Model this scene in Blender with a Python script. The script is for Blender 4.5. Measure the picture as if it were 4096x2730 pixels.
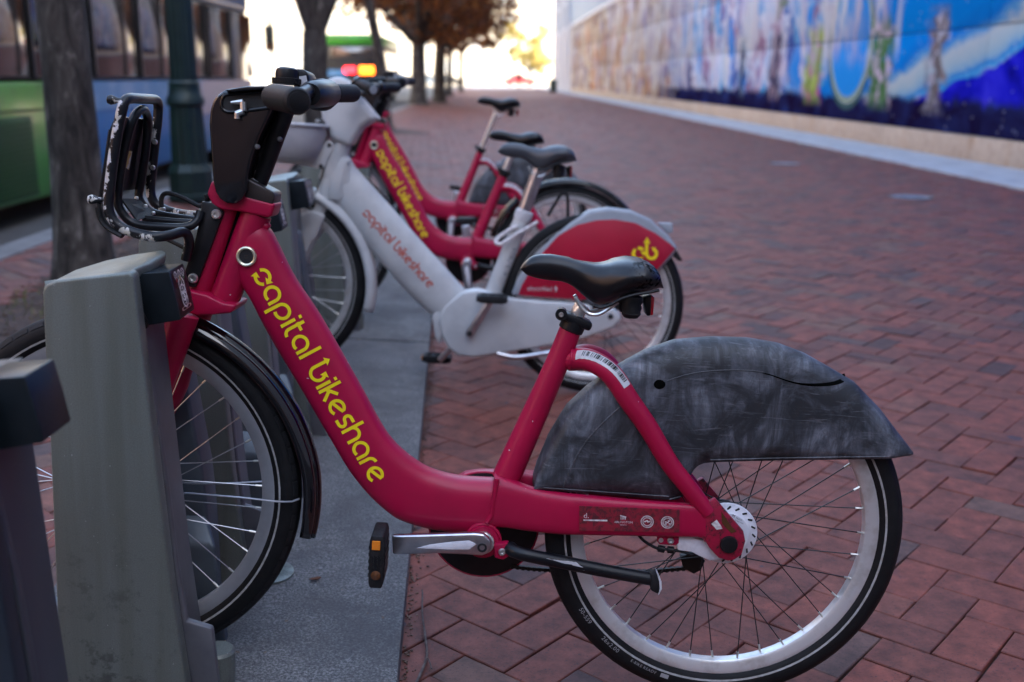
import bpy, bmesh, math, random
from mathutils import Vector, Matrix

for o in list(bpy.data.objects):
    bpy.data.objects.remove(o)
SC = bpy.context.scene
COL = SC.collection
R = math.radians
PI = math.pi
random.seed(7)

# ------------------------------------------------------------------ camera, light, exposure
cam_data = bpy.data.cameras.new('camera')
cam = bpy.data.objects.new('camera', cam_data)
COL.objects.link(cam)
cam.location = (0, 0, 1.135)
cam.rotation_euler = (R(90 - 14.06), 0, R(-1.3))
cam_data.sensor_width = 36
cam_data.lens = 37.03
cam_data.clip_start = 0.05
cam_data.clip_end = 900
cam_data.dof.use_dof = True
cam_data.dof.focus_distance = 1.88
cam_data.dof.aperture_fstop = 3.0
SC.camera = cam

SUN_EL, SUN_AZ = R(31), R(122)          # azimuth from +Y towards +X
world = bpy.data.worlds.new('World')
SC.world = world
world.use_nodes = True
wn = world.node_tree
sky = wn.nodes.new('ShaderNodeTexSky')
sky.sky_type = 'NISHITA'
sky.sun_disc = False
sky.sun_elevation = SUN_EL
sky.sun_rotation = SUN_AZ
sky.air_density = 1.0
sky.dust_density = 3.5
sky.ozone_density = 0.4
wn.links.new(sky.outputs[0], wn.nodes['Background'].inputs[0])
wn.nodes['Background'].inputs[1].default_value = 0.12

sun_data = bpy.data.lights.new('sun', 'SUN')
sun_data.energy = 2.0
sun_data.angle = R(0.53)
sun_data.color = (1.0, 0.87, 0.66)
sun = bpy.data.objects.new('sun', sun_data)
COL.objects.link(sun)
to_sun = Vector((math.sin(SUN_AZ) * math.cos(SUN_EL), math.cos(SUN_AZ) * math.cos(SUN_EL), math.sin(SUN_EL)))
sun.rotation_euler = to_sun.to_track_quat('Z', 'Y').to_euler()

SC.view_settings.view_transform = 'Standard'
SC.view_settings.look = 'None'
SC.view_settings.gamma = 1
SC.view_settings.use_curve_mapping = False
SC.view_settings.exposure = 3.2
SC.render.engine = 'CYCLES'
SC.cycles.use_denoising = True
SC.cycles.max_bounces = 8
SC.cycles.sample_clamp_indirect = 6

# ------------------------------------------------------------------ materials
def new_mat(name):
    m = bpy.data.materials.new(name)
    m.use_nodes = True
    nt = m.node_tree
    return m, nt, nt.nodes['Principled BSDF']

def node(nt, kind, **kw):
    n = nt.nodes.new(kind)
    for k, v in kw.items():
        if k.startswith('i_'):
            key = k[2:]
            key = int(key) if key.isdigit() else key.replace('_', ' ')
            if hasattr(v, 'node'):
                nt.links.new(v, n.inputs[key])
            else:
                n.inputs[key].default_value = v
        else:
            setattr(n, k, v)
    return n

def c4(c):
    return (c[0], c[1], c[2], 1)

def mth(nt, op, a, b=0.0, clamp=False):
    n = node(nt, 'ShaderNodeMath', operation=op, i_0=a, i_1=b)
    n.use_clamp = clamp
    return n.outputs[0]

def ramp(nt, fac, stops, interp='LINEAR'):
    n = nt.nodes.new('ShaderNodeValToRGB')
    n.color_ramp.interpolation = interp
    e = n.color_ramp.elements
    while len(e) < len(stops):
        e.new(0.5)
    for el, (p, c) in zip(e, stops):
        el.position = p
        el.color = c4(c) if len(c) == 3 else c
    nt.links.new(fac, n.inputs[0])
    return n.outputs[0]

def mixc(nt, fac, a, b, mode='MIX'):
    n = nt.nodes.new('ShaderNodeMix')
    n.data_type = 'RGBA'
    n.blend_type = mode
    for idx, v in ((0, fac), (6, a), (7, b)):
        if hasattr(v, 'node'):
            nt.links.new(v, n.inputs[idx])
        else:
            n.inputs[idx].default_value = v if idx == 0 else c4(v)
    return n.outputs[2]

def noise(nt, scale, detail=4, rough=0.6, vec=None, dist=0.0):
    n = node(nt, 'ShaderNodeTexNoise', i_Scale=scale, i_Detail=detail, i_Roughness=rough, i_Distortion=dist)
    if vec is None:
        tc = node(nt, 'ShaderNodeTexCoord')
        vec = tc.outputs['Object']
    nt.links.new(vec, n.inputs['Vector'])
    return n.outputs['Fac']

def simple(name, col, rough=0.5, metal=0.0, col2=None, nscale=30, lo=0.4, hi=0.65, bump=0.0, bscale=200, coat=0.0, spec=0.5, rough2=None, detail=5):
    m, nt, b = new_mat(name)
    b.inputs['Base Color'].default_value = c4(col)
    b.inputs['Roughness'].default_value = rough
    b.inputs['Metallic'].default_value = metal
    b.inputs['Coat Weight'].default_value = coat
    b.inputs['Coat Roughness'].default_value = 0.12
    b.inputs['Specular IOR Level'].default_value = spec
    if col2 is not None:
        f = noise(nt, nscale, detail)
        f = ramp(nt, f, [(lo, (0, 0, 0)), (hi, (1, 1, 1))])
        nt.links.new(mixc(nt, f, col, col2), b.inputs['Base Color'])
        if rough2 is not None:
            mr = node(nt, 'ShaderNodeMapRange', i_0=f, i_3=rough, i_4=rough2)
            nt.links.new(mr.outputs[0], b.inputs['Roughness'])
    if bump:
        bp = node(nt, 'ShaderNodeBump', i_Strength=bump, i_Distance=0.002, i_Height=noise(nt, bscale, 3))
        nt.links.new(bp.outputs[0], b.inputs['Normal'])
    return m

M = {}

def red_paint():
    m, nt, b = new_mat('crimson_paint')
    f1 = ramp(nt, noise(nt, 9, 5), [(0.35, (0, 0, 0)), (0.7, (1, 1, 1))])
    col = mixc(nt, f1, (0.42, 0.003, 0.048), (0.35, 0.0025, 0.040))
    # grime and small dark scuffs
    tc = node(nt, 'ShaderNodeTexCoord')
    mp = node(nt, 'ShaderNodeMapping', i_Scale=(60, 40, 260), i_Rotation=(0, 0.5, 0), i_Vector=tc.outputs['Object'])
    sc = ramp(nt, noise(nt, 1.0, 5, 0.7, mp.outputs[0]), [(0.70, (0, 0, 0)), (0.76, (1, 1, 1))])
    big = ramp(nt, noise(nt, 5, 3), [(0.45, (0, 0, 0)), (0.65, (1, 1, 1))])
    sc = mth(nt, 'MULTIPLY', sc, big)
    col = mixc(nt, mth(nt, 'MULTIPLY', sc, 0.75), col, (0.05, 0.012, 0.018))
    ch = ramp(nt, noise(nt, 95, 2, 0.4), [(0.775, (0, 0, 0)), (0.785, (1, 1, 1))], 'LINEAR')
    col = mixc(nt, ch, col, (0.6, 0.55, 0.55))
    nt.links.new(col, b.inputs['Base Color'])
    b.inputs['Roughness'].default_value = 0.42
    b.inputs['Coat Weight'].default_value = 0.12
    b.inputs['Coat Roughness'].default_value = 0.18
    b.inputs['Specular IOR Level'].default_value = 0.35
    bp = node(nt, 'ShaderNodeBump', i_Strength=0.06, i_Distance=0.002, i_Height=noise(nt, 380, 2))
    nt.links.new(bp.outputs[0], b.inputs['Normal'])
    return m
M['red'] = red_paint()
M['white_paint'] = simple('white_frame_paint', (0.54, 0.545, 0.545), 0.36, 0, (0.40, 0.40, 0.41), 7, 0.45, 0.75, coat=0.2)
M['panel_red'] = simple('red_fender_panel', (0.42, 0.006, 0.035), 0.3, 0, (0.37, 0.005, 0.03), 8, coat=0.3)
M['grey_plastic'] = simple('light_grey_plastic', (0.33, 0.36, 0.40), 0.45, 0, (0.27, 0.30, 0.34), 10)
M['basket_grey'] = simple('basket_grey_plastic', (0.40, 0.40, 0.43), 0.5, 0, (0.34, 0.34, 0.37), 12)
M['yellow'] = simple('yellow_vinyl', (0.95, 0.74, 0.004), 0.55, 0, (0.86, 0.65, 0.004), 40, 0.5, 0.75)
M['orange_text'] = simple('orange_red_vinyl', (0.50, 0.045, 0.008), 0.5)
M['white_text'] = simple('white_vinyl', (0.72, 0.70, 0.70), 0.5, 0, (0.45, 0.38, 0.38), 90, 0.45, 0.6)
M['grey_text'] = simple('grey_print', (0.16, 0.17, 0.19), 0.6)
M['tyre_text'] = simple('tyre_print', (0.30, 0.30, 0.31), 0.7)
M['black_plastic'] = simple('black_plastic', (0.008, 0.008, 0.009), 0.36, 0, (0.012, 0.012, 0.014), 25, spec=0.28)
M['gloss_black'] = simple('gloss_black_plastic', (0.005, 0.005, 0.006), 0.16, 0, (0.008, 0.008, 0.009), 14, 0.4, 0.7, coat=0.0, rough2=0.3, spec=0.35)
M['black_rubber'] = simple('black_rubber', (0.010, 0.010, 0.011), 0.62, 0, (0.016, 0.016, 0.018), 60, bump=0.3, bscale=300, spec=0.28)
M['tyre_rubber'] = simple('tyre_rubber', (0.006, 0.006, 0.007), 0.6, 0, (0.011, 0.011, 0.012), 24, 0.45, 0.7, bump=0.35, bscale=420, spec=0.25)
M['dark_web'] = simple('dark_grey_web', (0.022, 0.026, 0.034), 0.4)
M['dull_bolt'] = simple('dull_bolt_steel', (0.22, 0.22, 0.22), 0.4, 0.8)
M['vinyl_plain'] = simple('saddle_vinyl', (0.006, 0.006, 0.007), 0.34, 0, (0.009, 0.009, 0.01), 8, bump=0.05, bscale=700, spec=0.35)
M['saddle_wear'] = simple('worn_saddle_patch', (0.004, 0.004, 0.005), 0.8)
M['grey_vinyl'] = simple('grey_saddle_vinyl', (0.055, 0.062, 0.075), 0.42)
M['silver'] = simple('brushed_silver', (0.60, 0.60, 0.63), 0.3, 1.0, (0.48, 0.48, 0.52), 40)
M['rim_silver'] = simple('dirty_rim_silver', (0.74, 0.74, 0.74), 0.30, 0.55, (0.46, 0.43, 0.39), 22, 0.5, 0.8)
M['rim_grey'] = simple('grey_rim', (0.42, 0.44, 0.47), 0.32, 0.5, (0.34, 0.35, 0.37), 12)
M['steel'] = simple('steel', (0.70, 0.70, 0.68), 0.3, 0.85)
M['brass_ring'] = simple('brassy_lock_ring', (0.72, 0.70, 0.52), 0.3, 0.7)
M['dark_steel'] = simple('dark_steel', (0.05, 0.05, 0.055), 0.45, 0.7)
M['spoke'] = simple('black_spoke', (0.012, 0.012, 0.014), 0.4, 0.3)
M['spoke_silver'] = simple('steel_spoke', (0.42, 0.42, 0.44), 0.35, 0.9)
M['nipple'] = simple('brass_nipple', (0.55, 0.53, 0.48), 0.35, 0.8)
M['stripe'] = simple('reflective_stripe', (0.42, 0.42, 0.42), 0.5, 0, (0.30, 0.29, 0.27), 120)
M['white_plastic'] = simple('white_metal_enamel', (0.75, 0.74, 0.78), 0.32, 0, (0.60, 0.58, 0.62), 40, 0.5, 0.7)
M['chain'] = simple('oily_chain', (0.02, 0.017, 0.014), 0.5, 0.6)
M['orange_reflector'] = simple('orange_reflector', (0.75, 0.22, 0.01), 0.2, coat=0.4)
M['brown_reflector'] = simple('dull_reflector', (0.10, 0.04, 0.015), 0.25, coat=0.4)
M['red_reflector'] = simple('red_reflector', (0.45, 0.01, 0.02), 0.2, coat=0.4)
M['brown_black'] = simple('bronze_black_cap', (0.040, 0.032, 0.030), 0.36, 0.2)
M['sticker'] = simple('pale_sticker', (0.62, 0.62, 0.64), 0.5, 0, (0.5, 0.5, 0.52), 60)
M['barcode'] = simple('black_print', (0.01, 0.01, 0.01), 0.6)
M['label_yellow'] = simple('yellow_label', (0.62, 0.40, 0.08), 0.5, 0, (0.7, 0.66, 0.6), 40, 0.5, 0.52)

def worn_rubber():
    m, nt, b = new_mat('scuffed_skirt_plastic')
    tc = node(nt, 'ShaderNodeTexCoord')
    n1 = noise(nt, 9, 7, 0.68, dist=1.1)
    mp = node(nt, 'ShaderNodeMapping', i_Scale=(26, 10, 6), i_Rotation=(0, -0.35, 0), i_Vector=tc.outputs['Object'])
    n2 = noise(nt, 1.0, 8, 0.75, mp.outputs[0], 1.2)
    f = mth(nt, 'MULTIPLY', ramp(nt, n1, [(0.40, (0, 0, 0)), (0.68, (1, 1, 1))]), ramp(nt, n2, [(0.36, (0.1, 0.1, 0.1)), (0.66, (1, 1, 1))]))
    col = ramp(nt, f, [(0.0, (0.020, 0.022, 0.026)), (0.22, (0.060, 0.065, 0.078)), (0.5, (0.13, 0.14, 0.165)), (1.0, (0.28, 0.29, 0.33))])
    mp2 = node(nt, 'ShaderNodeMapping', i_Scale=(11, 30, 120), i_Rotation=(0, 0.5, 0), i_Vector=tc.outputs['Object'])
    s = ramp(nt, noise(nt, 1.3, 5, 0.7, mp2.outputs[0], 1.0), [(0.58, (0, 0, 0)), (0.68, (1, 1, 1))])
    col = mixc(nt, mth(nt, 'MULTIPLY', s, 0.4), col, (0.20, 0.21, 0.24))
    nt.links.new(col, b.inputs['Base Color'])
    b.inputs['Roughness'].default_value = 0.5
    bp = node(nt, 'ShaderNodeBump', i_Strength=0.25, i_Distance=0.004, i_Height=noise(nt, 22, 6, 0.6, None, 1.0))
    nt.links.new(bp.outputs[0], b.inputs['Normal'])
    return m
M['skirt'] = worn_rubber()

def saddle_mat():
    m, nt, b = new_mat('worn_saddle_vinyl')
    tc = node(nt, 'ShaderNodeTexCoord')
    s = node(nt, 'ShaderNodeSeparateXYZ', i_0=tc.outputs['Object'])
    x = node(nt, 'ShaderNodeMapRange', i_0=s.outputs[0], i_1=-0.065, i_2=-0.10, i_3=0.0, i_4=1.0).outputs[0]
    z = node(nt, 'ShaderNodeMapRange', i_0=s.outputs[2], i_1=0.046, i_2=0.062, i_3=0.0, i_4=1.0).outputs[0]
    sp = mth(nt, 'ADD', mth(nt, 'MULTIPLY', noise(nt, 130, 4, 0.6), 1.0), mth(nt, 'MULTIPLY', mth(nt, 'SUBTRACT', noise(nt, 30, 2), 0.5), 0.5))
    f = mth(nt, 'MULTIPLY', ramp(nt, sp, [(0.56, (0, 0, 0)), (0.575, (1, 1, 1))]), mth(nt, 'MULTIPLY', x, z))
    nt.links.new(mixc(nt, f, (0.006, 0.006, 0.008), (0.0015, 0.0015, 0.002)), b.inputs['Base Color'])
    mr = node(nt, 'ShaderNodeMapRange', i_0=f, i_3=0.33, i_4=0.85)
    nt.links.new(mr.outputs[0], b.inputs['Roughness'])
    sr = node(nt, 'ShaderNodeMapRange', i_0=f, i_3=0.45, i_4=0.08)
    nt.links.new(sr.outputs[0], b.inputs['Specular IOR Level'])
    bp = node(nt, 'ShaderNodeBump', i_Strength=0.05, i_Distance=0.001, i_Height=noise(nt, 700, 2))
    nt.links.new(bp.outputs[0], b.inputs['Normal'])
    return m
M['vinyl'] = saddle_mat()

def worn_red():
    m, nt, b = new_mat('grimy_crimson_paint')
    g1 = noise(nt, 75, 6, 0.72, None, 0.6)
    col = ramp(nt, g1, [(0.40, (0.36, 0.004, 0.040)), (0.54, (0.26, 0.006, 0.03)), (0.60, (0.05, 0.010, 0.014)), (0.68, (0.02, 0.014, 0.014)), (0.74, (0.42, 0.36, 0.36))])
    nt.links.new(col, b.inputs['Base Color'])
    b.inputs['Roughness'].default_value = 0.5
    bp = node(nt, 'ShaderNodeBump', i_Strength=0.15, i_Distance=0.001, i_Height=g1)
    nt.links.new(bp.outputs[0], b.inputs['Normal'])
    return m
M['worn_red'] = worn_red()

def chipped_black():
    m, nt, b = new_mat('chipped_black_tube')
    tc = node(nt, 'ShaderNodeTexCoord')
    mp = node(nt, 'ShaderNodeMapping', i_Scale=(55, 26, 42), i_Vector=tc.outputs['Object'])
    n1 = noise(nt, 1.0, 6, 0.62, mp.outputs[0], 0.3)
    geo = node(nt, 'ShaderNodeNewGeometry')
    sx = node(nt, 'ShaderNodeSeparateXYZ', i_0=tc.outputs['Normal'])
    big = noise(nt, 11, 2)
    # chips gather on the outward side that knocks against things
    side = mth(nt, 'ADD', mth(nt, 'MULTIPLY', sx.outputs[0], 0.12), mth(nt, 'MULTIPLY', sx.outputs[1], 0.10))
    n = mth(nt, 'ADD', mth(nt, 'ADD', n1, side), mth(nt, 'MULTIPLY', mth(nt, 'SUBTRACT', big, 0.5), 0.5))
    f = ramp(nt, n, [(0.650, (0, 0, 0)), (0.662, (1, 1, 1))])
    paint = ramp(nt, noise(nt, 60, 3), [(0.4, (0.50, 0.47, 0.40)), (0.6, (0.62, 0.62, 0.66))])
    nt.links.new(mixc(nt, f, (0.010, 0.011, 0.014), paint), b.inputs['Base Color'])
    b.inputs['Roughness'].default_value = 0.33
    b.inputs['Specular IOR Level'].default_value = 0.35
    return m
M['chipped'] = chipped_black()
M['black_tube'] = simple('black_tube', (0.006, 0.007, 0.010), 0.33, 0, (0.010, 0.011, 0.013), 30, spec=0.32)

def dock_metal():
    m, nt, b = new_mat('grey_dock_metal')
    tc = node(nt, 'ShaderNodeTexCoord')
    fine = noise(nt, 520, 2)
    col = ramp(nt, fine, [(0.3, (0.150, 0.170, 0.156)), (0.7, (0.215, 0.240, 0.222))])
    mp = node(nt, 'ShaderNodeMapping', i_Scale=(26, 26, 1.6), i_Vector=tc.outputs['Object'])
    st = ramp(nt, noise(nt, 1.0, 5, 0.6, mp.outputs[0]), [(0.42, (0, 0, 0)), (0.62, (1, 1, 1))])
    sz = node(nt, 'ShaderNodeSeparateXYZ', i_0=tc.outputs['Object'])
    col = mixc(nt, mth(nt, 'MULTIPLY', st, 0.35), col, (0.115, 0.120, 0.085))
    d = ramp(nt, noise(nt, 26, 6, 0.72), [(0.53, (0, 0, 0)), (0.63, (1, 1, 1))])
    d2 = ramp(nt, noise(nt, 6, 3), [(0.42, (0, 0, 0)), (0.54, (1, 1, 1))])
    low = node(nt, 'ShaderNodeMapRange', i_0=sz.outputs[2], i_1=0.1, i_2=0.42, i_3=1.0, i_4=0.0)
    d = mth(nt, 'MULTIPLY', mth(nt, 'MULTIPLY', d, d2), low.outputs[0])
    col = mixc(nt, mth(nt, 'MULTIPLY', d, 0.6), col, (0.030, 0.030, 0.027))
    fl = ramp(nt, noise(nt, 170, 1, 0.3), [(0.80, (0, 0, 0)), (0.805, (1, 1, 1))])
    col = mixc(nt, fl, col, (0.4, 0.42, 0.42))
    nt.links.new(col, b.inputs['Base Color'])
    b.inputs['Roughness'].default_value = 0.40
    b.inputs['Metallic'].default_value = 0.35
    bp = node(nt, 'ShaderNodeBump', i_Strength=0.12, i_Distance=0.001, i_Height=fine)
    nt.links.new(bp.outputs[0], b.inputs['Normal'])
    return m
M['dock'] = dock_metal()
M['dock_side'] = simple('lilac_grey_metal', (0.15, 0.15, 0.165), 0.42, 0.3, (0.125, 0.125, 0.14), 20)
M['dock_dark'] = simple('dark_gap', (0.012, 0.013, 0.014), 0.6)

def plate_mat():
    m, nt, b = new_mat('gritty_plate')
    g = noise(nt, 190, 4, 0.75)
    col = ramp(nt, g, [(0.34, (0.024, 0.026, 0.030)), (0.50, (0.122, 0.119, 0.118)), (0.66, (0.30, 0.29, 0.285))])
    tc = node(nt, 'ShaderNodeTexCoord')
    st = ramp(nt, noise(nt, 5, 7, 0.7, None, 0.5), [(0.40, (0, 0, 0)), (0.62, (1, 1, 1))])
    col = mixc(nt, mth(nt, 'MULTIPLY', st, 0.75), col, (0.060, 0.056, 0.058))
    ls = ramp(nt, noise(nt, 42, 2, 0.4), [(0.74, (0, 0, 0)), (0.76, (1, 1, 1))])
    col = mixc(nt, mth(nt, 'MULTIPLY', ls, 0.6), col, (0.13, 0.07, 0.03))
    nt.links.new(col, b.inputs['Base Color'])
    b.inputs['Roughness'].default_value = 0.75
    bp = node(nt, 'ShaderNodeBump', i_Strength=0.5, i_Distance=0.002, i_Height=g)
    nt.links.new(bp.outputs[0], b.inputs['Normal'])
    return m
M['plate'] = plate_mat()

def brick_mat():
    m, nt, b = new_mat('clay_paver')
    at = node(nt, 'ShaderNodeAttribute', attribute_name='tone')
    base = ramp(nt, at.outputs['Fac'], [(0.0, (0.080, 0.038, 0.034)), (0.2, (0.125, 0.046, 0.036)), (0.45, (0.160, 0.052, 0.037)), (0.68, (0.205, 0.058, 0.039)), (0.84, (0.160, 0.078, 0.055)), (1.0, (0.100, 0.056, 0.050))])
    geo = node(nt, 'ShaderNodeNewGeometry')
    pos = geo.outputs['Position']
    mott = ramp(nt, noise(nt, 16, 6, 0.7, pos), [(0.35, (0.55, 0.54, 0.56)), (0.65, (1.28, 1.22, 1.2))])
    col = mixc(nt, 1.0, base, mott, 'MULTIPLY')
    sp = ramp(nt, noise(nt, 170, 3, 0.6, pos), [(0.60, (0, 0, 0)), (0.67, (1, 1, 1))])
    col = mixc(nt, mth(nt, 'MULTIPLY', sp, 0.75), col, (0.030, 0.018, 0.024))
    bl = ramp(nt, noise(nt, 5.5, 3, 0.5, pos), [(0.66, (0, 0, 0)), (0.73, (1, 1, 1))])
    col = mixc(nt, mth(nt, 'MULTIPLY', bl, 0.35), col, (0.06, 0.035, 0.05))
    gum = ramp(nt, noise(nt, 12, 1, 0.2, pos), [(0.765, (0, 0, 0)), (0.775, (1, 1, 1))])
    col = mixc(nt, mth(nt, 'MULTIPLY', gum, 0.8), col, (0.03, 0.03, 0.045))
    nt.links.new(col, b.inputs['Base Color'])
    b.inputs['Roughness'].default_value = 0.62
    b.inputs['Specular IOR Level'].default_value = 0.35
    bp = node(nt, 'ShaderNodeBump', i_Strength=0.35, i_Distance=0.003, i_Height=noise(nt, 110, 5, 0.65, pos))
    nt.links.new(bp.outputs[0], b.inputs['Normal'])
    return m
M['brick'] = brick_mat()
M['sand'] = simple('joint_sand', (0.022, 0.016, 0.015), 0.95, 0, (0.04, 0.03, 0.026), 80)
M['kerb'] = simple('pale_kerb_concrete', (0.40, 0.41, 0.43), 0.8, 0, (0.30, 0.30, 0.32), 3, bump=0.3)
M['kerb_dark'] = simple('grey_kerb_stone', (0.17, 0.165, 0.17), 0.8, 0, (0.12, 0.115, 0.12), 6, bump=0.3)
M['asphalt'] = simple('asphalt', (0.045, 0.045, 0.048), 0.85, 0, (0.06, 0.06, 0.062), 3, bump=0.3)
M['mulch'] = simple('bark_mulch', (0.040, 0.024, 0.020), 0.95, 0, (0.085, 0.055, 0.045), 30, bump=1.0, bscale=60)
M['chips'] = simple('bark_chip', (0.080, 0.048, 0.036), 0.9, 0, (0.20, 0.13, 0.10), 9, 0.45, 0.6)
M['grass'] = simple('weed_green', (0.09, 0.12, 0.02), 0.7, 0, (0.13, 0.12, 0.03), 20)

def stone_mat():
    m, nt, b = new_mat('tan_stone')
    tc = node(nt, 'ShaderNodeTexCoord')
    geo = node(nt, 'ShaderNodeNewGeometry')
    pos = geo.outputs['Position']
    col = ramp(nt, noise(nt, 9, 5, 0.7, pos), [(0.3, (0.36, 0.26, 0.19)), (0.7, (0.50, 0.39, 0.30))])
    mp = node(nt, 'ShaderNodeMapping', i_Scale=(1, 2.2, 0.9), i_Vector=pos)
    rust = ramp(nt, noise(nt, 1.2, 5, 0.7, mp.outputs[0]), [(0.54, (0, 0, 0)), (0.70, (1, 1, 1))])
    col = mixc(nt, mth(nt, 'MULTIPLY', rust, 0.7), col, (0.36, 0.17, 0.05))
    nt.links.new(col, b.inputs['Base Color'])
    b.inputs['Roughness'].default_value = 0.85
    return m
M['stone'] = stone_mat()

def bark_mat():
    m, nt, b = new_mat('grey_bark')
    tc = node(nt, 'ShaderNodeTexCoord')
    mp = node(nt, 'ShaderNodeMapping', i_Scale=(15, 15, 4.5), i_Vector=tc.outputs['Object'])
    col = ramp(nt, noise(nt, 1.0, 6, 0.66, mp.outputs[0], 0.8), [(0.38, (0.012, 0.009, 0.008)), (0.50, (0.040, 0.032, 0.028)), (0.58, (0.066, 0.056, 0.050)), (0.68, (0.18, 0.16, 0.145))])
    nt.links.new(col, b.inputs['Base Color'])
    b.inputs['Roughness'].default_value = 0.9
    bp = node(nt, 'ShaderNodeBump', i_Strength=0.6, i_Distance=0.01, i_Height=noise(nt, 14, 6))
    nt.links.new(bp.outputs[0], b.inputs['Normal'])
    return m
M['bark'] = bark_mat()

def leaf_mat(name, a, bcol, ccol):
    m, nt, b = new_mat(name)
    geo = node(nt, 'ShaderNodeNewGeometry')
    col = ramp(nt, geo.outputs['Random Per Island'], [(0.0, a), (0.5, bcol), (1.0, ccol)])
    nt.links.new(col, b.inputs['Base Color'])
    b.inputs['Roughness'].default_value = 0.6
    tr = node(nt, 'ShaderNodeBsdfTranslucent')
    nt.links.new(col, tr.inputs[0])
    mx = node(nt, 'ShaderNodeMixShader', i_0=0.5)
    nt.links.new(b.outputs[0], mx.inputs[1])
    nt.links.new(tr.outputs[0], mx.inputs[2])
    nt.links.new(mx.outputs[0], nt.nodes['Material Output'].inputs[0])
    return m
M['leaf_rust'] = leaf_mat('rust_leaf', (0.17, 0.052, 0.012), (0.09, 0.028, 0.012), (0.30, 0.11, 0.02))
M['leaf_yellow'] = leaf_mat('yellow_leaf', (0.58, 0.46, 0.14), (0.62, 0.52, 0.22), (0.46, 0.42, 0.14))
M['lamp_green'] = simple('dark_green_iron', (0.008, 0.022, 0.022), 0.42, 0.2, (0.012, 0.03, 0.028), 10)
M['bus_green'] = simple('bus_green_paint', (0.035, 0.27, 0.012), 0.32, 0, (0.04, 0.19, 0.02), 2, coat=0.3)
M['bus_grille'] = simple('bus_green_grille', (0.010, 0.060, 0.007), 0.5)
M['bus_blue'] = simple('bus_blue_paint', (0.006, 0.125, 0.36), 0.32, 0, (0.035, 0.13, 0.34), 2, coat=0.3)
M['bus_sky'] = simple('bus_pale_blue_paint', (0.05, 0.22, 0.45), 0.32, 0, (0.19, 0.32, 0.52), 2, coat=0.3)
M['bus_reflection'] = simple('bus_painted_reflection', (0.36, 0.33, 0.40), 0.3, coat=0.3)  # pale lilac that stands in for a reflection on the bus side
M['bus_black'] = simple('bus_black_trim', (0.012, 0.012, 0.013), 0.4)
M['bus_glass'] = simple('bus_window_glass', (0.26, 0.24, 0.23), 0.07, 0.9, (0.16, 0.15, 0.15), 1.5)
M['bus_white'] = simple('bus_white_paint', (0.55, 0.56, 0.58), 0.4)
M['glass_blue'] = simple('facade_glass', (0.10, 0.16, 0.28), 0.45, 0, spec=0.3)
M['pale_wall'] = simple('pale_facade', (0.36, 0.35, 0.36), 0.8, 0, (0.31, 0.30, 0.32), 1.2)
M['pink_wall'] = simple('pinkish_column_stone', (0.48, 0.40, 0.37), 0.8, 0, (0.44, 0.37, 0.35), 0.8)
M['white_col'] = simple('white_column_paint', (0.62, 0.60, 0.62), 0.6)
M['cream_wall'] = simple('cream_building_wall', (0.66, 0.58, 0.46), 0.85, 0, (0.60, 0.53, 0.43), 0.4)
M['brown_wall'] = simple('brown_brick_wall', (0.26, 0.15, 0.11), 0.85, 0, (0.22, 0.13, 0.10), 0.6)
M['pale_glass'] = simple('pale_far_glass', (0.42, 0.44, 0.46), 0.3)
M['window_dark'] = simple('far_window_glass', (0.05, 0.06, 0.07), 0.1, 0, spec=0.8)
M['iron'] = simple('cast_iron_cover', (0.24, 0.26, 0.30), 0.4, 0.5, (0.32, 0.34, 0.38), 25)
M['gap_black'] = simple('black_gap', (0.002, 0.002, 0.002), 0.9, spec=0.05)
M['fender_black'] = simple('shiny_black_fender', (0.005, 0.005, 0.007), 0.10, 0, (0.008, 0.008, 0.010), 14, spec=0.7, coat=0.4)
M['leaf_dry'] = simple('dry_leaf', (0.16, 0.06, 0.03), 0.8, 0, (0.10, 0.04, 0.02), 60)
M['twig'] = simple('twig_bark', (0.07, 0.05, 0.045), 0.85, 0, (0.14, 0.11, 0.10), 60)
M['coat_red'] = simple('red_coat_cloth', (0.35, 0.03, 0.03), 0.8)
M['trouser'] = simple('dark_trouser_cloth', (0.02, 0.02, 0.03), 0.8)
M['skin'] = simple('skin', (0.35, 0.2, 0.15), 0.6)
M['car_white'] = simple('white_car_paint', (0.7, 0.7, 0.72), 0.25, coat=0.5)
M['car_blue'] = simple('silver_blue_car_paint', (0.3, 0.35, 0.42), 0.25, 0.5, coat=0.5)
M['sign_red'] = simple('red_sign_enamel', (0.5, 0.02, 0.02), 0.4)

def emit(name, col, s):
    m, nt, b = new_mat(name)
    b.inputs['Base Color'].default_value = c4([v * 0.3 for v in col])
    b.inputs['Emission Color'].default_value = c4(col)
    b.inputs['Emission Strength'].default_value = s
    return m
M['tail_red'] = emit('lit_tail_lamp', (1.0, 0.02, 0.03), 1.2)
M['tail_orange'] = emit('lit_orange_sign', (1.0, 0.16, 0.01), 1.2)
M['led_red'] = emit('lit_red_led', (1.0, 0.01, 0.02), 1.5)

# ------------------------------------------------------------------ mesh helpers
def link(name, me, mat=None, parent=None, label=None):
    o = bpy.data.objects.new(name, me)
    COL.objects.link(o)
    if me is not None and mat is not None:
        for x in (mat if isinstance(mat, (list, tuple)) else [mat]):
            me.materials.append(x)
    if parent is not None:
        o.parent = parent
    if label:
        o['label'] = label
    return o

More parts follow.
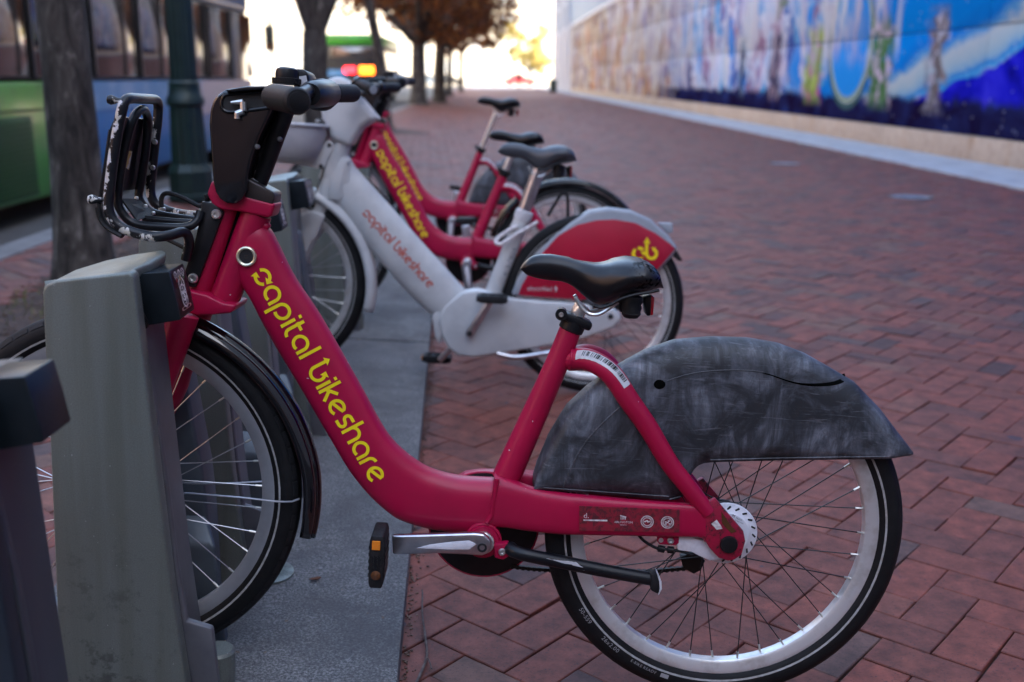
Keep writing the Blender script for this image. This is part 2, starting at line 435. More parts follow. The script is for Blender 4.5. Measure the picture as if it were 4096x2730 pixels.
class G:
    """Collects vertices and faces and links them as one mesh object."""
    def __init__(s):
        s.v, s.f, s.mi = [], [], []
    def add(s, V, F, mi=0):
        n = len(s.v)
        s.v += [tuple(p) for p in V]
        s.f += [tuple(i + n for i in f) for f in F]
        s.mi += [mi] * len(F)
        return s
    def loft(s, rings, closed=False, cap=True, mi=0, wrap=True):
        n = len(rings[0])
        V = [p for r in rings for p in r]
        F = []
        m = len(rings)
        for i in range(m if closed else m - 1):
            a, b = i * n, ((i + 1) % m) * n
            for j in range(n if wrap else n - 1):
                k = (j + 1) % n
                F.append((a + j, a + k, b + k, b + j))
        if cap and not closed and wrap:
            F.append(tuple(range(n - 1, -1, -1)))
            F.append(tuple((m - 1) * n + j for j in range(n)))
        return s.add(V, F, mi)
    def tube(s, pts, r, seg=12, closed=False, mi=0, flat=1.0, up=None):
        pts = [Vector(p) for p in pts]
        n = len(pts)
        rs = r if isinstance(r, (list, tuple)) else [r] * n
        tang = []
        for i in range(n):
            a = pts[i - 1] if (i > 0 or closed) else pts[i]
            b = pts[(i + 1) % n] if (i < n - 1 or closed) else pts[i]
            t = b - a
            tang.append(t.normalized() if t.length > 1e-9 else Vector((0, 0, 1)))
        u = Vector(up) if up else Vector((0, 1, 0))
        if abs(u.dot(tang[0])) > 0.9:
            u = Vector((0, 0, 1)) if not up else Vector((1, 0, 0))
        rings = []
        for i in range(n):
            t = tang[i]
            u = (u - t * u.dot(t)).normalized()
            w = t.cross(u)
            rings.append([pts[i] + u * (math.cos(2 * PI * k / seg) * rs[i] * flat) + w * (math.sin(2 * PI * k / seg) * rs[i]) for k in range(seg)])
        return s.loft(rings, closed, True, mi)
    def lathe(s, prof, seg=24, axis='y', c=(0, 0, 0), mi=0, closed=False):
        """prof: (radius, height along the axis)."""
        rings = []
        for rr, h in prof:
            ring = []
            for k in range(seg):
                a = 2 * PI * k / seg
                x, y = rr * math.cos(a), rr * math.sin(a)
                p = (x, h, y) if axis == 'y' else ((x, y, h) if axis == 'z' else (h, x, y))
                ring.append((p[0] + c[0], p[1] + c[1], p[2] + c[2]))
            rings.append(ring)
        return s.loft(rings, closed, not closed, mi)
    def disc_between(s, p, q, r0, r1=None, seg=16, mi=0):
        return s.tube([p, q], [r0, r0 if r1 is None else r1], seg, mi=mi)
    def box(s, c, d, rot=None, mi=0):
        x, y, z = d[0] / 2, d[1] / 2, d[2] / 2
        V = [Vector(p) for p in ((-x, -y, -z), (x, -y, -z), (x, y, -z), (-x, y, -z), (-x, -y, z), (x, -y, z), (x, y, z), (-x, y, z))]
        if rot is not None:
            V = [rot @ p for p in V]
        V = [p + Vector(c) for p in V]
        return s.add(V, [(0, 3, 2, 1), (4, 5, 6, 7), (0, 1, 5, 4), (1, 2, 6, 5), (2, 3, 7, 6), (3, 0, 4, 7)], mi)
    def prism(s, poly, y0, y1, mi=0):
        """poly: outline points in x, z (a third middle value is ignored)."""
        P = [(p[0], p[-1]) for p in poly]
        a = sum(P[i][0] * P[(i + 1) % len(P)][1] - P[(i + 1) % len(P)][0] * P[i][1] for i in range(len(P)))
        if a < 0:
            P.reverse()
        n = len(P)
        V = [(x, y0, z) for x, z in P] + [(x, y1, z) for x, z in P]
        F = [tuple(range(n)), tuple(range(2 * n - 1, n - 1, -1))]
        if y1 < y0:
            F = [tuple(reversed(f)) for f in F]
            F += [(i, i + n, (i + 1) % n + n, (i + 1) % n) for i in range(n)][::1]
            F[2:] = [tuple(reversed(f)) for f in F[2:]]
        else:
            F += [(i, i + n, (i + 1) % n + n, (i + 1) % n) for i in range(n)]
        return s.add(V, F, mi)
    def build(s, name, mat, parent=None, label=None, smooth=38, bevel=0.0, bseg=2, fix=True):
        me = bpy.data.meshes.new(name)
        me.from_pydata(s.v, [], s.f)
        if any(s.mi):
            me.polygons.foreach_set('material_index', s.mi)
        bm = bmesh.new()
        bm.from_mesh(me)
        if fix:
            bmesh.ops.recalc_face_normals(bm, faces=bm.faces)
        if bevel:
            es = [e for e in bm.edges if len(e.link_faces) == 2 and e.calc_face_angle(0) > R(32)]
            bmesh.ops.bevel(bm, geom=es, offset=bevel, offset_type='OFFSET', segments=bseg, profile=0.5, affect='EDGES', clamp_overlap=True)
        bm.to_mesh(me)
        bm.free()
        if smooth:
            me.polygons.foreach_set('use_smooth', [True] * len(me.polygons))
            me.set_sharp_from_angle(angle=R(smooth))
        return link(name, me, mat, parent, label)

def catmull(P, n):
    """n points evenly spaced along a smooth curve through P."""
    P = [Vector(p) for p in P]
    Q = [P[0] * 2 - P[1]] + P + [P[-1] * 2 - P[-2]]
    out = []
    for i in range(1, len(Q) - 2):
        a, b, c, d = Q[i - 1:i + 3]
        for k in range(16):
            t = k / 16
            out.append(0.5 * (2 * b + (c - a) * t + (2 * a - 5 * b + 4 * c - d) * t * t + (3 * b - a - 3 * c + d) * t ** 3))
    out.append(P[-1])
    L = [0]
    for a, b in zip(out, out[1:]):
        L.append(L[-1] + (b - a).length)
    res, j = [], 0
    for k in range(n):
        s = L[-1] * k / (n - 1)
        while j < len(L) - 2 and L[j + 1] < s:
            j += 1
        t = (s - L[j]) / max(1e-9, L[j + 1] - L[j])
        res.append(out[j].lerp(out[j + 1], min(1, t)))
    return res

def lerp(a, b, t):
    return a + (b - a) * t

def interp(tab, x):
    if x <= tab[0][0]:
        return tab[0][1]
    for (a, u), (b, v) in zip(tab, tab[1:]):
        if x <= b:
            return lerp(u, v, (x - a) / (b - a))
    return tab[-1][1]

def spow(v, e):
    return math.copysign(abs(v) ** e, v)

class Beam:
    """A tube of superellipse section that follows an upper and a lower edge in the x-z plane."""
    def __init__(s, upper, lower, hy, yc=None, n=40, ex=2.6, K=24):
        s.U, s.L = catmull(upper, n), catmull(lower, n)
        s.n, s.ex = n, ex
        s.hy = [interp(hy, i / (n - 1)) if isinstance(hy, list) else hy for i in range(n)]
        s.yc = [interp(yc, i / (n - 1)) if yc else 0.0 for i in range(n)]
        s.rings = []
        for i in range(n):
            c, h = (s.U[i] + s.L[i]) / 2, (s.U[i] - s.L[i]) / 2
            e = 2 / ex
            s.rings.append([Vector((c.x + h.x * spow(math.sin(2 * PI * k / K), e), s.yc[i] + s.hy[i] * spow(math.cos(2 * PI * k / K), e), c.z + h.z * spow(math.sin(2 * PI * k / K), e))) for k in range(K)])
    def surf(s, x, z, eps):
        best, bi = 1e9, 0
        p = Vector((x, 0, z))
        for i in range(s.n):
            c = (s.U[i] + s.L[i]) / 2
            d = (Vector((c.x, 0, c.z)) - p).length
            if d < best:
                best, bi = d, i
        c, h = (s.U[bi] + s.L[bi]) / 2, (s.U[bi] - s.L[bi]) / 2
        h = Vector((h.x, 0, h.z))
        v = max(-0.98, min(0.98, (p - Vector((c.x, 0, c.z))).dot(h) / h.length_squared))
        return s.yc[bi] + s.hy[bi] * (1 - abs(v) ** s.ex) ** (1 / s.ex) + eps

# ------------------------------------------------------------------ lettering drawn with strokes (round, open letter forms)
def arc(cx, cy, r, a0, a1, n=14):
    return [(cx + r * math.cos(R(lerp(a0, a1, k / n))), cy + r * math.sin(R(lerp(a0, a1, k / n)))) for k in range(n + 1)]

SW = 0.19
def glyph(ch, fancy):
    r = 0.5 - SW / 2
    if ch == 'c':
        if fancy:
            return 1.0, [arc(.5, .5, r, 172, 36), arc(.5, .5, r, 341, 240)], [((.5 + r * math.cos(R(38)), .5 + r * math.sin(R(38))), -62), ((.5 + r * math.cos(R(242)), .5 + r * math.sin(R(242))), 142)]
        return 0.95, [arc(.5, .5, r, 55, 305)], []
    if ch == 'a':
        return 1.02, [arc(.5, .5, r, 0, 295, 20), [(1 - SW / 2, 0), (1 - SW / 2, .5)]], []
    if ch == 'p':
        return 1.02, [arc(.5, .5, r, 180, -115, 20), [(SW / 2, -.42), (SW / 2, .5)]], []
    if ch == 'i':
        return .22, [[(.11, 0), (.11, .92)], [(.11, 1.16), (.11, 1.33)]], []
    if ch == 't':
        return .56, [[(.14, 1.3), (.14, .32)] + arc(.45, .32, .31, 180, 275, 6), [(.02, .92), (.52, .92)]], []
    if ch == 'l':
        return .22, [[(.11, 0), (.11, 1.42)]], []
    if ch == 'b':
        if fancy:
            return 1.02, [[(SW / 2, 1.3), (SW / 2, .5)] + arc(.5, .5, r, 180, 400, 18)], [((SW / 2, 1.22), 90), ((.5 + r * math.cos(R(40)), .5 + r * math.sin(R(40))), 135)]
        return 1.02, [[(SW / 2, 1.42), (SW / 2, .5)] + arc(.5, .5, r, 180, 480, 18)], []
    if ch == 'k':
        return .74, [[(.09, 0), (.09, 1.42)], [(.66, .94), (.13, .46), (.28, .55), (.68, 0.02)]], []
    if ch == 'e':
        return 1.0, [arc(.5, .5, r, -50, -332, 20) + [(.18, .40)]], []
    if ch == 's':
        return .66, [[(.60, .915), (.30, .915)] + arc(.30, .71, .205, 90, 250, 8) + arc(.34, .29, .205, 60, -90, 8) + [(.05, .085)]], []
    if ch == 'h':
        return .86, [[(.09, 0), (.09, 1.42)], [(.09, .5)] + arc(.43, .57, .345, 180, 0, 10) + [(.775, 0)]], []
    if ch == 'r':
        return .5, [[(.09, 0), (.09, .55)] + arc(.43, .57, .345, 180, 88, 8)], []
    return .55, [], []

def word_polys(text, fancy=True, gap=.085):
    """Quads and triangles (lists of 2-D points) and the total advance."""
    polys, x = [], 0.0
    for i, ch in enumerate(text):
        adv, lines, heads = glyph(ch, fancy and ch in 'cb')
        for L in lines:
            P = [Vector((a + x, b)) for a, b in L]
            side = []
            for k in range(len(P)):
                d = (P[min(k + 1, len(P) - 1)] - P[max(k - 1, 0)])
                d.normalize()
                nrm = Vector((-d.y, d.x)) * SW / 2
                side.append((P[k] + nrm, P[k] - nrm))
            for a, b in zip(side, side[1:]):
                polys.append([a[0], b[0], b[1], a[1]])
        for (hx, hy), ang in heads:
            d = Vector((math.cos(R(ang)), math.sin(R(ang))))
            nn = Vector((-d.y, d.x))
            b = Vector((hx + x, hy))
            polys.append([b + d * .30, b - nn * .26, b + nn * .26])
        x += adv + (gap if ch != ' ' else 0)
    return polys, x - gap

def map_word(name, text, mat, parent, p0, p1, up_sign, surf, fancy=True, size=None, eps=0.0006, base=0.5, label=None):
    """Writes text so that its middle line runs from p0 to p1 (x, z) on the surface y = surf(x, z, eps)."""
    polys, adv = word_polys(text, fancy)
    p0, p1 = Vector(p0), Vector(p1)
    d = p1 - p0
    s = d.length / adv if size is None else size
    sx = d.length / adv
    d.normalize()
    up = Vector((-d.y, d.x)) * up_sign
    g = G()
    for P in polys:
        V = []
        for q in P:
            w = p0 + d * (q.x * sx) + up * ((q.y - base) * s)
            V.append((w.x, surf(w.x, w.y, eps), w.y))
        g.add(V, [tuple(range(len(V)))])
    o = g.build(name, mat, parent, label, smooth=0, fix=False)
    return o

_text_cache = {}
def text_polys(txt):
    """Flat outline mesh of txt in the built-in font: vertices, faces, width."""
    if txt not in _text_cache:
        cu = bpy.data.curves.new('txt', 'FONT')
        cu.body = txt
        cu.size = 1
        cu.resolution_u = 3
        o = bpy.data.objects.new('txt', cu)
        COL.objects.link(o)
        dg = bpy.context.evaluated_depsgraph_get()
        me = bpy.data.meshes.new_from_object(o.evaluated_get(dg))
        V = [tuple(v.co) for v in me.vertices]
        F = [tuple(p.vertices) for p in me.polygons]
        bpy.data.objects.remove(o)
        bpy.data.curves.remove(cu)
        bpy.data.meshes.remove(me)
        _text_cache[txt] = (V, F, max([v[0] for v in V] or [0]))
    return _text_cache[txt]

def map_text(g, txt, origin, dx, dy, size, y, width=None):
    """Adds font text to g on a plane y (number or function of x, z); dx, dy are 2-D directions."""
    V, F, w = text_polys(txt)
    sx = size if width is None else width / max(w, 1e-6)
    out = []
    for v in V:
        X = origin[0] + dx[0] * v[0] * sx + dy[0] * v[1] * size
        Z = origin[1] + dx[1] * v[0] * sx + dy[1] * v[1] * size
        out.append((X, y(X, Z) if callable(y) else y, Z))
    g.add(out, F)

def empty(name, label, cat, group=None, mat=None, loc=None):
    o = bpy.data.objects.new(name, None)
    COL.objects.link(o)
    o.empty_display_size = 0.1
    if mat is not None:
        o.matrix_world = mat
    if loc is not None:
        o.location = loc
    o['label'] = label
    o['category'] = cat
    if group:
        o['group'] = group
    return o

def tag(o, label=None, cat=None, group=None, kind=None):
    for k, v in (('label', label), ('category', cat), ('group', group), ('kind', kind)):
        if v:
            o[k] = v
    return o

def kids(o):
    return [c for c in list(bpy.data.objects) if c.parent == o]

def copy_tree(o, parent=None, skip=()):
    c = o.copy()
    COL.objects.link(c)
    if parent is not None:
        c.parent = parent
    for ch in KID.get(o.name, []):
        if ch.name.split('.')[0] not in skip:
            copy_tree(ch, c, skip)
    return c

KID = {}
def index_kids():
    KID.clear()
    for o in bpy.data.objects:
        if o.parent is not None:
            KID.setdefault(o.parent.name, []).append(o)

# ------------------------------------------------------------------ ground
def ground_z(x):
    if x > -1.15:
        return 0.0
    if x > -2.75:
        return 0.13 * (-1.15 - x) / 1.6
    return 0.13

g = G()
xs = [120, 40, 9, 5.6, 2, 0, -0.6, -1.15, -1.6, -2.0, -2.4, -2.74]
ys = [-30, 0, 5, 15, 40, 80, 112]
V = [(x, y, ground_z(x) - 0.012) for y in ys for x in xs]
n = len(xs)
F = [(j * n + i, j * n + i + 1, (j + 1) * n + i + 1, (j + 1) * n + i) for j in range(len(ys) - 1) for i in range(n - 1)]
promenade = g.add(V, F).build('promenade', M['sand'], None, None, 0)
tag(promenade, kind='structure')

g = G()
g.add([(-400, -200, -0.14), (400, -200, -0.14), (400, 700, -0.14), (-400, 700, -0.14)], [(0, 1, 2, 3)])
tag(g.build('street', M['asphalt'], None, None, 0), kind='structure')
g = G()
g.add([(-2.9, 112, 0.0), (150, 112, 0.0), (150, 150, 0.0), (-2.9, 150, 0.0)], [(0, 1, 2, 3)])
tag(g.build('far_pavement', M['pale_wall'], None, None, 0), kind='structure')

# herringbone pavers
TH = R(48.2)
BW = 0.1025
AX = (math.cos(TH), math.sin(TH))
BX = (-math.sin(TH), math.cos(TH))
REF = (0.051, 2.034)
RA, RB = REF[0] * AX[0] + REF[1] * AX[1], REF[0] * BX[0] + REF[1] * BX[1]
OA, OB = RA - 0.5 * BW, RB - 1.0 * BW

def paver(g_v, g_f, g_t, ca, cb, la, lb, rnd):
    """Adds one chamfered paver; returns its centre."""
    gap = 0.0010 + rnd.random() * 0.0012
    ha, hb = la / 2 - gap, lb / 2 - gap
    rot = rnd.gauss(0, 0.009)
    dz = rnd.gauss(0, 0.0014)
    ta, tb = rnd.gauss(0, 0.006), rnd.gauss(0, 0.006)
    ca += rnd.gauss(0, 0.0007)
    cb += rnd.gauss(0, 0.0007)
    n = len(g_v)
    ch = 0.0022
    for inset, zz in ((0, -0.02), (0, -ch * 0.8), (ch, 0.0)):
        for sa, sb in ((-1, -1), (1, -1), (1, 1), (-1, 1)):
            a, b = sa * (ha - inset), sb * (hb - inset)
            a, b = a - b * rot, b + a * rot
            x = (ca + a) * AX[0] + (cb + b) * BX[0]
            y = (ca + a) * AX[1] + (cb + b) * BX[1]
            g_v.append((x, y, ground_z(x) + zz + dz + a * ta + b * tb))
    g_f.append((n + 8, n + 9, n + 10, n + 11))
    for lv in (0, 4):
        for k in range(4):
            g_f.append((n + lv + k, n + lv + (k + 1) % 4, n + lv + 4 + (k + 1) % 4, n + lv + 4 + k))
    t = min(1, max(0, rnd.gauss(0.50, 0.27)))
    g_t += [t] * 9

def in_view(x, y):
    """Rough test that a point on the ground lies in the picture or just beside it."""
    d = y * 0.24 + 0.5
    return -d - y * 0.27 - 0.6 < x < y * 0.52 + 0.7

def on_promenade(x, y):
    if not (-2.76 < x < 5.56 and 0.9 < y < 60):
        return False
    if -0.82 < x < -0.62 and 0.2 < y < 9.0:      # under the station plates
        return False
    if -2.36 < x < -1.48 and 3.2 < y < 8.4:       # planting bed
        return False
    return in_view(x, y)

cells = []
for i in range(-150, 720):
    for j in range(-420, 700):
        m = (i - j) % 4
        if m == 0:
            ca, cb, la, lb = OA + (i + 1) * BW, OB + (j + .5) * BW, 2 * BW, BW
        elif m == 3:
            ca, cb, la, lb = OA + (i + .5) * BW, OB + (j + 1) * BW, BW, 2 * BW
        else:
            continue
        x, y = ca * AX[0] + cb * BX[0], ca * AX[1] + cb * BX[1]
        if on_promenade(x, y):
            cells.append((math.hypot(x * 0.6, y), x, y, ca, cb, la, lb))
cells.sort()
hero = [c for c in cells if c[2] > 1.35 and (-0.2 < c[1])][:292]
hero_set = set(hero)
def paver_mesh(name, items, seed):
    v, f, t = [], [], []
    rnd = random.Random(seed)
    for c in items:
        paver(v, f, t, c[3], c[4], c[5], c[6], rnd)
    me = bpy.data.meshes.new(name)
    me.from_pydata(v, [], f)
    at = me.attributes.new('tone', 'FLOAT', 'FACE')
    at.data.foreach_set('value', t)
    me.materials.append(M['brick'])
    return me
# single pavers share a few meshes (built round the origin, both directions)
variants = {}
for kind in (0, 1):
    for k in range(14):
        la, lb = (2 * BW, BW) if kind == 0 else (BW, 2 * BW)
        variants[(kind, k)] = paver_mesh('brick', [(0, 0, 0, 0, 0, la, lb)], 100 + kind * 50 + k)
rnd = random.Random(5)
for c in hero:
    me = variants[(0 if c[5] > c[6] else 1, rnd.randrange(14))]
    o = link('brick', me, None, promenade)
    o.location = (c[1], c[2], ground_z(c[1]))
rest = [c for c in cells if c not in hero_set]
me = paver_mesh('brick_paving', rest, 11)
o = link('brick_paving', me, None, promenade)
tag(o, kind='stuff')
# far promenade past the pavers one can tell apart: one sheet of the same clay colours
g = G()
g.add([(-2.76, 59.9, 0.126), (-1.15, 59.9, -0.003), (5.56, 59.9, -0.003), (5.56, 112, -0.003), (-1.15, 112, -0.003), (-2.76, 112, 0.126)], [(0, 1, 4, 5), (1, 2, 3, 4)])
o = g.build('far_paving', M['brick'], promenade, None, 0)
at = o.data.attributes.new('tone', 'FLOAT', 'FACE')
at.data.foreach_set('value', [0.5] * len(o.data.polygons))

# kerb to the street, and the concrete strip along the painted wall
g = G()
g.box((-2.87, 41, -0.02), (0.22, 142, 0.32))
tag(g.build('street_kerb', M['kerb_dark'], None, None, 0, 0.01), kind='structure')
strip = None
g = G()
g.box((6.13, 49, -0.05), (1.14, 132, 0.14))
tag(g.build('concrete_strip', M['kerb'], None, None, 0, 0.008), kind='structure')

# planting bed with bark chips
g = G()
g.add([(-2.37, 3.15, ground_z(-2.37) - 0.004), (-1.46, 3.15, ground_z(-1.46) - 0.004), (-1.46, 8.45, ground_z(-1.46) - 0.004), (-2.37, 8.45, ground_z(-2.37) - 0.004)], [(0, 1, 2, 3)])
tag(g.build('planting_bed', M['mulch'], None, None, 0), kind='structure')
g = G()
rnd = random.Random(3)
for k in range(2600):
    x, y = rnd.uniform(-2.37, -1.46), rnd.uniform(3.15, 8.45)
    l, w = rnd.uniform(0.008, 0.030), rnd.uniform(0.004, 0.012)
    rot = Matrix.Rotation(rnd.uniform(0, PI), 3, 'Z') @ Matrix.Rotation(rnd.gauss(0, 0.4), 3, 'X')
    g.box((x, y, ground_z(x) + rnd.uniform(0.0, 0.016)), (l, w, 0.004), rot)
tag(g.build('bark_chips', M['chips'], None, None, 0), kind='stuff')
g = G()
for k in range(900):
    cx, cy = rnd.choice([(-2.0, 5.0), (-1.62, 6.3), (-1.7, 7.2), (-1.55, 8.2)])
    x, y = rnd.gauss(cx, 0.16), rnd.gauss(cy, 0.3)
    if not (-2.36 < x < -1.47 and 3.2 < y < 8.4):
        continue
    h = rnd.uniform(0.02, 0.06)
    a = rnd.uniform(0, PI)
    dx, dy = math.cos(a) * 0.003, math.sin(a) * 0.003
    z = ground_z(x)
    tx, ty = rnd.gauss(0, 0.015), rnd.gauss(0, 0.015)
    g.add([(x - dx, y - dy, z), (x + dx, y + dy, z), (x + tx, y + ty, z + h)], [(0, 1, 2)])
tag(g.build('grass', M['grass'], None, None, 0, fix=False), kind='stuff')

# ------------------------------------------------------------------ red bicycle
# local axes: x forward, y to the bicycle's left (towards the camera), z up; rear hub over the origin
WR = 0.3295
def frame_matrix(u, l, w, hub, h):
    u, l, w, hub = Vector(u), Vector(l), Vector(w), Vector(hub)
    o = hub - w * h
    m = Matrix.Identity(4)
    for i in range(3):
        m[i][0], m[i][1], m[i][2], m[i][3] = u[i], l[i], w[i], o[i]
    return m
BU, BL, BWV = (-0.99797693, 0.02021762, 0.06027688), (-0.01620873, -0.99767004, 0.06627046), (0.06147626, 0.06515938, 0.99597938)
BIKE_M = frame_matrix(BU, BL, BWV, (0.42989212, 1.78992961, 0.33028813), WR)

_spoke = {}
def spoke_mesh(kind, side, sgn, rim_r, hub_r, off, mats):
    key = (kind, side, sgn)
    if key not in _spoke:
        g = G()
        a = R(68) * sgn
        p = Vector((hub_r * math.cos(a), side * off, hub_r * math.sin(a)))
        q = Vector((rim_r, side * 0.004, 0))
        d = (q - p).normalized()
        k = q - d * 0.013
        g.tube([p, k], 0.00105, 6, mi=0)
        g.tube([k, q], 0.0021, 6, mi=1)
        o = g.build('spoke', mats)
        _spoke[key] = o.data
        bpy.data.objects.remove(o)
    return _spoke[key]

def wheel(bike, x, z, R0, kind, spoke_mats, tread=False, rim_mat='rim_silver', n_spokes=36, rot0=0.0, hub_r=0.030, with_text=False, name='wheel', hub_len=0.05):
    g = G()
    g.lathe([(0.006, -hub_len - 0.02), (0.012, -hub_len), (hub_r + 0.004, -0.034), (hub_r + 0.004, -0.030), (hub_r * 0.75, -0.024), (hub_r * 0.7, 0), (hub_r * 0.75, 0.024), (hub_r + 0.004, 0.030), (hub_r + 0.004, 0.034), (0.012, hub_len), (0.006, hub_len + 0.02)], 20)
    w = g.build(name, M['dark_steel'], bike)
    w.location = (x, 0, z)
    s = R0 / 0.3295
    # tyre: rounded casing with shoulder grooves
    prof = [(0.281, 0.012), (0.284, 0.017), (0.292, 0.0215), (0.303, 0.0236), (0.313, 0.0222), (0.3195, 0.0185), (0.3205, 0.0172), (0.3245, 0.0135), (0.3282, 0.0075), (0.3295, 0.0)]
    prof = [(r * s, -h) for r, h in prof] + [(r * s, h) for r, h in reversed(prof[:-1])]
    g = G().lathe(prof, 96, closed=False)
    g.f = [f for f in g.f if len(f) == 4]
    g.mi = [0] * len(g.f)
    ty = g.build('tyre', M['tyre_rubber'], w, smooth=50)
    # tread blocks, joined with the tyre's own part
    g = G()
    if tread:
        for side in (-1, 1):
            g = G()
            for k in range(64):
                a0, a1 = 2 * PI * k / 64, 2 * PI * (k + 0.84) / 64
                ring = []
                for a in (a0, (a0 + a1) / 2, a1):
                    ring.append([(r * math.cos(a), side * h, r * math.sin(a)) for r, h in ((0.3165 * s, 0.0192), (0.3180 * s, 0.0206), (0.3245 * s, 0.0160), (0.3240 * s, 0.0132))])
                g.loft(ring)
            tag(g.build('tread', M['black_rubber'], w, smooth=30), kind='stuff')
    for side in (1, -1):
        g = G()
        ra, rb, ha, hb = 0.2915 * s, 0.2950 * s, 0.0217, 0.0227
        V, F = [], []
        for k in range(96):
            a = 2 * PI * k / 96
            V += [(ra * math.cos(a), side * ha, ra * math.sin(a)), (rb * math.cos(a), side * hb, rb * math.sin(a))]
        F = [(2 * k, 2 * k + 1, (2 * k + 3) % 192, (2 * k + 2) % 192) for k in range(96)]
        g.add(V, F)
        g.build('reflective_stripe', M['stripe'], w)
    rp = [(0.2585, -0.006), (0.2590, -0.0095), (0.2635, -0.0125), (0.2760, -0.0138), (0.2815, -0.0150), (0.2835, -0.0142), (0.2835, -0.0120), (0.2790, -0.0110)]
    rp = [(r * s, h) for r, h in rp]
    rp = rp + [(r, -h) for r, h in reversed(rp)]
    G().lathe(rp, 96, closed=True).build('rim', M[rim_mat], w, smooth=45)
    for k in range(n_spokes):
        side = 1 if k % 2 == 0 else -1
        sgn = 1 if (k // 2) % 2 == 0 else -1
        o = link('spoke', spoke_mesh(kind, side, sgn, 0.259 * s, hub_r, 0.030, [M[m] for m in spoke_mats]), None, w)
        o.rotation_euler = (0, rot0 + 2 * PI * k / n_spokes, 0)
    if with_text:
        g = G()
        for txt, r, a0, sz in (('50-559', 0.3010, 212.5, 0.0115), ('26x2.00', 0.3010, 226.0, 0.0115), ('E-BIKE READY', 0.3010, 239.5, 0.0078)):
            a = a0
            g = G()
            for ch in txt:
                V, F, wd = text_polys(ch)
                cw = (wd + 0.10) * sz if ch != ' ' else 0.3 * sz
                a += math.degrees(cw / 2 / r)
                rad = Vector((math.cos(R(a)), math.sin(R(a))))
                # seen from the left side x runs to the left, so the angle is mirrored when placed
                t = Vector((-rad.y, rad.x))
                out = []
                for v in V:
                    p = rad * (r - (v[1] - 0.35) * sz) + t * ((v[0] - wd / 2) * sz)
                    out.append((-p.x, 0.0240, p.y))
                g.add(out, F)
                a += math.degrees(cw / 2 / r)
            g.build('tyre_print', M['tyre_text'], w, smooth=0, fix=False)
        a0, a1 = 251.6, 254.6
        g = G()
        g.add([(-r_ * math.cos(R(a_)), 0.0240, r_ * math.sin(R(a_))) for r_, a_ in ((0.297, a0), (0.305, a0), (0.305, a1), (0.297, a1))], [(0, 1, 2, 3)])
        g.build('tyre_print', M['tyre_text'], w, smooth=0, fix=False)
    return w

def bolt(g, c, r, axis='y', h=0.004, s=1):
    """A round-headed bolt with a socket."""
    g.lathe([(r, 0), (r, h * 0.5 * s), (r * 0.8, h * s), (r * 0.42, h * s), (r * 0.36, h * 0.3 * s), (0.0001, h * 0.3 * s)], 16, axis, c)

def saddle_mesh(scale=1.0):
    """Rings from the nose (front) to the tail, in metres about the seat clamp; x forward."""
    top = [(0.4014,0,0.7877),(0.3981,0,0.7947),(0.3865,0,0.8072),(0.3715,0,0.8127),(0.3499,0,0.814),(0.3251,0,0.8115),(0.2938,0,0.8065),(0.2689,0,0.8037),(0.2536,0,0.8058),(0.2386,0,0.8123),(0.2173,0,0.8172),(0.1925,0,0.8162),(0.1733,0,0.8084),(0.1623,0,0.7957),(0.1555,0,0.7749)]
    bot = [(0.4023,0.035,0.7845),(0.3914,0.035,0.7751),(0.3729,0.035,0.7701),(0.3545,0.035,0.7681),(0.3301,0.035,0.7674),(0.3146,0.035,0.7637),(0.3018,0.035,0.7553),(0.2888,0.035,0.7438),(0.2728,0.035,0.734),(0.2603,0.035,0.7307),(0.2424,0.035,0.7367),(0.2249,0.035,0.7476),(0.2013,0.035,0.7576),(0.1773,0.035,0.7627),(0.1594,0.035,0.7683)]
    return top, bot

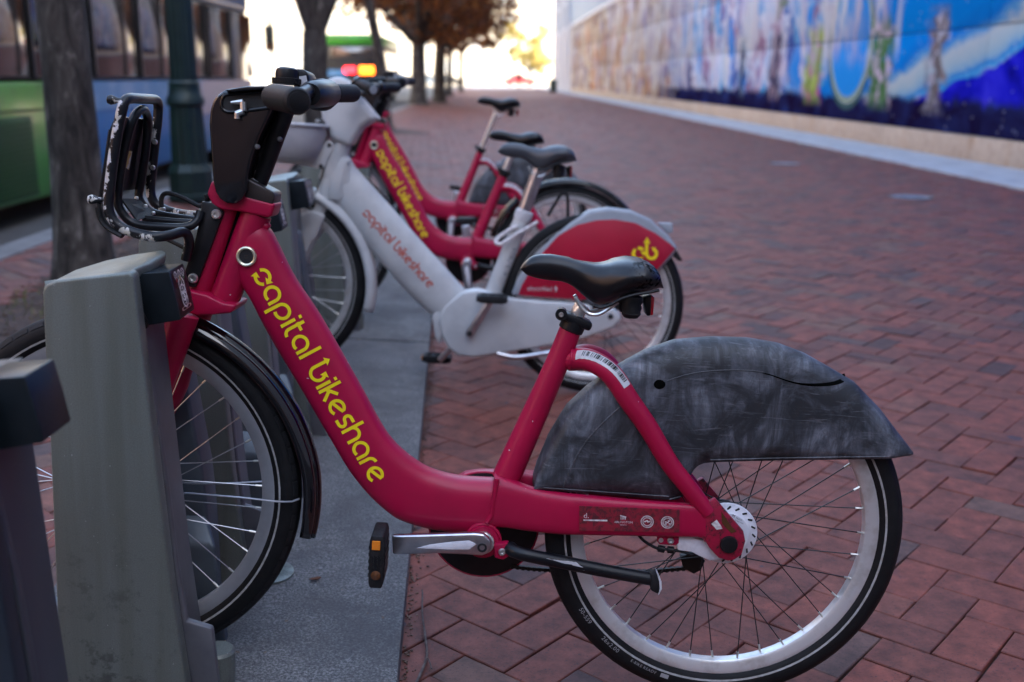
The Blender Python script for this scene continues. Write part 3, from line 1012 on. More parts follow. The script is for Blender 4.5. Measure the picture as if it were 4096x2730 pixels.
SAD_T, SAD_B = saddle_mesh()
CLAMP = [(0.2898,0,0.7074)][0]
def build_saddle(parent, mat, worn=True, s=1.0, c=None):
    c = c or CLAMP
    n = 34
    xs0, xs1 = SAD_T[0][0] + 0.001, SAD_T[-1][0] - 0.001
    tt = [(-p[0], p[2]) for p in SAD_T]
    tb = [(-p[0], p[2]) for p in SAD_B]
    wid = [(0, .013), (.04, .0195), (.12, .0225), (.30, .025), (.42, .031), (.55, .052), (.66, .074), (.76, .085), (.87, .085), (.95, .070), (1, .045)]
    rings = []
    K = 26
    for i in range(n):
        t = i / (n - 1)
        t = 0.5 - 0.5 * math.cos(PI * t)
        x = lerp(xs0, xs1, t)
        zt, zb = interp(tt, -x), interp(tb, -x)
        if i in (0, n - 1):
            zt, zb = (zt * .6 + zb * .4), (zb * .6 + zt * .4)
        hw = interp(wid, t)
        ring = []
        for k in range(K):
            a = 2 * PI * k / K
            sn, cs = math.sin(a), math.cos(a)
            y = hw * spow(cs, 0.75) * (1.0 if sn > -0.2 else 0.93)
            dip = 0.004 * math.exp(-(y / 0.012) ** 2) if t > 0.35 else 0
            z = lerp(zb, zt, 0.5 + 0.5 * spow(sn, 0.85)) - (dip if sn > 0 else 0)
            ring.append((((x - CLAMP[0]) * s), y * s, ((z - CLAMP[2]) * s)))
        rings.append(ring)
    o = G().loft(rings).build('saddle', mat, parent, smooth=60)
    o.location = (c[0], 0, c[2])
    def P(f, d):
        return [((p[0] - CLAMP[0]) * s, p[1] * s, (p[2] - CLAMP[2]) * s) for p in f]
    # lower trim, springs, tail lamp and rails hang from the saddle
    rim = P([(0.2761,0.072,0.7376),(0.2639,0.072,0.7347),(0.2464,0.072,0.7409),(0.2293,0.072,0.7519),(0.2061,0.072,0.7605),(0.1826,0.072,0.7658),(0.1665,0.072,0.7706)], 0)
    G().tube(catmull(rim, 24), 0.0028 * s, 8).build('saddle_trim', M['black_plastic'], o)
    sc = P([(0.2058,0.028,0.7477)], 0)[0]
    for side in (1, -1):
        g = G()
        g.lathe([(0.010 * s, 0.010 * s), (0.017 * s, 0.006 * s), (0.0185 * s, -0.002 * s), (0.0165 * s, -0.008 * s), (0.018 * s, -0.013 * s), (0.016 * s, -0.019 * s), (0.017 * s, -0.024 * s), (0.012 * s, -0.031 * s), (0.004 * s, -0.032 * s)], 18, 'z', (sc[0], side * 0.034 * s, sc[2] - 0.002))
        g.build('spring', M['black_rubber'], o)
    lp = P([(0.1838,0.012,0.7483),(0.1703,0.012,0.7538),(0.1688,0.012,0.717),(0.1759,0.012,0.7166)], 0)
    lx = lp[1][0]
    G().prism([(q[0], q[2]) for q in lp], -0.026 * s, 0.016 * s).build('lamp_housing', M['black_plastic'], o, bevel=0.002)
    G().prism([(lx, lp[1][2]), (lx - 0.006 * s, lp[1][2] - 0.004), (lx - 0.006 * s, lp[2][2] + 0.002), (lx + 0.001, lp[2][2])], -0.024 * s, 0.014 * s).build('tail_lamp', M['red_reflector'], o, bevel=0.001)
    for side in (1, -1):
        g = G()
        rl = P([(0.303,0.02,0.7424),(0.2925,0.02,0.7259),(0.2779,0.02,0.715),(0.2624,0.02,0.7146),(0.2491,0.02,0.7223),(0.2288,0.02,0.739)], 0)
        g.tube(catmull([(q[0], side * (0.014 + 0.006 * (i / 5)) * s, q[2]) for i, q in enumerate(rl)], 16), 0.0035 * s, 8)
        g.build('rail', M['steel'], o)
    return o

def build_red_bike(name, label, group, skirt=True, hero=False):
    bike = empty(name, label, 'bicycle', group)
    red = M['red']
    # --- swept main tube
    up = [(0.8668,0.012,0.8375),(0.8425,0.012,0.8286)] + [(0.8009,0.012,0.752),(0.7552,0.012,0.6869),(0.7139,0.012,0.6207),(0.672,0.012,0.5507),(0.6355,0.012,0.4882),(0.6114,0.012,0.457),(0.5816,0.012,0.4319),(0.5461,0.012,0.4115),(0.4936,0.012,0.3995),(0.427,0.012,0.3983)]
    lo = [(0.9014,0.012,0.7469),(0.8833,0.012,0.7184)] + [(0.873,0.012,0.7027),(0.8383,0.012,0.6393),(0.7768,0.012,0.5416),(0.7261,0.012,0.4592),(0.6899,0.012,0.4016),(0.6538,0.012,0.3585),(0.6178,0.012,0.3272),(0.5881,0.012,0.3106)] + [(0.5293,0.012,0.2976),(0.4597,0.012,0.2943),(0.4234,0.012,0.2964)]
    tube = Beam(up, lo, [(0, .027), (.5, .030), (.8, .033), (1, .036)], n=60, ex=3.0, K=32)
    G().loft(tube.rings).build('main_tube', red, bike, smooth=60)
    surf = tube.surf
    # --- head tube and steering assembly
    ht = [(0.8663,0,0.8544),(0.9206,0,0.6993)]
    G().tube([ht[0], ht[1]], 0.0262, 28).build('head_tube', red, bike)
    a, b = Vector(ht[0]), Vector(ht[1])
    ax = (a - b).normalized()
    G().disc_between(b - ax * 0.002, b + ax * 0.004, 0.0275, seg=28).build('lower_bearing', M['dock_dark'], bike)
    ft = [(0.9186,0,0.8659),(0.9656,0,0.7105)]
    G().tube([ft[0], ft[1]], 0.0225, 24).build('steering_tube', red, bike)
    cr = [(0.9378,0.02,0.9064),(0.9452,0.02,0.8839),(0.9351,0.02,0.8656),(0.9187,0.02,0.859),(0.892,0.02,0.8579),(0.867,0.02,0.8544),(0.8381,0.02,0.8496),(0.8332,0.02,0.8561),(0.8283,0.02,0.8745),(0.8532,0.02,0.8794),(0.8782,0.02,0.8842),(0.8801,0.02,0.894),(0.9032,0.02,0.9014),(0.9227,0.02,0.9073)]
    G().prism(cr, -0.031, 0.031).build('upper_crown', red, bike, bevel=0.011, bseg=4)
    lc = [(0.9775,0.03,0.7201),(0.9628,0.03,0.7168),(0.9395,0.03,0.7124),(0.9124,0.03,0.7002),(0.8896,0.03,0.6981),(0.8908,0.03,0.6907),(0.8979,0.03,0.6835),(0.9266,0.03,0.6786),(0.9553,0.03,0.6754),(0.9688,0.03,0.6788),(0.9734,0.03,0.6922)]
    G().prism(lc, -0.045, 0.045).build('lower_crown', red, bike, bevel=0.009, bseg=3)
    FH = (1.1047, 0.0, 0.0)
    hubz = [(1.1047,0,0.3461)][0]
    for s in (1, -1):
        lg = [(0.9788,0.052,0.6775),(0.9966,0.052,0.6101),(1.0121,0.052,0.5594),(1.024,0.052,0.515)]
        P = catmull([lg[0], lg[1], lg[2], lg[3], ((lg[3][0] + hubz[0]) / 2, 0, (lg[3][2] + hubz[2]) / 2), hubz], 18)
        P = [(p.x, s * lerp(0.047, 0.058, min(1, i / 9)), p.z) for i, p in enumerate(P)]
        G().tube(P, [lerp(0.0275, 0.012, (i / 17) ** 0.8) for i in range(18)], 18).build('fork_leg', red, bike)
    # computer cap
    cp = [(0.8581,0,0.8799),(0.8572,0,0.9)]
    p, q = Vector(cp[0]), Vector(cp[1])
    d = (Vector((p.x, 0, p.z)) - Vector((ht[1][0], 0, ht[1][2]))).normalized()
    c1 = [(0.8885,0,0.9159),(0.8835,0,0.918),(0.832,0,0.8944),(0.8296,0,0.8883),(0.8325,0,0.8725),(0.8577,0,0.8775),(0.8829,0,0.882),(0.8903,0,0.8927)]
    o = G().prism(c1, -0.030, 0.030).build('steering_cap', M['brown_black'], bike, bevel=0.007, bseg=3)
    tl, trr = [(0.8863,-0.004,0.9209),(0.8341,-0.004,0.8941)]
    tv = Vector((trr[0] - tl[0], 0, trr[2] - tl[2]))
    nv = Vector((-tv.z, 0, tv.x)).normalized()
    if nv.z < 0:
        nv = -nv
    cc = Vector(((tl[0] + trr[0]) / 2, 0, (tl[2] + trr[2]) / 2))
    rl = tv.length / 2
    tvn = tv.normalized()
    rings = []
    for hgt, sc in ((-0.010, 1.0), (0.0, 1.0), (0.003, .93)):
        rings.append([cc + tvn * (rl * sc * math.cos(2 * PI * k / 28)) + Vector((0, 1, 0)) * (0.029 * sc * math.sin(2 * PI * k / 28)) + nv * (hgt - 0.003) for k in range(28)])
    o = G().loft(rings).build('cap_lid', M['black_plastic'], bike)
    st = [cc + tvn * (u_ * rl) + Vector((0, v_, 0)) + nv * 0.0006 for u_, v_ in ((-.62, -.012), (-.62, .014), (-.08, .016), (-.08, -.012))]
    G().add(st, [(0, 1, 2, 3)]).build('cap_sticker', M['sticker'], o, smooth=0)
    # added black filler: painted shade in the gap between head and steering tubes
    fl = [(0.9077,0,0.8594),(0.8844,0,0.8581),(0.9349,0,0.7031),(0.9532,0,0.7094)]
    G().prism(fl, -.006, .006).build('slot_shade_fill', M['gap_black'], bike)
    # key lock with a bright ring
    lk = [(0.876,0.03,0.7815)][0]
    ys = surf(lk[0], lk[2], 0)
    g = G().lathe([(0.0170, -0.004), (0.0178, 0.003), (0.0170, 0.0062), (0.0150, 0.0072), (0.0125, 0.0058), (0.0118, -0.001)], 28, 'y', (lk[0], max(ys, .024), lk[2]))
    o = g.build('lock_ring', M['brass_ring'], bike)
    g = G().lathe([(0.0126, 0.0005), (0.0126, 0.0028), (0.004, 0.003), (0.0028, 0.0045), (0.0001, 0.0045)], 24, 'y', (lk[0], max(ys, .024), lk[2]))
    g.build('lock_core', M['dark_steel'], o)
    # weld bead at the top of the main tube
    wb = [(0.8596,0.008,0.8314),(0.8533,0.008,0.8345),(0.847,0.008,0.8336),(0.8425,0.008,0.8306)]
    G().tube(catmull(wb, 9), [0.0045, .007, .008, .0075, .0075, .008, .0075, .007, .005], 10).build('weld', red, bike)
    # --- mast: broad front shell with a slot, rear tube
    sh = [(0.9379,0.045,1.0008),(0.9364,0.045,1.0229),(0.9322,0.045,1.0384),(0.9254,0.045,1.0489),(0.9143,0.045,1.0572),(0.8989,0.045,1.0603),(0.8475,0.045,1.0685),(0.8303,0.045,1.0695),(0.8233,0.045,1.0649),(0.8227,0.045,1.0383),(0.8339,0.045,1.0325),(0.8388,0.045,1.0203),(0.8529,0.045,0.9888),(0.8654,0.045,0.9538),(0.8727,0.045,0.9223),(0.8737,0.045,0.8945),(0.8808,0.045,0.8801),(0.8929,0.045,0.871),(0.907,0.045,0.8712),(0.9193,0.045,0.8787),(0.9261,0.045,0.8896),(0.9304,0.045,0.9067),(0.934,0.045,0.9497)]
    G().prism(sh, -0.048, 0.046).build('mast_shell', M['fender_black'], bike, bevel=0.012, bseg=4)
    rim_pts = [(0.9173,0.046,1.0384),(0.914,0.046,1.0479),(0.9054,0.046,1.0521),(0.8745,0.046,1.056),(0.8436,0.046,1.0597),(0.8376,0.046,1.0576),(0.8377,0.046,1.0373),(0.8431,0.046,1.0336),(0.8982,0.046,1.0235),(0.912,0.046,1.0252),(0.9169,0.046,1.0308)]
    G().prism([(p[0], p[2]) for p in rim_pts], 0.0448, 0.0468).build('mast_slot', M['dock_dark'], bike, smooth=0)
    g = G()
    for side in (1,):
        g.tube(catmull(rim_pts + rim_pts[:1], 40)[:-1], 0.0035, 8, closed=True)
    g.build('slot_rim', M['gloss_black'], bike)
    hk = [(0.8995,0.055,1.0386),(0.8798,0.055,1.0411),(0.8788,0.055,1.0261),(0.889,0.055,1.0212),(0.8889,0.055,1.0128)]
    g = G()
    hk2 = [Vector(p) for p in hk]
    g.tube([hk2[0], hk2[1]], [0.0022, 0.0048], 8)
    g.tube([hk2[1], hk2[2]], [0.0052, 0.0056], 8)
    g.tube([hk2[2], hk2[3], hk2[4]], [0.0056, 0.0056, 0.0050], 8)
    g.build('hook', M['steel'], bike, smooth=20)
    rt = catmull([(0.8182,-0.004,1.044),(0.8239,-0.004,1.0228),(0.8348,-0.004,0.9906),(0.8466,-0.004,0.9547),(0.8585,-0.004,0.9203),(0.8662,-0.004,0.9003)], 20)
    G().tube(rt, [lerp(.0155, .0135, i / 19) for i in range(20)], 18).build('mast_tube', M['black_plastic'], bike)
    pl = [(0.8453,-0.004,1.0285),(0.8356,-0.004,1.029),(0.849,-0.004,0.9863),(0.8666,-0.004,0.9252),(0.8793,-0.004,0.9333),(0.8623,-0.004,0.9855)]
    G().prism(pl, -0.022, -0.008).build('mast_web', M['dark_web'], bike, bevel=0.002)
    for q, d_ in (([(0.8273,0.008,0.9836)][0], 0.010), ([(0.8567,0.046,0.9689)][0], 0.046)):
        G().lathe([(0.0045, -0.003), (0.0045, 0.001), (0.003, 0.003), (0.001, 0.0032)], 14, 'y', (q[0], d_, q[2])).build('mast_bolt', M['dull_bolt'], bike)
    # --- handlebar
    hb = [(0.8018,0.19,1.0476),(0.8504,0,1.0609),(0.7813,-0.2,1.0738)]
    bar_in, bar_mid, bar_far = [Vector(p) for p in hb]
    e1, e2 = [Vector(p) for p in [(0.7369,0.32,1.0383),(0.753,-0.33,1.0822)]]
    bar_mid = (bar_in + bar_far) / 2 + Vector((0.004, 0, 0))
    bar = catmull([bar_in, Vector((bar_in.x + .004, .09, bar_in.z + .006)), bar_mid, Vector((bar_far.x + .008, -.1, bar_far.z + .002)), bar_far], 24)
    hbar = G().tube(bar, 0.0128, 14).build('handlebar', M['black_plastic'], bike)
    bl = [(0.9104,0.06,1.0575),(0.8713,0.06,1.0662),(0.8441,0.06,1.0685),(0.8219,0.06,1.0678),(0.8218,0.06,1.0641),(0.844,0.06,1.0628),(0.895,0.06,1.0559)]
    G().prism(bl, -0.05, 0.062).build('stem_cover', M['fender_black'], bike, bevel=0.004)
    def grip(a, b, r):
        P = [a.lerp(b, t) for t in (0, .06, .12, .9, .97, 1.0)]
        g = G().tube(P, [r * .88, r * .98, r, r * 1.02, r, r * .86], 24)
        o = g.build('grip', M['black_rubber'], bike)
        d = (b - a).normalized()
        G().tube([b - d * .001, b + d * .0012, b + d * .002], [r * .72, r * .72, r * .6], 24).build('grip_cap', M['black_plastic'], o)
        return o
    grip(bar_in, e1, 0.0195)
    grip(bar_far.lerp(e2, .15), e2, 0.0175)
    # shifter body, label, bell, brake clamp on the far side
    sb = [(0.8254,-0.13,1.1084),(0.8066,-0.13,1.1082),(0.7988,-0.13,1.1004),(0.795,-0.13,1.0637),(0.8051,-0.13,1.0502),(0.8224,-0.13,1.0621),(0.8257,-0.13,1.0822)]
    o = G().prism(sb, -0.170, -0.085).build('shifter', M['black_plastic'], bike, bevel=0.005, bseg=3)
    ls = [(0.8152,-0.103,1.0949),(0.8023,-0.103,1.0975),(0.7976,-0.103,1.0747),(0.81,-0.103,1.0721)]
    G().prism(ls, -0.0850, -0.0835).build('shifter_sticker', M['sticker'], o, smooth=0)
    bc = [(0.8363,-0.085,1.0798),(0.837,-0.085,1.1094)]
    bx, bz0, bz1 = bc[0][0], bc[0][2], bc[1][2]
    hgt = bz1 - bz0
    g = G().lathe([(0.0245, 0), (0.0255, hgt * .18), (0.0245, hgt * .36), (0.0205, hgt * .38), (0.0205, hgt * .70), (0.0185, hgt * .90), (0.013, hgt), (0.0001, hgt * 1.02)], 30, 'z', (bx, -0.085, bz0))
    o = g.build('bell', M['black_plastic'], bike, smooth=30)
    g = G()
    for k in range(40):
        a = 2 * PI * k / 40
        g.box((bx + 0.0252 * math.cos(a), -0.085 + 0.0252 * math.sin(a), bz0 + hgt * .19), (0.002, 0.002, hgt * .3), Matrix.Rotation(a, 3, 'Z'))
    g.build('bell_ribs', M['black_rubber'], o, smooth=0)
    lv = [(0.7925,-0.175,1.069)][0]
    d = (e2 - bar_far).normalized()
    c = Vector(lv)
    rings = []
    G().tube([c - d * .050, c - d * .040, c - d * .022, c - d * .018, c + d * .014, c + d * .020], [.018, .024, .026, .0285, .030, .024], 22).build('brake_clamp', M['black_plastic'], bike)
    tb0 = bar_in.lerp(bar_far, .62)
    G().tube([tb0, tb0.lerp(bar_far, .1), bar_far.lerp(tb0, .05), bar_far], [.019, .0235, .026, .022], 20).build('twist_shifter', M['black_plastic'], bike)
    ld = catmull([c + Vector((.012, .0, .0)), c + Vector((.030, -.02, -.006)), c + Vector((.030, -.08, -.010)), c + Vector((.022, -.13, -.012))], 14)
    G().tube(ld, [.006, .006, .006, .0055, .005, .005, .005, .005, .005, .005, .005, .005, .005, .006], 8).build('brake_lever', M['black_plastic'], bike)
    g = G()
    q = [(0.7849,-0.145,1.0651)][0]
    g.lathe([(0.004, -.002), (0.004, .002), (0.002, .003)], 10, 'y', q)
    g.build('clamp_bolt', M['steel'], bike)
    # brake cables
    cb = [(1.0376,-0.02,0.8536),(1.0382,-0.02,0.8682),(1.0328,-0.02,0.8772),(1.0176,-0.015,0.8783),(0.9928,-0.01,0.8713),(0.9636,0,0.861),(0.9494,0.01,0.8729),(0.9518,0.012,0.8824)]
    G().tube(catmull(cb, 34), 0.0042, 8).build('cable', M['black_rubber'], bike)
    cb = [(1.0425,-0.02,0.8033),(1.0209,-0.02,0.7947),(0.9913,0,0.7865)]
    G().tube(catmull(cb, 12), 0.0038, 8).build('cable', M['black_rubber'], bike)
    # --- front carrier of bent tubes
    out = [(0.9768,0.042,0.771),(0.971,0.046,0.7919),(0.9685,0.05,0.8028),(0.9704,0.058,0.8166),(0.9768,0.068,0.8202),(0.9865,0.085,0.8165),(1.0075,0.1,0.8131),(1.0332,0.1,0.8153),(1.0607,0.1,0.8228),(1.0789,0.1,0.8364),(1.0861,0.1,0.8543),(1.0856,0.1,0.8744),(1.0797,0.1,0.9254),(1.071,0.1,0.9796),(1.0629,0.1,1.0173),(1.0601,0.096,1.0291),(1.0584,0.075,1.0346),(1.0598,0.02,1.0366),(1.0676,-0.055,1.0389),(1.0679,-0.085,1.0381),(1.0694,-0.1,1.0285),(1.0708,-0.1,1.0028),(1.0754,-0.1,0.9628),(1.0815,-0.1,0.9064),(1.0835,-0.1,0.876),(1.0769,-0.1,0.8561),(1.0581,-0.1,0.8441),(1.0301,-0.095,0.8389),(0.9806,-0.05,0.8395)]
    bk = G().tube(catmull(out, 120), 0.0086, 14).build('front_carrier', M['chipped'], bike)
    inn = [(0.9551,0.03,0.8545),(0.9593,0.035,0.8393),(0.9724,0.045,0.8278),(1.0086,0.05,0.8251),(1.0595,0.05,0.8277),(1.0811,0.05,0.8443),(1.089,0.05,0.8683),(1.0825,0.05,0.9245),(1.0718,0.048,0.9767),(1.0633,0.04,1.0077),(1.0606,0.012,1.019),(1.0641,-0.02,1.0133),(1.0685,-0.04,0.9936),(1.0746,-0.045,0.9431),(1.0858,-0.05,0.8837),(1.0879,-0.05,0.8668),(1.076,-0.05,0.8497),(1.0522,-0.05,0.8382),(0.9817,-0.04,0.8321)]
    G().tube(catmull(inn, 90), 0.0075, 12).build('carrier_inner_tube', M['black_tube'], bk)
    mid = [(1.0632,0,0.8338),(1.0245,0,0.8322),(0.9741,0,0.8313)]
    G().tube(catmull(mid, 10), 0.006, 10).build('carrier_rail', M['black_tube'], bk)
    pt = [(1.0838,0.05,0.8686),(1.0864,-0.04,0.8638),(1.0565,-0.045,0.8383),(1.0594,0.045,0.8331)]
    pv = [Vector(p) for p in pt]
    nn = (pv[1] - pv[0]).cross(pv[3] - pv[0]).normalized() * .0015
    g = G().add([p + nn for p in pv] + [p - nn for p in pv], [(0, 1, 2, 3), (7, 6, 5, 4), (0, 4, 5, 1), (1, 5, 6, 2), (2, 6, 7, 3), (3, 7, 4, 0)])
    pla = g.build('carrier_plate', M['black_rubber'], bk)
    for q in [(1.074,0.03,0.847),(1.066,-0.02,0.8536),(1.085,-0.03,0.8659),(1.0572,-0.035,0.8408)]:
        g = G()
        g.lathe([(0.0036, -.002), (0.0036, .002), (0.002, .0036), (0.0001, .0036)], 12, 'z', q)
        g.build('rivet', M['steel'], bk)
    # front panel carried ahead of the tubes
    pf = [(1.0823,0.1,0.986),(1.1014,0.1,0.8807)]
    tp, bt = Vector(pf[0]), Vector(pf[1])
    ux = (tp - bt).normalized()
    fwd = Vector((1, 0, 0))
    V = []
    for z_, y_ in ((1.18, -.085), (1.18, .085), (1.0, .1), (0, .1), (0, -.1), (1.0, -.1)):
        pnt = bt.lerp(tp, z_)
        V.append(Vector((pnt.x, y_, pnt.z)))
    n_ = len(V)
    g = G().add(V + [p + Vector((-.004, 0, -.001)) for p in V], [tuple(range(n_)), tuple(range(2 * n_ - 1, n_ - 1, -1))] + [(i, i + n_, (i + 1) % n_ + n_, (i + 1) % n_) for i in range(n_)])
    fp = g.build('front_panel', M['black_plastic'], bk, smooth=20)
    lb = [(1.0804,0.02,0.949),(1.0851,-0.01,0.9474),(1.0911,-0.01,0.9151),(1.0857,0.02,0.9201)]
    g = G().add([(p[0], p[1], p[2]) for p in lb], [(0, 1, 2, 3)])
    g.build('torn_sticker', M['label_yellow'], bk, smooth=0)
    sp_ = [(1.0885,-0.1,0.971),(1.0708,-0.1,0.9707),(1.0764,-0.1,0.9138),(1.0926,-0.1,0.9138)]
    G().prism([(p[0], p[2]) for p in sp_], -0.104, -0.096).build('side_bracket', M['black_plastic'], bk, bevel=0.001)
    for q in [(1.0718,-0.09,0.9648),(1.076,-0.09,0.919),(1.0563,-0.088,0.845)]:
        g = G()
        bolt(g, q, 0.0048)
        g.build('bracket_bolt', M['steel'], bk)
    for pa, pb in ([(1.0632,0.1,1.0296),(1.0748,0.1,1.0298)], [(1.0933,0.1,0.8684),(1.1075,0.1,0.868)]):
        pa, pb = Vector(pa), Vector(pb)
        dd = (pb - pa).normalized()
        g = G()
        g.tube([pa, pb - dd * .004, pb, pb + dd * .006, pb + dd * .011, pb + dd * .013], [.004, .0045, .0065, .0082, .0065, .002], 12)
        g.build('peg', M['chipped'], bk)
    sl = [(1.1029,0.1,0.856),(1.0981,0.1,0.8371),(1.0854,0.1,0.8223),(1.0635,0.1,0.8112)]
    G().tube(catmull(sl, 16), 0.0045, 10, flat=2.2).build('strap', M['black_rubber'], bk)
    sl = [(1.0842,0.095,0.9824),(1.0947,0.095,0.9136),(1.1009,0.095,0.8787),(1.1033,0.098,0.855)]
    G().tube(catmull(sl, 12), 0.003, 8).build('strap', M['black_rubber'], bk)
    br = [(0.954,0.026,0.8722),(0.9335,0.026,0.8696),(0.9156,0.026,0.8547),(0.9625,0.026,0.7223),(0.9792,0.026,0.7222),(0.9873,0.026,0.7272),(0.9838,0.026,0.7437),(0.9654,0.026,0.8023),(0.9559,0.026,0.8456)]
    o = G().prism(br, 0.020, 0.031).build('carrier_bracket', M['black_plastic'], bk, bevel=0.003)
    for q in [(0.9282,0.033,0.8508),(0.9669,0.033,0.7383)]:
        g = G()
        bolt(g, (q[0], .031, q[2]), 0.0088, h=0.005)
        g.build('bracket_screw', M['steel'], o)
    # --- front wheel and fender
    wheel(bike, hubz[0], hubz[2], WR, 'front', ('spoke_silver', 'nipple'), True, 'rim_grey', rot0=0.06, name='front_wheel')
    rings = []
    for i in range(40):
        a = R(lerp(72, -12.5, i / 39))
        rr = lerp(0.340, 0.358, min(1, i / 30))
        cxv, czv = -math.cos(a), math.sin(a)
        ring = []
        sc = 1.0 if i > 1 else .9
        for yy, dr in ((.033, -.020), (.0325, -.012), (.0290, -.003), (.0215, -.0005), (.0150, -.0025), (.0105, .0045), (0, .006), (-.0105, .0045), (-.0150, -.0025), (-.0215, -.0005), (-.0290, -.003), (-.0325, -.012), (-.033, -.020)):
            tip = 1.0 if i < 36 else 1 - (i - 35) * .12
            ring.append((hubz[0] + cxv * (rr + dr), yy * tip, hubz[2] + czv * (rr + dr)))
        rings.append(ring)
    o = G().loft(rings, False, False, wrap=False).build('front_fender', M['fender_black'], bike, smooth=60, fix=False)
    md = o.modifiers.new('thickness', 'SOLIDIFY')
    md.thickness = 0.0025
    md.offset = 0
    for yy, pts in ((.036, [(690,800),(760,793),(860,800),(1000,812),(1130,826),(1200,826),(1228,815)]), (-.036, [(690,745),(800,752),(950,752),(1090,745)])):
        pp = [(p[0], yy, p[2]) for p in ([(1.0074,0.036,0.3458),(0.977,0.036,0.3507),(0.9334,0.036,0.35),(0.8724,0.036,0.3481),(0.8156,0.036,0.345),(0.785,0.036,0.3467),(0.773,0.036,0.3525)] if yy > 0 else [(1.03,-0.036,0.3463),(0.9803,-0.036,0.3458),(0.9125,-0.036,0.3498),(0.8493,-0.036,0.3567),(0.8222,-0.036,0.356)])]
        g = G()
        g.tube(catmull([(hubz[0], yy * 1.2, hubz[2])] + pp, 24), 0.0019, 8)
        g.build('fender_stay', M['silver'], o)
    fb = [(0.754,0,0.3683),(0.7482,0,0.3687)]
    G().disc_between((fb[0][0] + .004, 0, fb[0][2]), fb[1], .0032, seg=10).build('fender_bolt', M['steel'], o)

    # --- seat tube, post, clamp
    stp = [(0.4056,0,0.399),(0.3701,0,0.5066)] + [(0.3305,0,0.6079),(0.3157,0,0.6663),(0.3037,0,0.6923)]
    G().tube(catmull([stp[0], stp[2], stp[4]], 14), [lerp(.0262, .0195, i / 13) for i in range(14)], 22, flat=1.0).build('seat_tube', red, bike)
    top = Vector([(0.302,0,0.6947)][0])
    axs = (top - Vector(stp[0])).normalized()
    G().tube([top - axs * .016, top - axs * .014, top + axs * .006, top + axs * .008], [.020, .0225, .0225, .020], 24).build('seat_clamp', M['black_plastic'], bike)
    q = Vector([(0.327,0.02,0.7121)][0])
    G().tube([Vector((q.x, .028, q.z)), Vector((q.x, .030, q.z)), Vector((q.x - .004, -.02, q.z - .003))], [.0085, .0105, .0095], 18).build('quick_release', M['black_plastic'], bike)
    g = G()
    bolt(g, (q.x, .030, q.z), .0045)
    g.build('release_bolt', M['steel'], bike)
    q2 = [(0.3004,0.02,0.7068),(0.2734,0.02,0.6959)]
    G().prism([(0.3215,0,0.715),(0.3026,0,0.7114),(0.2688,0,0.6976),(0.274,0,0.683),(0.3044,0,0.6939),(0.3205,0,0.7008)], -.021, .0225).build('clamp_band', M['black_plastic'], bike, bevel=.005)
    post = empty_part = None
    pc = Vector(CLAMP)
    pt0 = top - axs * .24
    G().tube(catmull([pt0, top, Vector([(0.297,0,0.7126)][0]), Vector([(0.2866,0,0.728)][0])], 20), .0135, 18).build('seat_post', M['steel'], bike)
    build_saddle(bike, M['vinyl'])
    # --- chain stays, seat stays, dropouts
    cu = [(0.4264,0.05,0.4138),(0.3808,0.05,0.4031),(0.3352,0.05,0.3957),(0.2641,0.05,0.3931),(0.167,0.05,0.3903),(0.0667,0.05,0.3903),(0.0503,0.05,0.3886)]
    cl = [(0.4301,0.05,0.3083),(0.4014,0.05,0.3168),(0.3236,0.05,0.3178),(0.1941,0.05,0.3236),(0.0806,0.05,0.3284),(0.0513,0.05,0.3288),(0.0441,0.05,0.321)]
    stay = Beam(cu, cl, [(0, .030), (.15, .018), (1, .011)], [(0, .008), (.15, .034), (.35, .049), (1, .056)], n=40, ex=3.4, K=24)
    G().loft(stay.rings).build('chain_stay', red, bike, smooth=60)
    G().loft([[(p.x, -p.y, p.z) for p in r] for r in stay.rings]).build('chain_stay', red, bike, smooth=60)
    ss = [(0.3039,0,0.6274),(0.2746,0.022,0.6336),(0.2445,0.04,0.6233),(0.2233,0.048,0.6037),(0.2008,0.052,0.573),(0.1639,0.054,0.5271),(0.1199,0.055,0.4633),(0.0797,0.056,0.4175),(0.0438,0.057,0.3765)]
    for s in (1, -1):
        P = catmull([(p[0], s * p[1], p[2]) for p in ss], 40)
        G().tube(P, [lerp(.0205, .0150, i / 39) for i in range(40)], 20).build('seat_stay', red, bike)
    dp = [(0.0669,0.06,0.3911),(0.0511,0.06,0.3947),(0.0345,0.06,0.4057),(0.0201,0.06,0.3904),(-0.0213,0.06,0.3473),(-0.0267,0.06,0.3289),(-0.0224,0.06,0.3031),(-0.0104,0.06,0.2931),(0.0008,0.06,0.2904),(0.0175,0.06,0.2949),(0.0353,0.06,0.3117),(0.052,0.06,0.3339),(0.0613,0.06,0.3645)]
    for y0, y1 in ((.053, .066), (-.066, -.053)):
        G().prism(dp, y0, y1).build('dropout', M['worn_red'], bike, bevel=.003)
    ac = [(0.0029,0.068,0.3218)][0]
    G().lathe([(.0155, 0.060), (.0162, .067), (.0148, .071), (.0001, .0718)], 24, 'y', (ac[0], 0, ac[2])).build('axle_cap', M['black_plastic'], bike)
    sk = [(0.0222,0.066,0.383),(0.002,0.066,0.3566),(-0.0086,0.066,0.3471),(0.0007,0.066,0.3432),(0.0185,0.066,0.3607)]
    G().prism(sk, .0655, .0668).build('rust_patch', M['brown_reflector'], bike, smooth=0)
    sk = [(0.0376,0.066,0.3586),(0.0288,0.066,0.3668),(0.0196,0.066,0.3556),(0.0169,0.066,0.3507),(0.027,0.066,0.3484)]
    G().prism(sk, .0655, .0668).build('torn_sticker', M['white_text'], bike, smooth=0)
    # white brake drum with slots, and its arm
    bz = WR
    bc = [(0.0023,0.036,0.3311)][0]
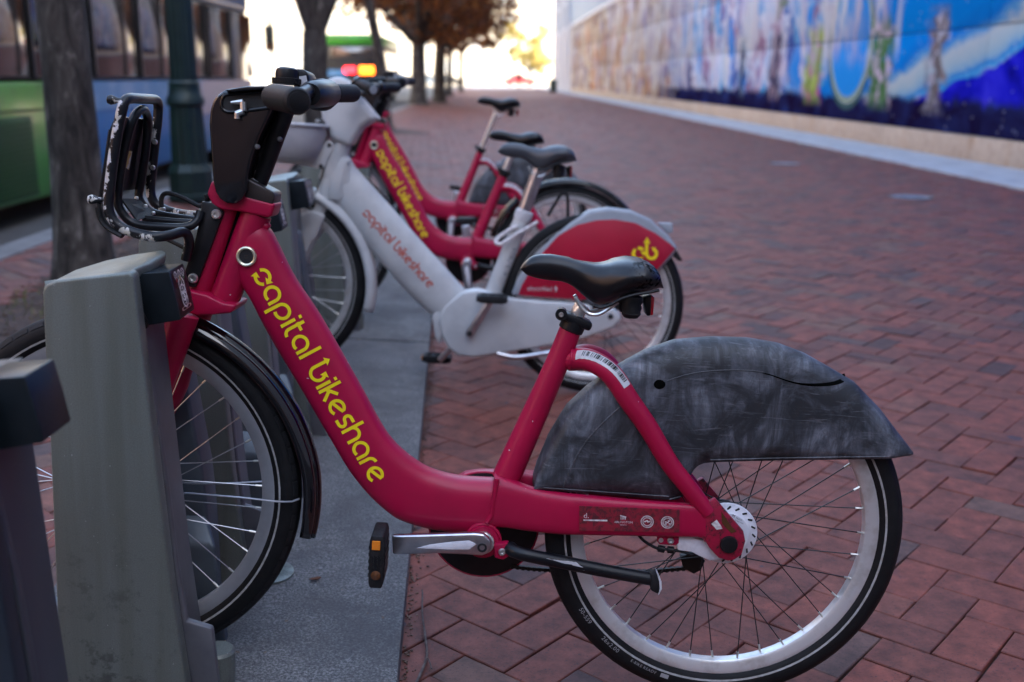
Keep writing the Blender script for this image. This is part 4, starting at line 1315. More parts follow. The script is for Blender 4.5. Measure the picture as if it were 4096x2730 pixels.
    g = G().lathe([(.020, .044), (.040, .0435), (.043, .040), (.0555, .037), (.0570, .035), (.0570, .031), (.020, .030)], 40, 'y', (bc[0], 0, bc[2]))
    br_ = g.build('brake_drum', M['white_plastic'], bike)
    for k in range(20):
        a = 2 * PI * k / 20
        g = G()
        g.box((bc[0] + .0495 * math.cos(a), .0385, bc[2] + .0495 * math.sin(a)), (.0085, .0015, .0032), Matrix.Rotation(-(a + .75), 3, 'Y'))
        g.build('drum_slot', M['dock_dark'], br_, smooth=0)
    g = G()
    mo = [(-0.0023,0.0445,0.3666)][0]
    dx = [(-0.0023,0.0445,0.3666),(-0.0254,0.0445,0.3571)]
    dv = Vector((dx[1][0] - dx[0][0], dx[1][2] - dx[0][2]))
    Ld = dv.length
    dv.normalize()
    dn_ = (dv.y, -dv.x)
    for txt, off, sz in (('M', 0, .0075), ('MULTI', .0085, .0042), ('CONDITION', .0085, .0030)):
        oo = (mo[0] + dv.x * off + (dn_[0] * -.004 if txt == 'CONDITION' else 0), mo[2] + dv.y * off + (dn_[1] * -.004 if txt == 'CONDITION' else 0))
        map_text(g, txt, oo, (dv.x, dv.y), dn_, sz, .0442)
    g.build('drum_print', M['barcode'], br_, smooth=0, fix=False)
    am = [(0.0955,0.045,0.3223),(0.083,0.045,0.3278),(0.0431,0.045,0.3205),(0.0153,0.045,0.3035),(0.0103,0.045,0.2859),(0.0297,0.045,0.2827),(0.0501,0.045,0.2905),(0.0639,0.045,0.2973),(0.0896,0.045,0.2992)]
    G().prism(am, .038, .050).build('brake_arm', M['white_plastic'], br_, bevel=.003)
    tb_ = [(0.1299,0.05,0.3263),(0.0897,0.05,0.3286),(0.089,0.05,0.3132),(0.0935,0.05,0.3092),(0.1229,0.05,0.3089),(0.1282,0.05,0.3144)]
    o = G().prism(tb_, .046, .052).build('brake_bracket', red, bike, bevel=.002)
    g = G()
    q = [(0.1046,0.053,0.318)][0]
    bolt(g, (q[0], .052, q[2]), .0062)
    q = [(0.1218,0.053,0.3176)][0]
    g.lathe([(.0045, 0), (.0045, .0006), (.0001, .0007)], 12, 'y', (q[0], .052, q[2]))
    g.build('bracket_bolt', M['steel'], o)
    cab = [(0.1644,0.045,0.3258),(0.1519,0.045,0.3128),(0.133,0.045,0.3019),(0.1196,0.045,0.2982),(0.1065,0.045,0.2983),(0.0834,0.045,0.2962),(0.06,0.045,0.2906)]
    G().tube(catmull(cab, 20), .0028, 8).build('cable', M['black_rubber'], bike)
    g = G()
    for a, b in ([(0.1246,0.045,0.2996),(0.113,0.045,0.2979)], [(0.1072,0.045,0.2982),(0.0966,0.045,0.2975)]):
        g.disc_between(a, b, .0065, seg=12)
    g.build('cable_adjuster', M['black_plastic'], bike)
    # --- bottom bracket, crank, pedals, chain guard, chain
    bb = [(0.4407,0.03,0.3042)][0]
    bbz = [(0.4404,0.06,0.2925)][0]
    G().lathe([(.028, -.042), (.0295, -.036), (.0295, .036), (.028, .042)], 28, 'y', (bbz[0], 0, bbz[2])).build('bottom_bracket', red, bike)
    G().lathe([(.018, .040), (.0205, .043), (.0205, .050), (.018, .052)], 24, 'y', (bbz[0], 0, bbz[2])).build('crank_bearing', M['steel'], bike)
    cx_, cz_ = bbz[0], bbz[2]
    def crank(side, label=None):
        poly = [(0.6025,0.066,0.3044),(0.5487,0.066,0.3085),(0.4976,0.066,0.3132),(0.4561,0.066,0.3169),(0.4383,0.066,0.3159),(0.4265,0.066,0.3051),(0.4238,0.066,0.2917),(0.4299,0.066,0.2804),(0.4409,0.066,0.2757),(0.47,0.066,0.2761),(0.5151,0.066,0.2755),(0.5997,0.066,0.2686)]
        ctr = [(0.4412,0.066,0.2914)][0]
        ped = [(0.6182,0.1,0.3004)][0]
        V = [((p[0] - ctr[0]), (p[2] - ctr[2])) for p in poly]
        y0, y1 = (.054, .068) if side > 0 else (-.068, -.054)
        o = G().prism(V, y0, y1).build('crank_arm', M['silver'], bike, bevel=.004, bseg=3)
        o.location = (ctr[0], 0, ctr[2])
        gg = G()
        ins = [(0.5571,0.068,0.2841),(0.535,0.068,0.2915),(0.4968,0.068,0.2991),(0.4649,0.068,0.3036),(0.4518,0.068,0.2976),(0.464,0.068,0.2867),(0.5025,0.068,0.2845)]
        G().prism([((p[0] - ctr[0]), (p[2] - ctr[2])) for p in ins], side * .0672, side * .0688).build('crank_face', M['white_plastic'], o, bevel=.0006)
        gg.lathe([(.0085, .066 * side), (.0085, .0695 * side), (.005, .0695 * side), (.0045, .067 * side), (.0001, .067 * side)], 18)
        gg.build('crank_bolt', M['dark_steel'], o)
        px, pz = ped[0] - ctr[0], ped[2] - ctr[2]
        if side < 0:
            pass
        W_ = [(0.6333,0.135,0.3327),(0.6077,0.135,0.3341),(0.6305,0.135,0.2385),(0.6057,0.135,0.24)]
        h_ = abs(W_[0][2] - W_[2][2]) / 2
        w_ = abs(W_[0][0] - W_[1][0]) / 2
        pc_ = Vector((sum(p[0] for p in W_) / 4 - ctr[0], 0, sum(p[2] for p in W_) / 4 - ctr[2]))
        y0, y1 = side * .078, side * .150
        g = G()
        g.prism([(pc_.x - w_ * .8, pc_.z - h_), (pc_.x + w_ * .8, pc_.z - h_), (pc_.x + w_, pc_.z - h_ * .8), (pc_.x + w_, pc_.z + h_ * .8), (pc_.x + w_ * .8, pc_.z + h_), (pc_.x - w_ * .8, pc_.z + h_), (pc_.x - w_, pc_.z + h_ * .8), (pc_.x - w_, pc_.z - h_ * .8)], y0, y1)
        pd = g.build('pedal', M['black_rubber'], o, bevel=.003)
        g = G()
        for k in range(-2, 3):
            for sx in (-1, 1):
                g.box((pc_.x + sx * w_, (y0 + y1) / 2, pc_.z + k * h_ * .26), (.003, .064, h_ * .14))
        for k in (-1, 0, 1):
            g.box((pc_.x + k * w_ * .5, y1, pc_.z), (w_ * .22, .003, h_ * .5))
        g.build('pedal_ribs', M['black_plastic'], o, smooth=0)
        G().box((pc_.x + w_ * .1, y1 + side * .0012, pc_.z + h_ * .66), (w_ * 1.1, .003, h_ * .34)).build('pedal_reflector', M['orange_reflector'], o, smooth=0, bevel=.0008)
        G().lathe([(w_ * .62, y1), (w_ * .66, y1 + side * .002), (w_ * .3, y1 + side * .004), (.0001, y1 + side * .0045)], 20, 'y', (pc_.x, 0, pc_.z - h_ * .48)).build('pedal_axle', M['brown_reflector'], o)
        return o
    ca = crank(1)
    cb_ = crank(-1)
    cb_.rotation_euler = (0, PI, 0)
    gp = [(.1015 * math.cos(R(a)), .1015 * math.sin(R(a))) for a in range(0, 360, 10)]
    o = G().prism([(cx_ + a, cz_ + b) for a, b in gp], -.050, -.044).build('chain_guard', M['black_plastic'], bike, bevel=.001)
    G().tube([(cx_ + .1025 * math.cos(R(a)), -.047, cz_ + .1025 * math.sin(R(a))) for a in range(0, 360, 8)], .0024, 8, closed=True).build('guard_rim', red, o)
    ge = [(0.4128,-0.045,0.2776),(0.3354,-0.045,0.2857),(0.3495,-0.045,0.2489),(0.3731,-0.045,0.2439),(0.4039,-0.045,0.2421)]
    G().prism(ge, -.051, -.045).build('guard_wing', M['black_plastic'], bike, bevel=.001)
    # the red guard strip seen over the stays on the far side
    gs = [(0.4965,-0.05,0.3778),(0.4801,-0.05,0.3886),(0.4533,-0.05,0.3937),(0.3993,-0.05,0.3968),(0.3485,-0.05,0.3962),(0.3482,-0.05,0.392),(0.3991,-0.05,0.3919),(0.453,-0.05,0.3866),(0.473,-0.05,0.3805)]
    G().prism(gs, -.075, -.045).build('guard_strip', red, bike, bevel=.002)
    g = G()
    ch = catmull([(0.385,-0.046,0.2131),(0.347,-0.046,0.2106),(0.3126,-0.046,0.21),(0.2265,-0.046,0.2102),(0.1579,-0.046,0.2152),(0.1236,-0.046,0.2172),(0.0793,-0.046,0.2241),(0.0453,-0.046,0.2297),(0.0253,-0.046,0.2381)], 70)
    for i, p in enumerate(ch[:-1]):
        q = ch[i + 1]
        m_ = (p + q) / 2
        L_ = (q - p).length
        ang = math.atan2(q.z - p.z, q.x - p.x)
        rot = Matrix.Rotation(-ang, 3, 'Y')
        g.box(m_, (L_ * 1.05, .006 if i % 2 else .0085, .0060 if i % 2 else .0078), rot)
    g.build('chain', M['chain'], bike, smooth=0)
    cg = [(0.0428,-0.046,0.2408)][0]
    G().lathe([(.010, -.052), (.030, -.050), (.030, -.040), (.010, -.038)], 14, 'y', (0, 0, WR)).build('cog', M['chain'], bike, smooth=0)
    tn = [(0.0664,-0.046,0.2539),(0.0412,-0.046,0.2608),(0.0176,-0.046,0.2477),(0.0243,-0.046,0.2273),(0.0374,-0.046,0.2192),(0.0573,-0.046,0.229)]
    G().prism(tn, -.055, -.040).build('tensioner', M['chain'], bike, smooth=0, bevel=.002)
    # --- kickstand folded back
    ke = [(0.4211,0.045,0.2922),(0.3937,0.045,0.2962),(0.3916,0.045,0.2715),(0.4015,0.045,0.2634),(0.4181,0.045,0.2666)]
    o = G().prism(ke, .034, .052).build('stand_bracket', red, bike, bevel=.003)
    g = G()
    q = [(0.4051,0.053,0.2794)][0]
    bolt(g, (q[0], .052, q[2]), .0068)
    g.build('bracket_bolt', M['steel'], o)
    ks = [(0.3915,0.062,0.2852),(0.3735,0.062,0.2821),(0.2885,0.062,0.2689),(0.2064,0.062,0.2565),(0.1373,0.062,0.2477)]
    P = catmull([(ks[0][0], .045, ks[0][2])] + [p for p in ks[1:]], 20)
    o = G().tube(P, .0122, 18).build('kickstand', M['black_tube'], bike)
    kf = [(0.1385,0.062,0.2614),(0.1289,0.062,0.264),(0.1199,0.062,0.2494),(0.1174,0.062,0.2357),(0.1223,0.062,0.2244),(0.1359,0.062,0.2305)]
    G().prism(kf, .050, .076).build('stand_foot', M['black_rubber'], o, bevel=.003)
    kf = [(0.1276,0.062,0.2634),(0.1245,0.062,0.2612),(0.1186,0.062,0.2495),(0.1168,0.062,0.2358),(0.1216,0.062,0.2241),(0.1206,0.062,0.2356),(0.1225,0.062,0.2492)]
    G().prism(kf, .0505, .0770).build('scraped_edge', M['sticker'], o)
    sc_ = [(0.351,0.0735,0.2802),(0.335,0.0735,0.2801),(0.2962,0.0735,0.2776),(0.2735,0.0735,0.2755),(0.265,0.0735,0.2698),(0.2526,0.0735,0.2637),(0.2563,0.0735,0.2608),(0.2689,0.0735,0.2655),(0.2796,0.0735,0.2703),(0.3055,0.0735,0.2723),(0.3346,0.0735,0.2753),(0.3492,0.0735,0.2769)]
    g = G()
    top_l, bot_l = catmull(sc_[:6], 30), catmull([sc_[11], sc_[10], sc_[9], sc_[8], sc_[7], sc_[6]], 30)
    rnd_ = random.Random(2)
    V = []
    for a, b in zip(top_l, bot_l):
        j = rnd_.uniform(-.0008, .0008)
        V += [(a.x, .0738, a.z + j), (b.x, .0738, b.z + rnd_.uniform(-.0008, .0008))]
    g.add(V, [(2 * i, 2 * i + 1, 2 * i + 3, 2 * i + 2) for i in range(29)])
    g.build('bare_scrape', M['sticker'], o, smooth=0)
    # --- rear wheel
    wheel(bike, 0, WR, WR, 'rear', ('spoke', 'nipple'), False, 'rim_silver', rot0=0.02, hub_r=0.040, with_text=hero, name='rear_wheel')
    if skirt:
        ot = [(0.3547,0,0.3831),(0.3533,0,0.4026),(0.3487,0,0.4306),(0.3311,0,0.4866),(0.3032,0,0.5426),(0.269,0,0.5797),(0.2344,0,0.6086),(0.2046,0,0.6301),(0.1697,0,0.6524),(0.1192,0,0.6734),(0.0573,0,0.6823),(-0.0104,0,0.6847),(-0.0634,0,0.6788),(-0.1123,0,0.6636),(-0.1567,0,0.6422),(-0.2072,0,0.6168),(-0.2547,0,0.5742),(-0.2917,0,0.5328),(-0.3228,0,0.4984)]
        ob = [(0.3572,0.043,0.3966),(0.3374,0.043,0.3967),(0.2064,0.043,0.3934),(0.1328,0.043,0.3911),(0.1014,0.043,0.3918),(0.0887,0.043,0.3964),(0.086,0.043,0.4074),(0.0835,0.043,0.4266),(0.0772,0.043,0.4433),(0.0694,0.043,0.4556),(0.0606,0.043,0.4615),(0.0452,0.043,0.4651),(-0.022,0.043,0.4712),(-0.0997,0.043,0.4773),(-0.2035,0.043,0.485),(-0.2709,0.043,0.49),(-0.3043,0.043,0.4946)]
        tt = sorted([(-p[0], p[2]) for p in ot])
        tb = sorted([(-p[0], p[2]) for p in ob])
        xs_ = [-ot[0][0] + 0.0008]
        N = 90
        x0_, x1_ = tt[0][0] + .0006, tt[-1][0] - .0004
        rings = []
        for i in range(N):
            f_ = i / (N - 1)
            x = lerp(x0_, x1_, f_ if f_ > .06 else f_ * f_ / .06)
            zt, zb = interp(tt, x), interp(tb, x)
            h = max(zt - zb, .004)
            tail = max(0, min(1, (x1_ - x) / .05))
            wv = lerp(.020, .043, min(1, tail ** .5))
            roll = min(.055, h * .5)
            ring = []
            prof = [(1.0, zb)]
            for k in range(1, 5):
                prof.append((1.0 + .035 * math.sin(PI * k / 5), lerp(zb, zt - roll, k / 5)))
            for k in range(7):
                a = PI / 2 * k / 6
                prof.append((math.cos(a) ** .75 if k < 6 else 0, zt - roll + roll * math.sin(a)))
            full = [(w_ * wv, z_) for w_, z_ in prof] + [(-w_ * wv, z_) for w_, z_ in reversed(prof[:-1])]
            rings.append([(-x, y_, z_) for y_, z_ in full])
        o = G().loft(rings, False, False, wrap=False).build('fender_skirt', M['skirt'], bike, smooth=60, fix=False)
        md = o.modifiers.new('thickness', 'SOLIDIFY')
        md.thickness = 0.003
        md.offset = 0
        def on_skirt(p):
            x = -p[0]
            zt, zb = interp(tt, x), interp(tb, x)
            h = max(zt - zb, .004)
            tail = max(0, min(1, (x1_ - x) / .05))
            wv = lerp(.020, .043, min(1, tail ** .5))
            roll = min(.055, h * .5)
            if p[2] < zt - roll:
                t_ = (p[2] - zb) / max(zt - roll - zb, 1e-4)
                return wv * (1 + .035 * math.sin(PI * max(0, min(1, t_))))
            s_ = min(1, (p[2] - (zt - roll)) / roll)
            return wv * (math.cos(math.asin(s_)) ** .75)
        slt = [(-0.0315,0.043,0.6333),(-0.0473,0.043,0.63),(-0.0843,0.043,0.6201),(-0.1155,0.043,0.6183),(-0.1512,0.043,0.6214),(-0.1764,0.043,0.6271),(-0.1893,0.043,0.6316)]
        slb = [(-0.0316,0.043,0.6317),(-0.0475,0.043,0.6279),(-0.0846,0.043,0.6175),(-0.116,0.043,0.6136),(-0.152,0.043,0.6152),(-0.1772,0.043,0.6203),(-0.1908,0.043,0.6274)]
        a_, b_ = catmull(slt, 60), catmull(slb, 60)
        V = []
        for p, q in zip(a_, b_):
            V += [(p.x, on_skirt(p) + .0022, p.z), (q.x, on_skirt(q) + .0022, q.z)]
        G().add(V, [(2 * i, 2 * i + 1, 2 * i + 3, 2 * i + 2) for i in range(59)]).build('skirt_slit', M['gap_black'], o, smooth=0)  # black strip laid on to paint the dark inside of the slit
        crl = catmull([(0.1447,0.043,0.6036),(0.101,0.043,0.6213),(0.0506,0.043,0.6316),(-0.0056,0.043,0.6349),(-0.0341,0.043,0.6329)], 40)
        G().tube([(p.x, on_skirt(p) + .0012, p.z) for p in crl], .0011, 6).build('skirt_crease', M['dark_web'], o)
        hc = [(0.1481,0.043,0.6013)][0]
        V = [(hc[0] + .010 * math.cos(a) * (1.1 if math.cos(a) < 0 else .95), 0, hc[2] + .0085 * math.sin(a)) for a in [2 * PI * k / 18 for k in range(18)]]
        V = [(p[0], on_skirt(p) + .0023, p[2]) for p in V]
        G().add(V, [tuple(range(18))]).build('skirt_hole', M['gap_black'], o, smooth=0)  # flat black disc painted over the skirt as the hole's dark inside
        # raised rib lines moulded into the front side panel
        g = G()
        for pts in ([(0.3038,0.043,0.403),(0.2889,0.043,0.4499),(0.2661,0.043,0.4942),(0.2377,0.043,0.5305),(0.2139,0.043,0.5558)], [(0.1119,0.043,0.3923),(0.0915,0.043,0.3989)]):
            cpts = catmull(pts, 20)
            g.tube([(p.x, on_skirt(p) + .0012, p.z) for p in cpts], .0016, 6)
        lowb = [(0.3377,0.043,0.401),(0.2068,0.043,0.3988),(0.1124,0.043,0.3977)]
        cpts = catmull(lowb, 20)
        g.tube([(p.x, on_skirt(p) + .0010, p.z) for p in cpts], .0014, 6)
        lowb = [(0.0456,0.043,0.4694),(-0.0993,0.043,0.4816),(-0.2704,0.043,0.4943)]
        cpts = catmull(lowb, 24)
        g.tube([(p.x, on_skirt(p) + .0010, p.z) for p in cpts], .0014, 6)
        g.build('skirt_rib', M['skirt'], o)
    else:
        rings = []
        for i in range(44):
            a = R(lerp(196, 12, i / 43))
            rr = .352
            ring = []
            for yy, dr in ((.034, -.020), (.0335, -.011), (.029, -.002), (.015, .004), (0, .006), (-.015, .004), (-.029, -.002), (-.0335, -.011), (-.034, -.020)):
                ring.append((-math.cos(a) * -(rr + dr), yy, WR + math.sin(a) * (rr + dr)))
            rings.append([(-p[0] if False else p[0], p[1], p[2]) for p in ring])
        o = G().loft(rings, False, False, wrap=False).build('rear_fender', M['gloss_black'], bike, smooth=60, fix=False)
        md = o.modifiers.new('thickness', 'SOLIDIFY')
        md.thickness = 0.0025
        md.offset = 0
    # --- weld beads where the tubes meet
    for pts, yy in (([(0.4224,0.038,0.4102),(0.4234,0.038,0.3933),(0.4244,0.038,0.3764),(0.4267,0.038,0.3593),(0.4273,0.038,0.3422),(0.4346,0.038,0.3264)], .040), ([(0.3803,0.036,0.3985),(0.3928,0.036,0.391),(0.4011,0.036,0.377),(0.4046,0.036,0.3598),(0.4062,0.036,0.3427)], .036)):
        cw = catmull([(p[0], yy, p[2]) for p in pts], 22)
        g = G()
        g.tube([p + Vector((0, .0006 * (i % 2) - .004, 0)) for i, p in enumerate(cw)], [.0046 + .0007 * (i % 2) for i in range(22)], 8)
        g.build('weld', red, bike)
    tw_ = Vector([(0.3083,0,0.6309)][0])
    dw = Vector([(0.2741,0.02,0.629)][0]) - tw_
    dw.normalize()
    u1 = Vector((0, 1, 0))
    u2 = dw.cross(u1)
    G().tube([tw_ + dw * .006 + u1 * (.0215 * math.cos(2 * PI * k / 24)) + u2 * (.0215 * math.sin(2 * PI * k / 24)) for k in range(24)], .0032, 8, closed=True).build('weld', red, bike)
    G().tube([Vector((bbz[0] + .0305 * math.cos(2 * PI * k / 28), .034, bbz[2] + .0305 * math.sin(2 * PI * k / 28))) for k in range(28)], .0035, 8, closed=True).build('weld', red, bike)
    # --- lettering and stickers
    w0, w1 = [(0.856,0.03,0.7617)][0], [(0.6373,0.033,0.397)][0]
    p0, p1 = [(0.856,0.03,0.7604)][0], [(0.6317,0.033,0.3908)][0]
    map_word('lettering', 'capital bikeshare', M['yellow'], bike, (p0[0], p0[2]), (p1[0], p1[2]), -1, surf, True, None, .0007)
    dk = [(0.2741,0.06,0.3784),(0.0961,0.06,0.382),(0.093,0.06,0.3396),(0.2708,0.06,0.3328)]
    o = G().prism([(p[0], p[2]) for p in dk], .0660, .0674).build('sponsor_sticker', M['sponsor'], bike, smooth=0)
    g = G()
    yv = .0677
    def rtext(txt, x, y, size_px, width_px=None):
        a, b, c = [(0.2629,0.0677,0.3573),(0.2308,0.0677,0.3581),(0.2653,0.0677,0.3906)]
        s100 = abs(b[0] - a[0]) / 100
        ux_ = Vector((b[0] - a[0], b[2] - a[2])) / 100
        uy_ = Vector((c[0] - a[0], c[2] - a[2])) / 100
        org = Vector((a[0], a[2])) + ux_ * (x - 1300) + uy_ * (515 - y)
        map_text(g, txt, (org.x, org.y), ux_.normalized(), uy_.normalized(), size_px * ux_.length, yv, width_px * ux_.length if width_px else None)
    rtext('d.', 1293, 516, 42)
    rtext('ARLINGTON', 1462, 538, 17, 102)
    rtext('VIRGINIA', 1494, 551, 9, 38)
    def rpt(x, y):
        a, b, c = [(0.2629,0.0677,0.3573),(0.2308,0.0677,0.3581),(0.2653,0.0677,0.3906)]
        v = Vector((a[0], a[2])) + Vector((b[0] - a[0], b[2] - a[2])) * (x - 1300) / 100 + Vector((c[0] - a[0], c[2] - a[2])) * (515 - y) / 100
        return (v.x, yv, v.y)
    g.add([rpt(*q_) for q_ in ((1293, 524), (1425, 522), (1425, 531), (1293, 532))], [(0, 1, 2, 3)])
    for k in range(4):
        g.add([rpt(*q_) for q_ in ((1498 + k * 8, 497 + k), (1502 + k * 8, 497 + k), (1502 + k * 8, 518), (1498 + k * 8, 518))], [(0, 1, 2, 3)])
    g.add([rpt(*q_) for q_ in ((1495, 493), (1531, 502), (1526, 508), (1495, 499))], [(0, 1, 2, 3)])
    for cxx in (1645, 1757):
        for r0, r1 in ((36, 32), (24, 21)):
            V = []
            for k in range(32):
                a = 2 * PI * k / 32
                V += [rpt(cxx + r0 * math.cos(a), 526 + r0 * .95 * math.sin(a)), rpt(cxx + r1 * math.cos(a), 526 + r1 * .95 * math.sin(a))]
            g.add(V, [(2 * k, 2 * k + 1, (2 * k + 3) % 64, (2 * k + 2) % 64) for k in range(32)])
        for k in range(22):
            a = 2 * PI * k / 22
            g.add([rpt(cxx + r_ * math.cos(a + d_), 526 + r_ * .95 * math.sin(a + d_)) for r_, d_ in ((26, -.07), (30, -.07), (30, .07), (26, .07))], [(0, 1, 2, 3)])
        for k in range(5):
            rnd2 = random.Random(cxx + k)
            ax_, ay_ = rnd2.uniform(-13, 13), rnd2.uniform(-12, 12)
            g.add([rpt(cxx + ax_ + d1, 526 + ay_ + d2) for d1, d2 in ((-6, -2), (5, -4), (7, 2), (-3, 4))], [(0, 1, 2, 3)])
    g.build('sponsor_print', M['white_text'], o, smooth=0, fix=False)
    # bar-coded label on the seat stay
    cl_ = catmull(ss, 60)
    def on_stay(t, ph, e):
        k_ = t * 59
        i_ = min(58, int(k_))
        c_ = cl_[i_].lerp(cl_[i_ + 1], k_ - i_)
        d_ = (cl_[min(59, i_ + 1)] - cl_[max(0, i_ - 1)]).normalized()
        side_ = Vector((0, 1, 0))
        side_ = (side_ - d_ * side_.dot(d_)).normalized()
        upv_ = d_.cross(side_)
        if upv_.z < 0:
            upv_ = -upv_
        rr = lerp(.0205, .0150, t) + e
        return c_ + side_ * (rr * math.cos(ph)) + upv_ * (rr * math.sin(ph))
    V, F = [], []
    for k in range(25):
        for q_ in range(5):
            V.append(on_stay(lerp(.065, .305, k / 24), R(lerp(12, 62, q_ / 4)), .0007))
    F = [(i_ * 5 + j_, i_ * 5 + j_ + 1, (i_ + 1) * 5 + j_ + 1, (i_ + 1) * 5 + j_) for i_ in range(24) for j_ in range(4)]
    o = G().add(V, F).build('barcode_sticker', M['sticker'], bike)
    g = G()
    rnd_ = random.Random(9)
    t = .09
    while t < .285:
        wbar = rnd_.choice((.0018, .0030, .0045))
        g.add([on_stay(t, R(28), .0012), on_stay(t + wbar, R(28), .0012), on_stay(t + wbar, R(42), .0012), on_stay(t + wbar, R(55), .0012), on_stay(t, R(55), .0012), on_stay(t, R(42), .0012)], [(0, 1, 2, 5), (5, 2, 3, 4)])
        t += wbar + rnd_.choice((.0018, .0035, .0050))
    g.build('barcode_print', M['barcode'], o, smooth=0)
    # water drops and worn film on the saddle are left to the material
    return bike

def sponsor_mat():
    m, nt, b = new_mat('worn_red_sticker')
    f = ramp(nt, noise(nt, 95, 6, 0.75, None, 0.6), [(0.44, (0.26, 0.006, 0.025)), (0.53, (0.10, 0.010, 0.018)), (0.60, (0.012, 0.010, 0.011))])
    f2 = ramp(nt, noise(nt, 30, 4, 0.6), [(0.4, (0.24, 0.006, 0.03)), (0.6, (0.32, 0.008, 0.02))])
    nt.links.new(mixc(nt, 0.28, f, f2), b.inputs['Base Color'])
    b.inputs['Roughness'].default_value = 0.6
    return m
M['sponsor'] = sponsor_mat()

GRP = 'red hire bicycles in the docks'
bike1 = build_red_bike('bicycle', 'crimson step-through bicycle nearest the camera with scuffed grey rear fender skirt and chipped front carrier', GRP, True, True)
bike1.matrix_world = BIKE_M

# ------------------------------------------------------------------ station plates and docks
ROW = Vector((-0.028, 1.0, 0.0))
def plate(name, y0, y1, label):
    g = G()
    V = []
    for y in (y0, y1):
        xr = -0.176 - 0.030 * (y - 1.78)
        for t in (0, .745):
            V.append((xr - t, y - .02 * t, 0.0385 + t * .0604))
    V = [V[0], V[1], V[3], V[2]]
    V += [(p[0], p[1], -0.011) for p in V]
    g.add(V, [(0, 1, 2, 3), (7, 6, 5, 4), (0, 4, 5, 1), (1, 5, 6, 2), (2, 6, 7, 3), (3, 7, 4, 0)])
    o = g.build(name, M['plate'], None, label, 30, 0.003)
    tag(o, None, 'station plate', 'gritty station plates under the docks')
plate('station_plate', -1.2, 4.352, 'gritty grey station plate under the nearest dock and the crimson bicycle in front')
plate('station_plate', 4.374, 9.9, 'gritty grey station plate beyond the joint, under the white bicycle\'s dock')

DOCK_M = frame_matrix(BU, (-0.02025445, -0.99979486, 0.0), (0.06026451, -0.00122087, 0.9981817), (0.42989212, 1.78992961, 0.33028813), WR)

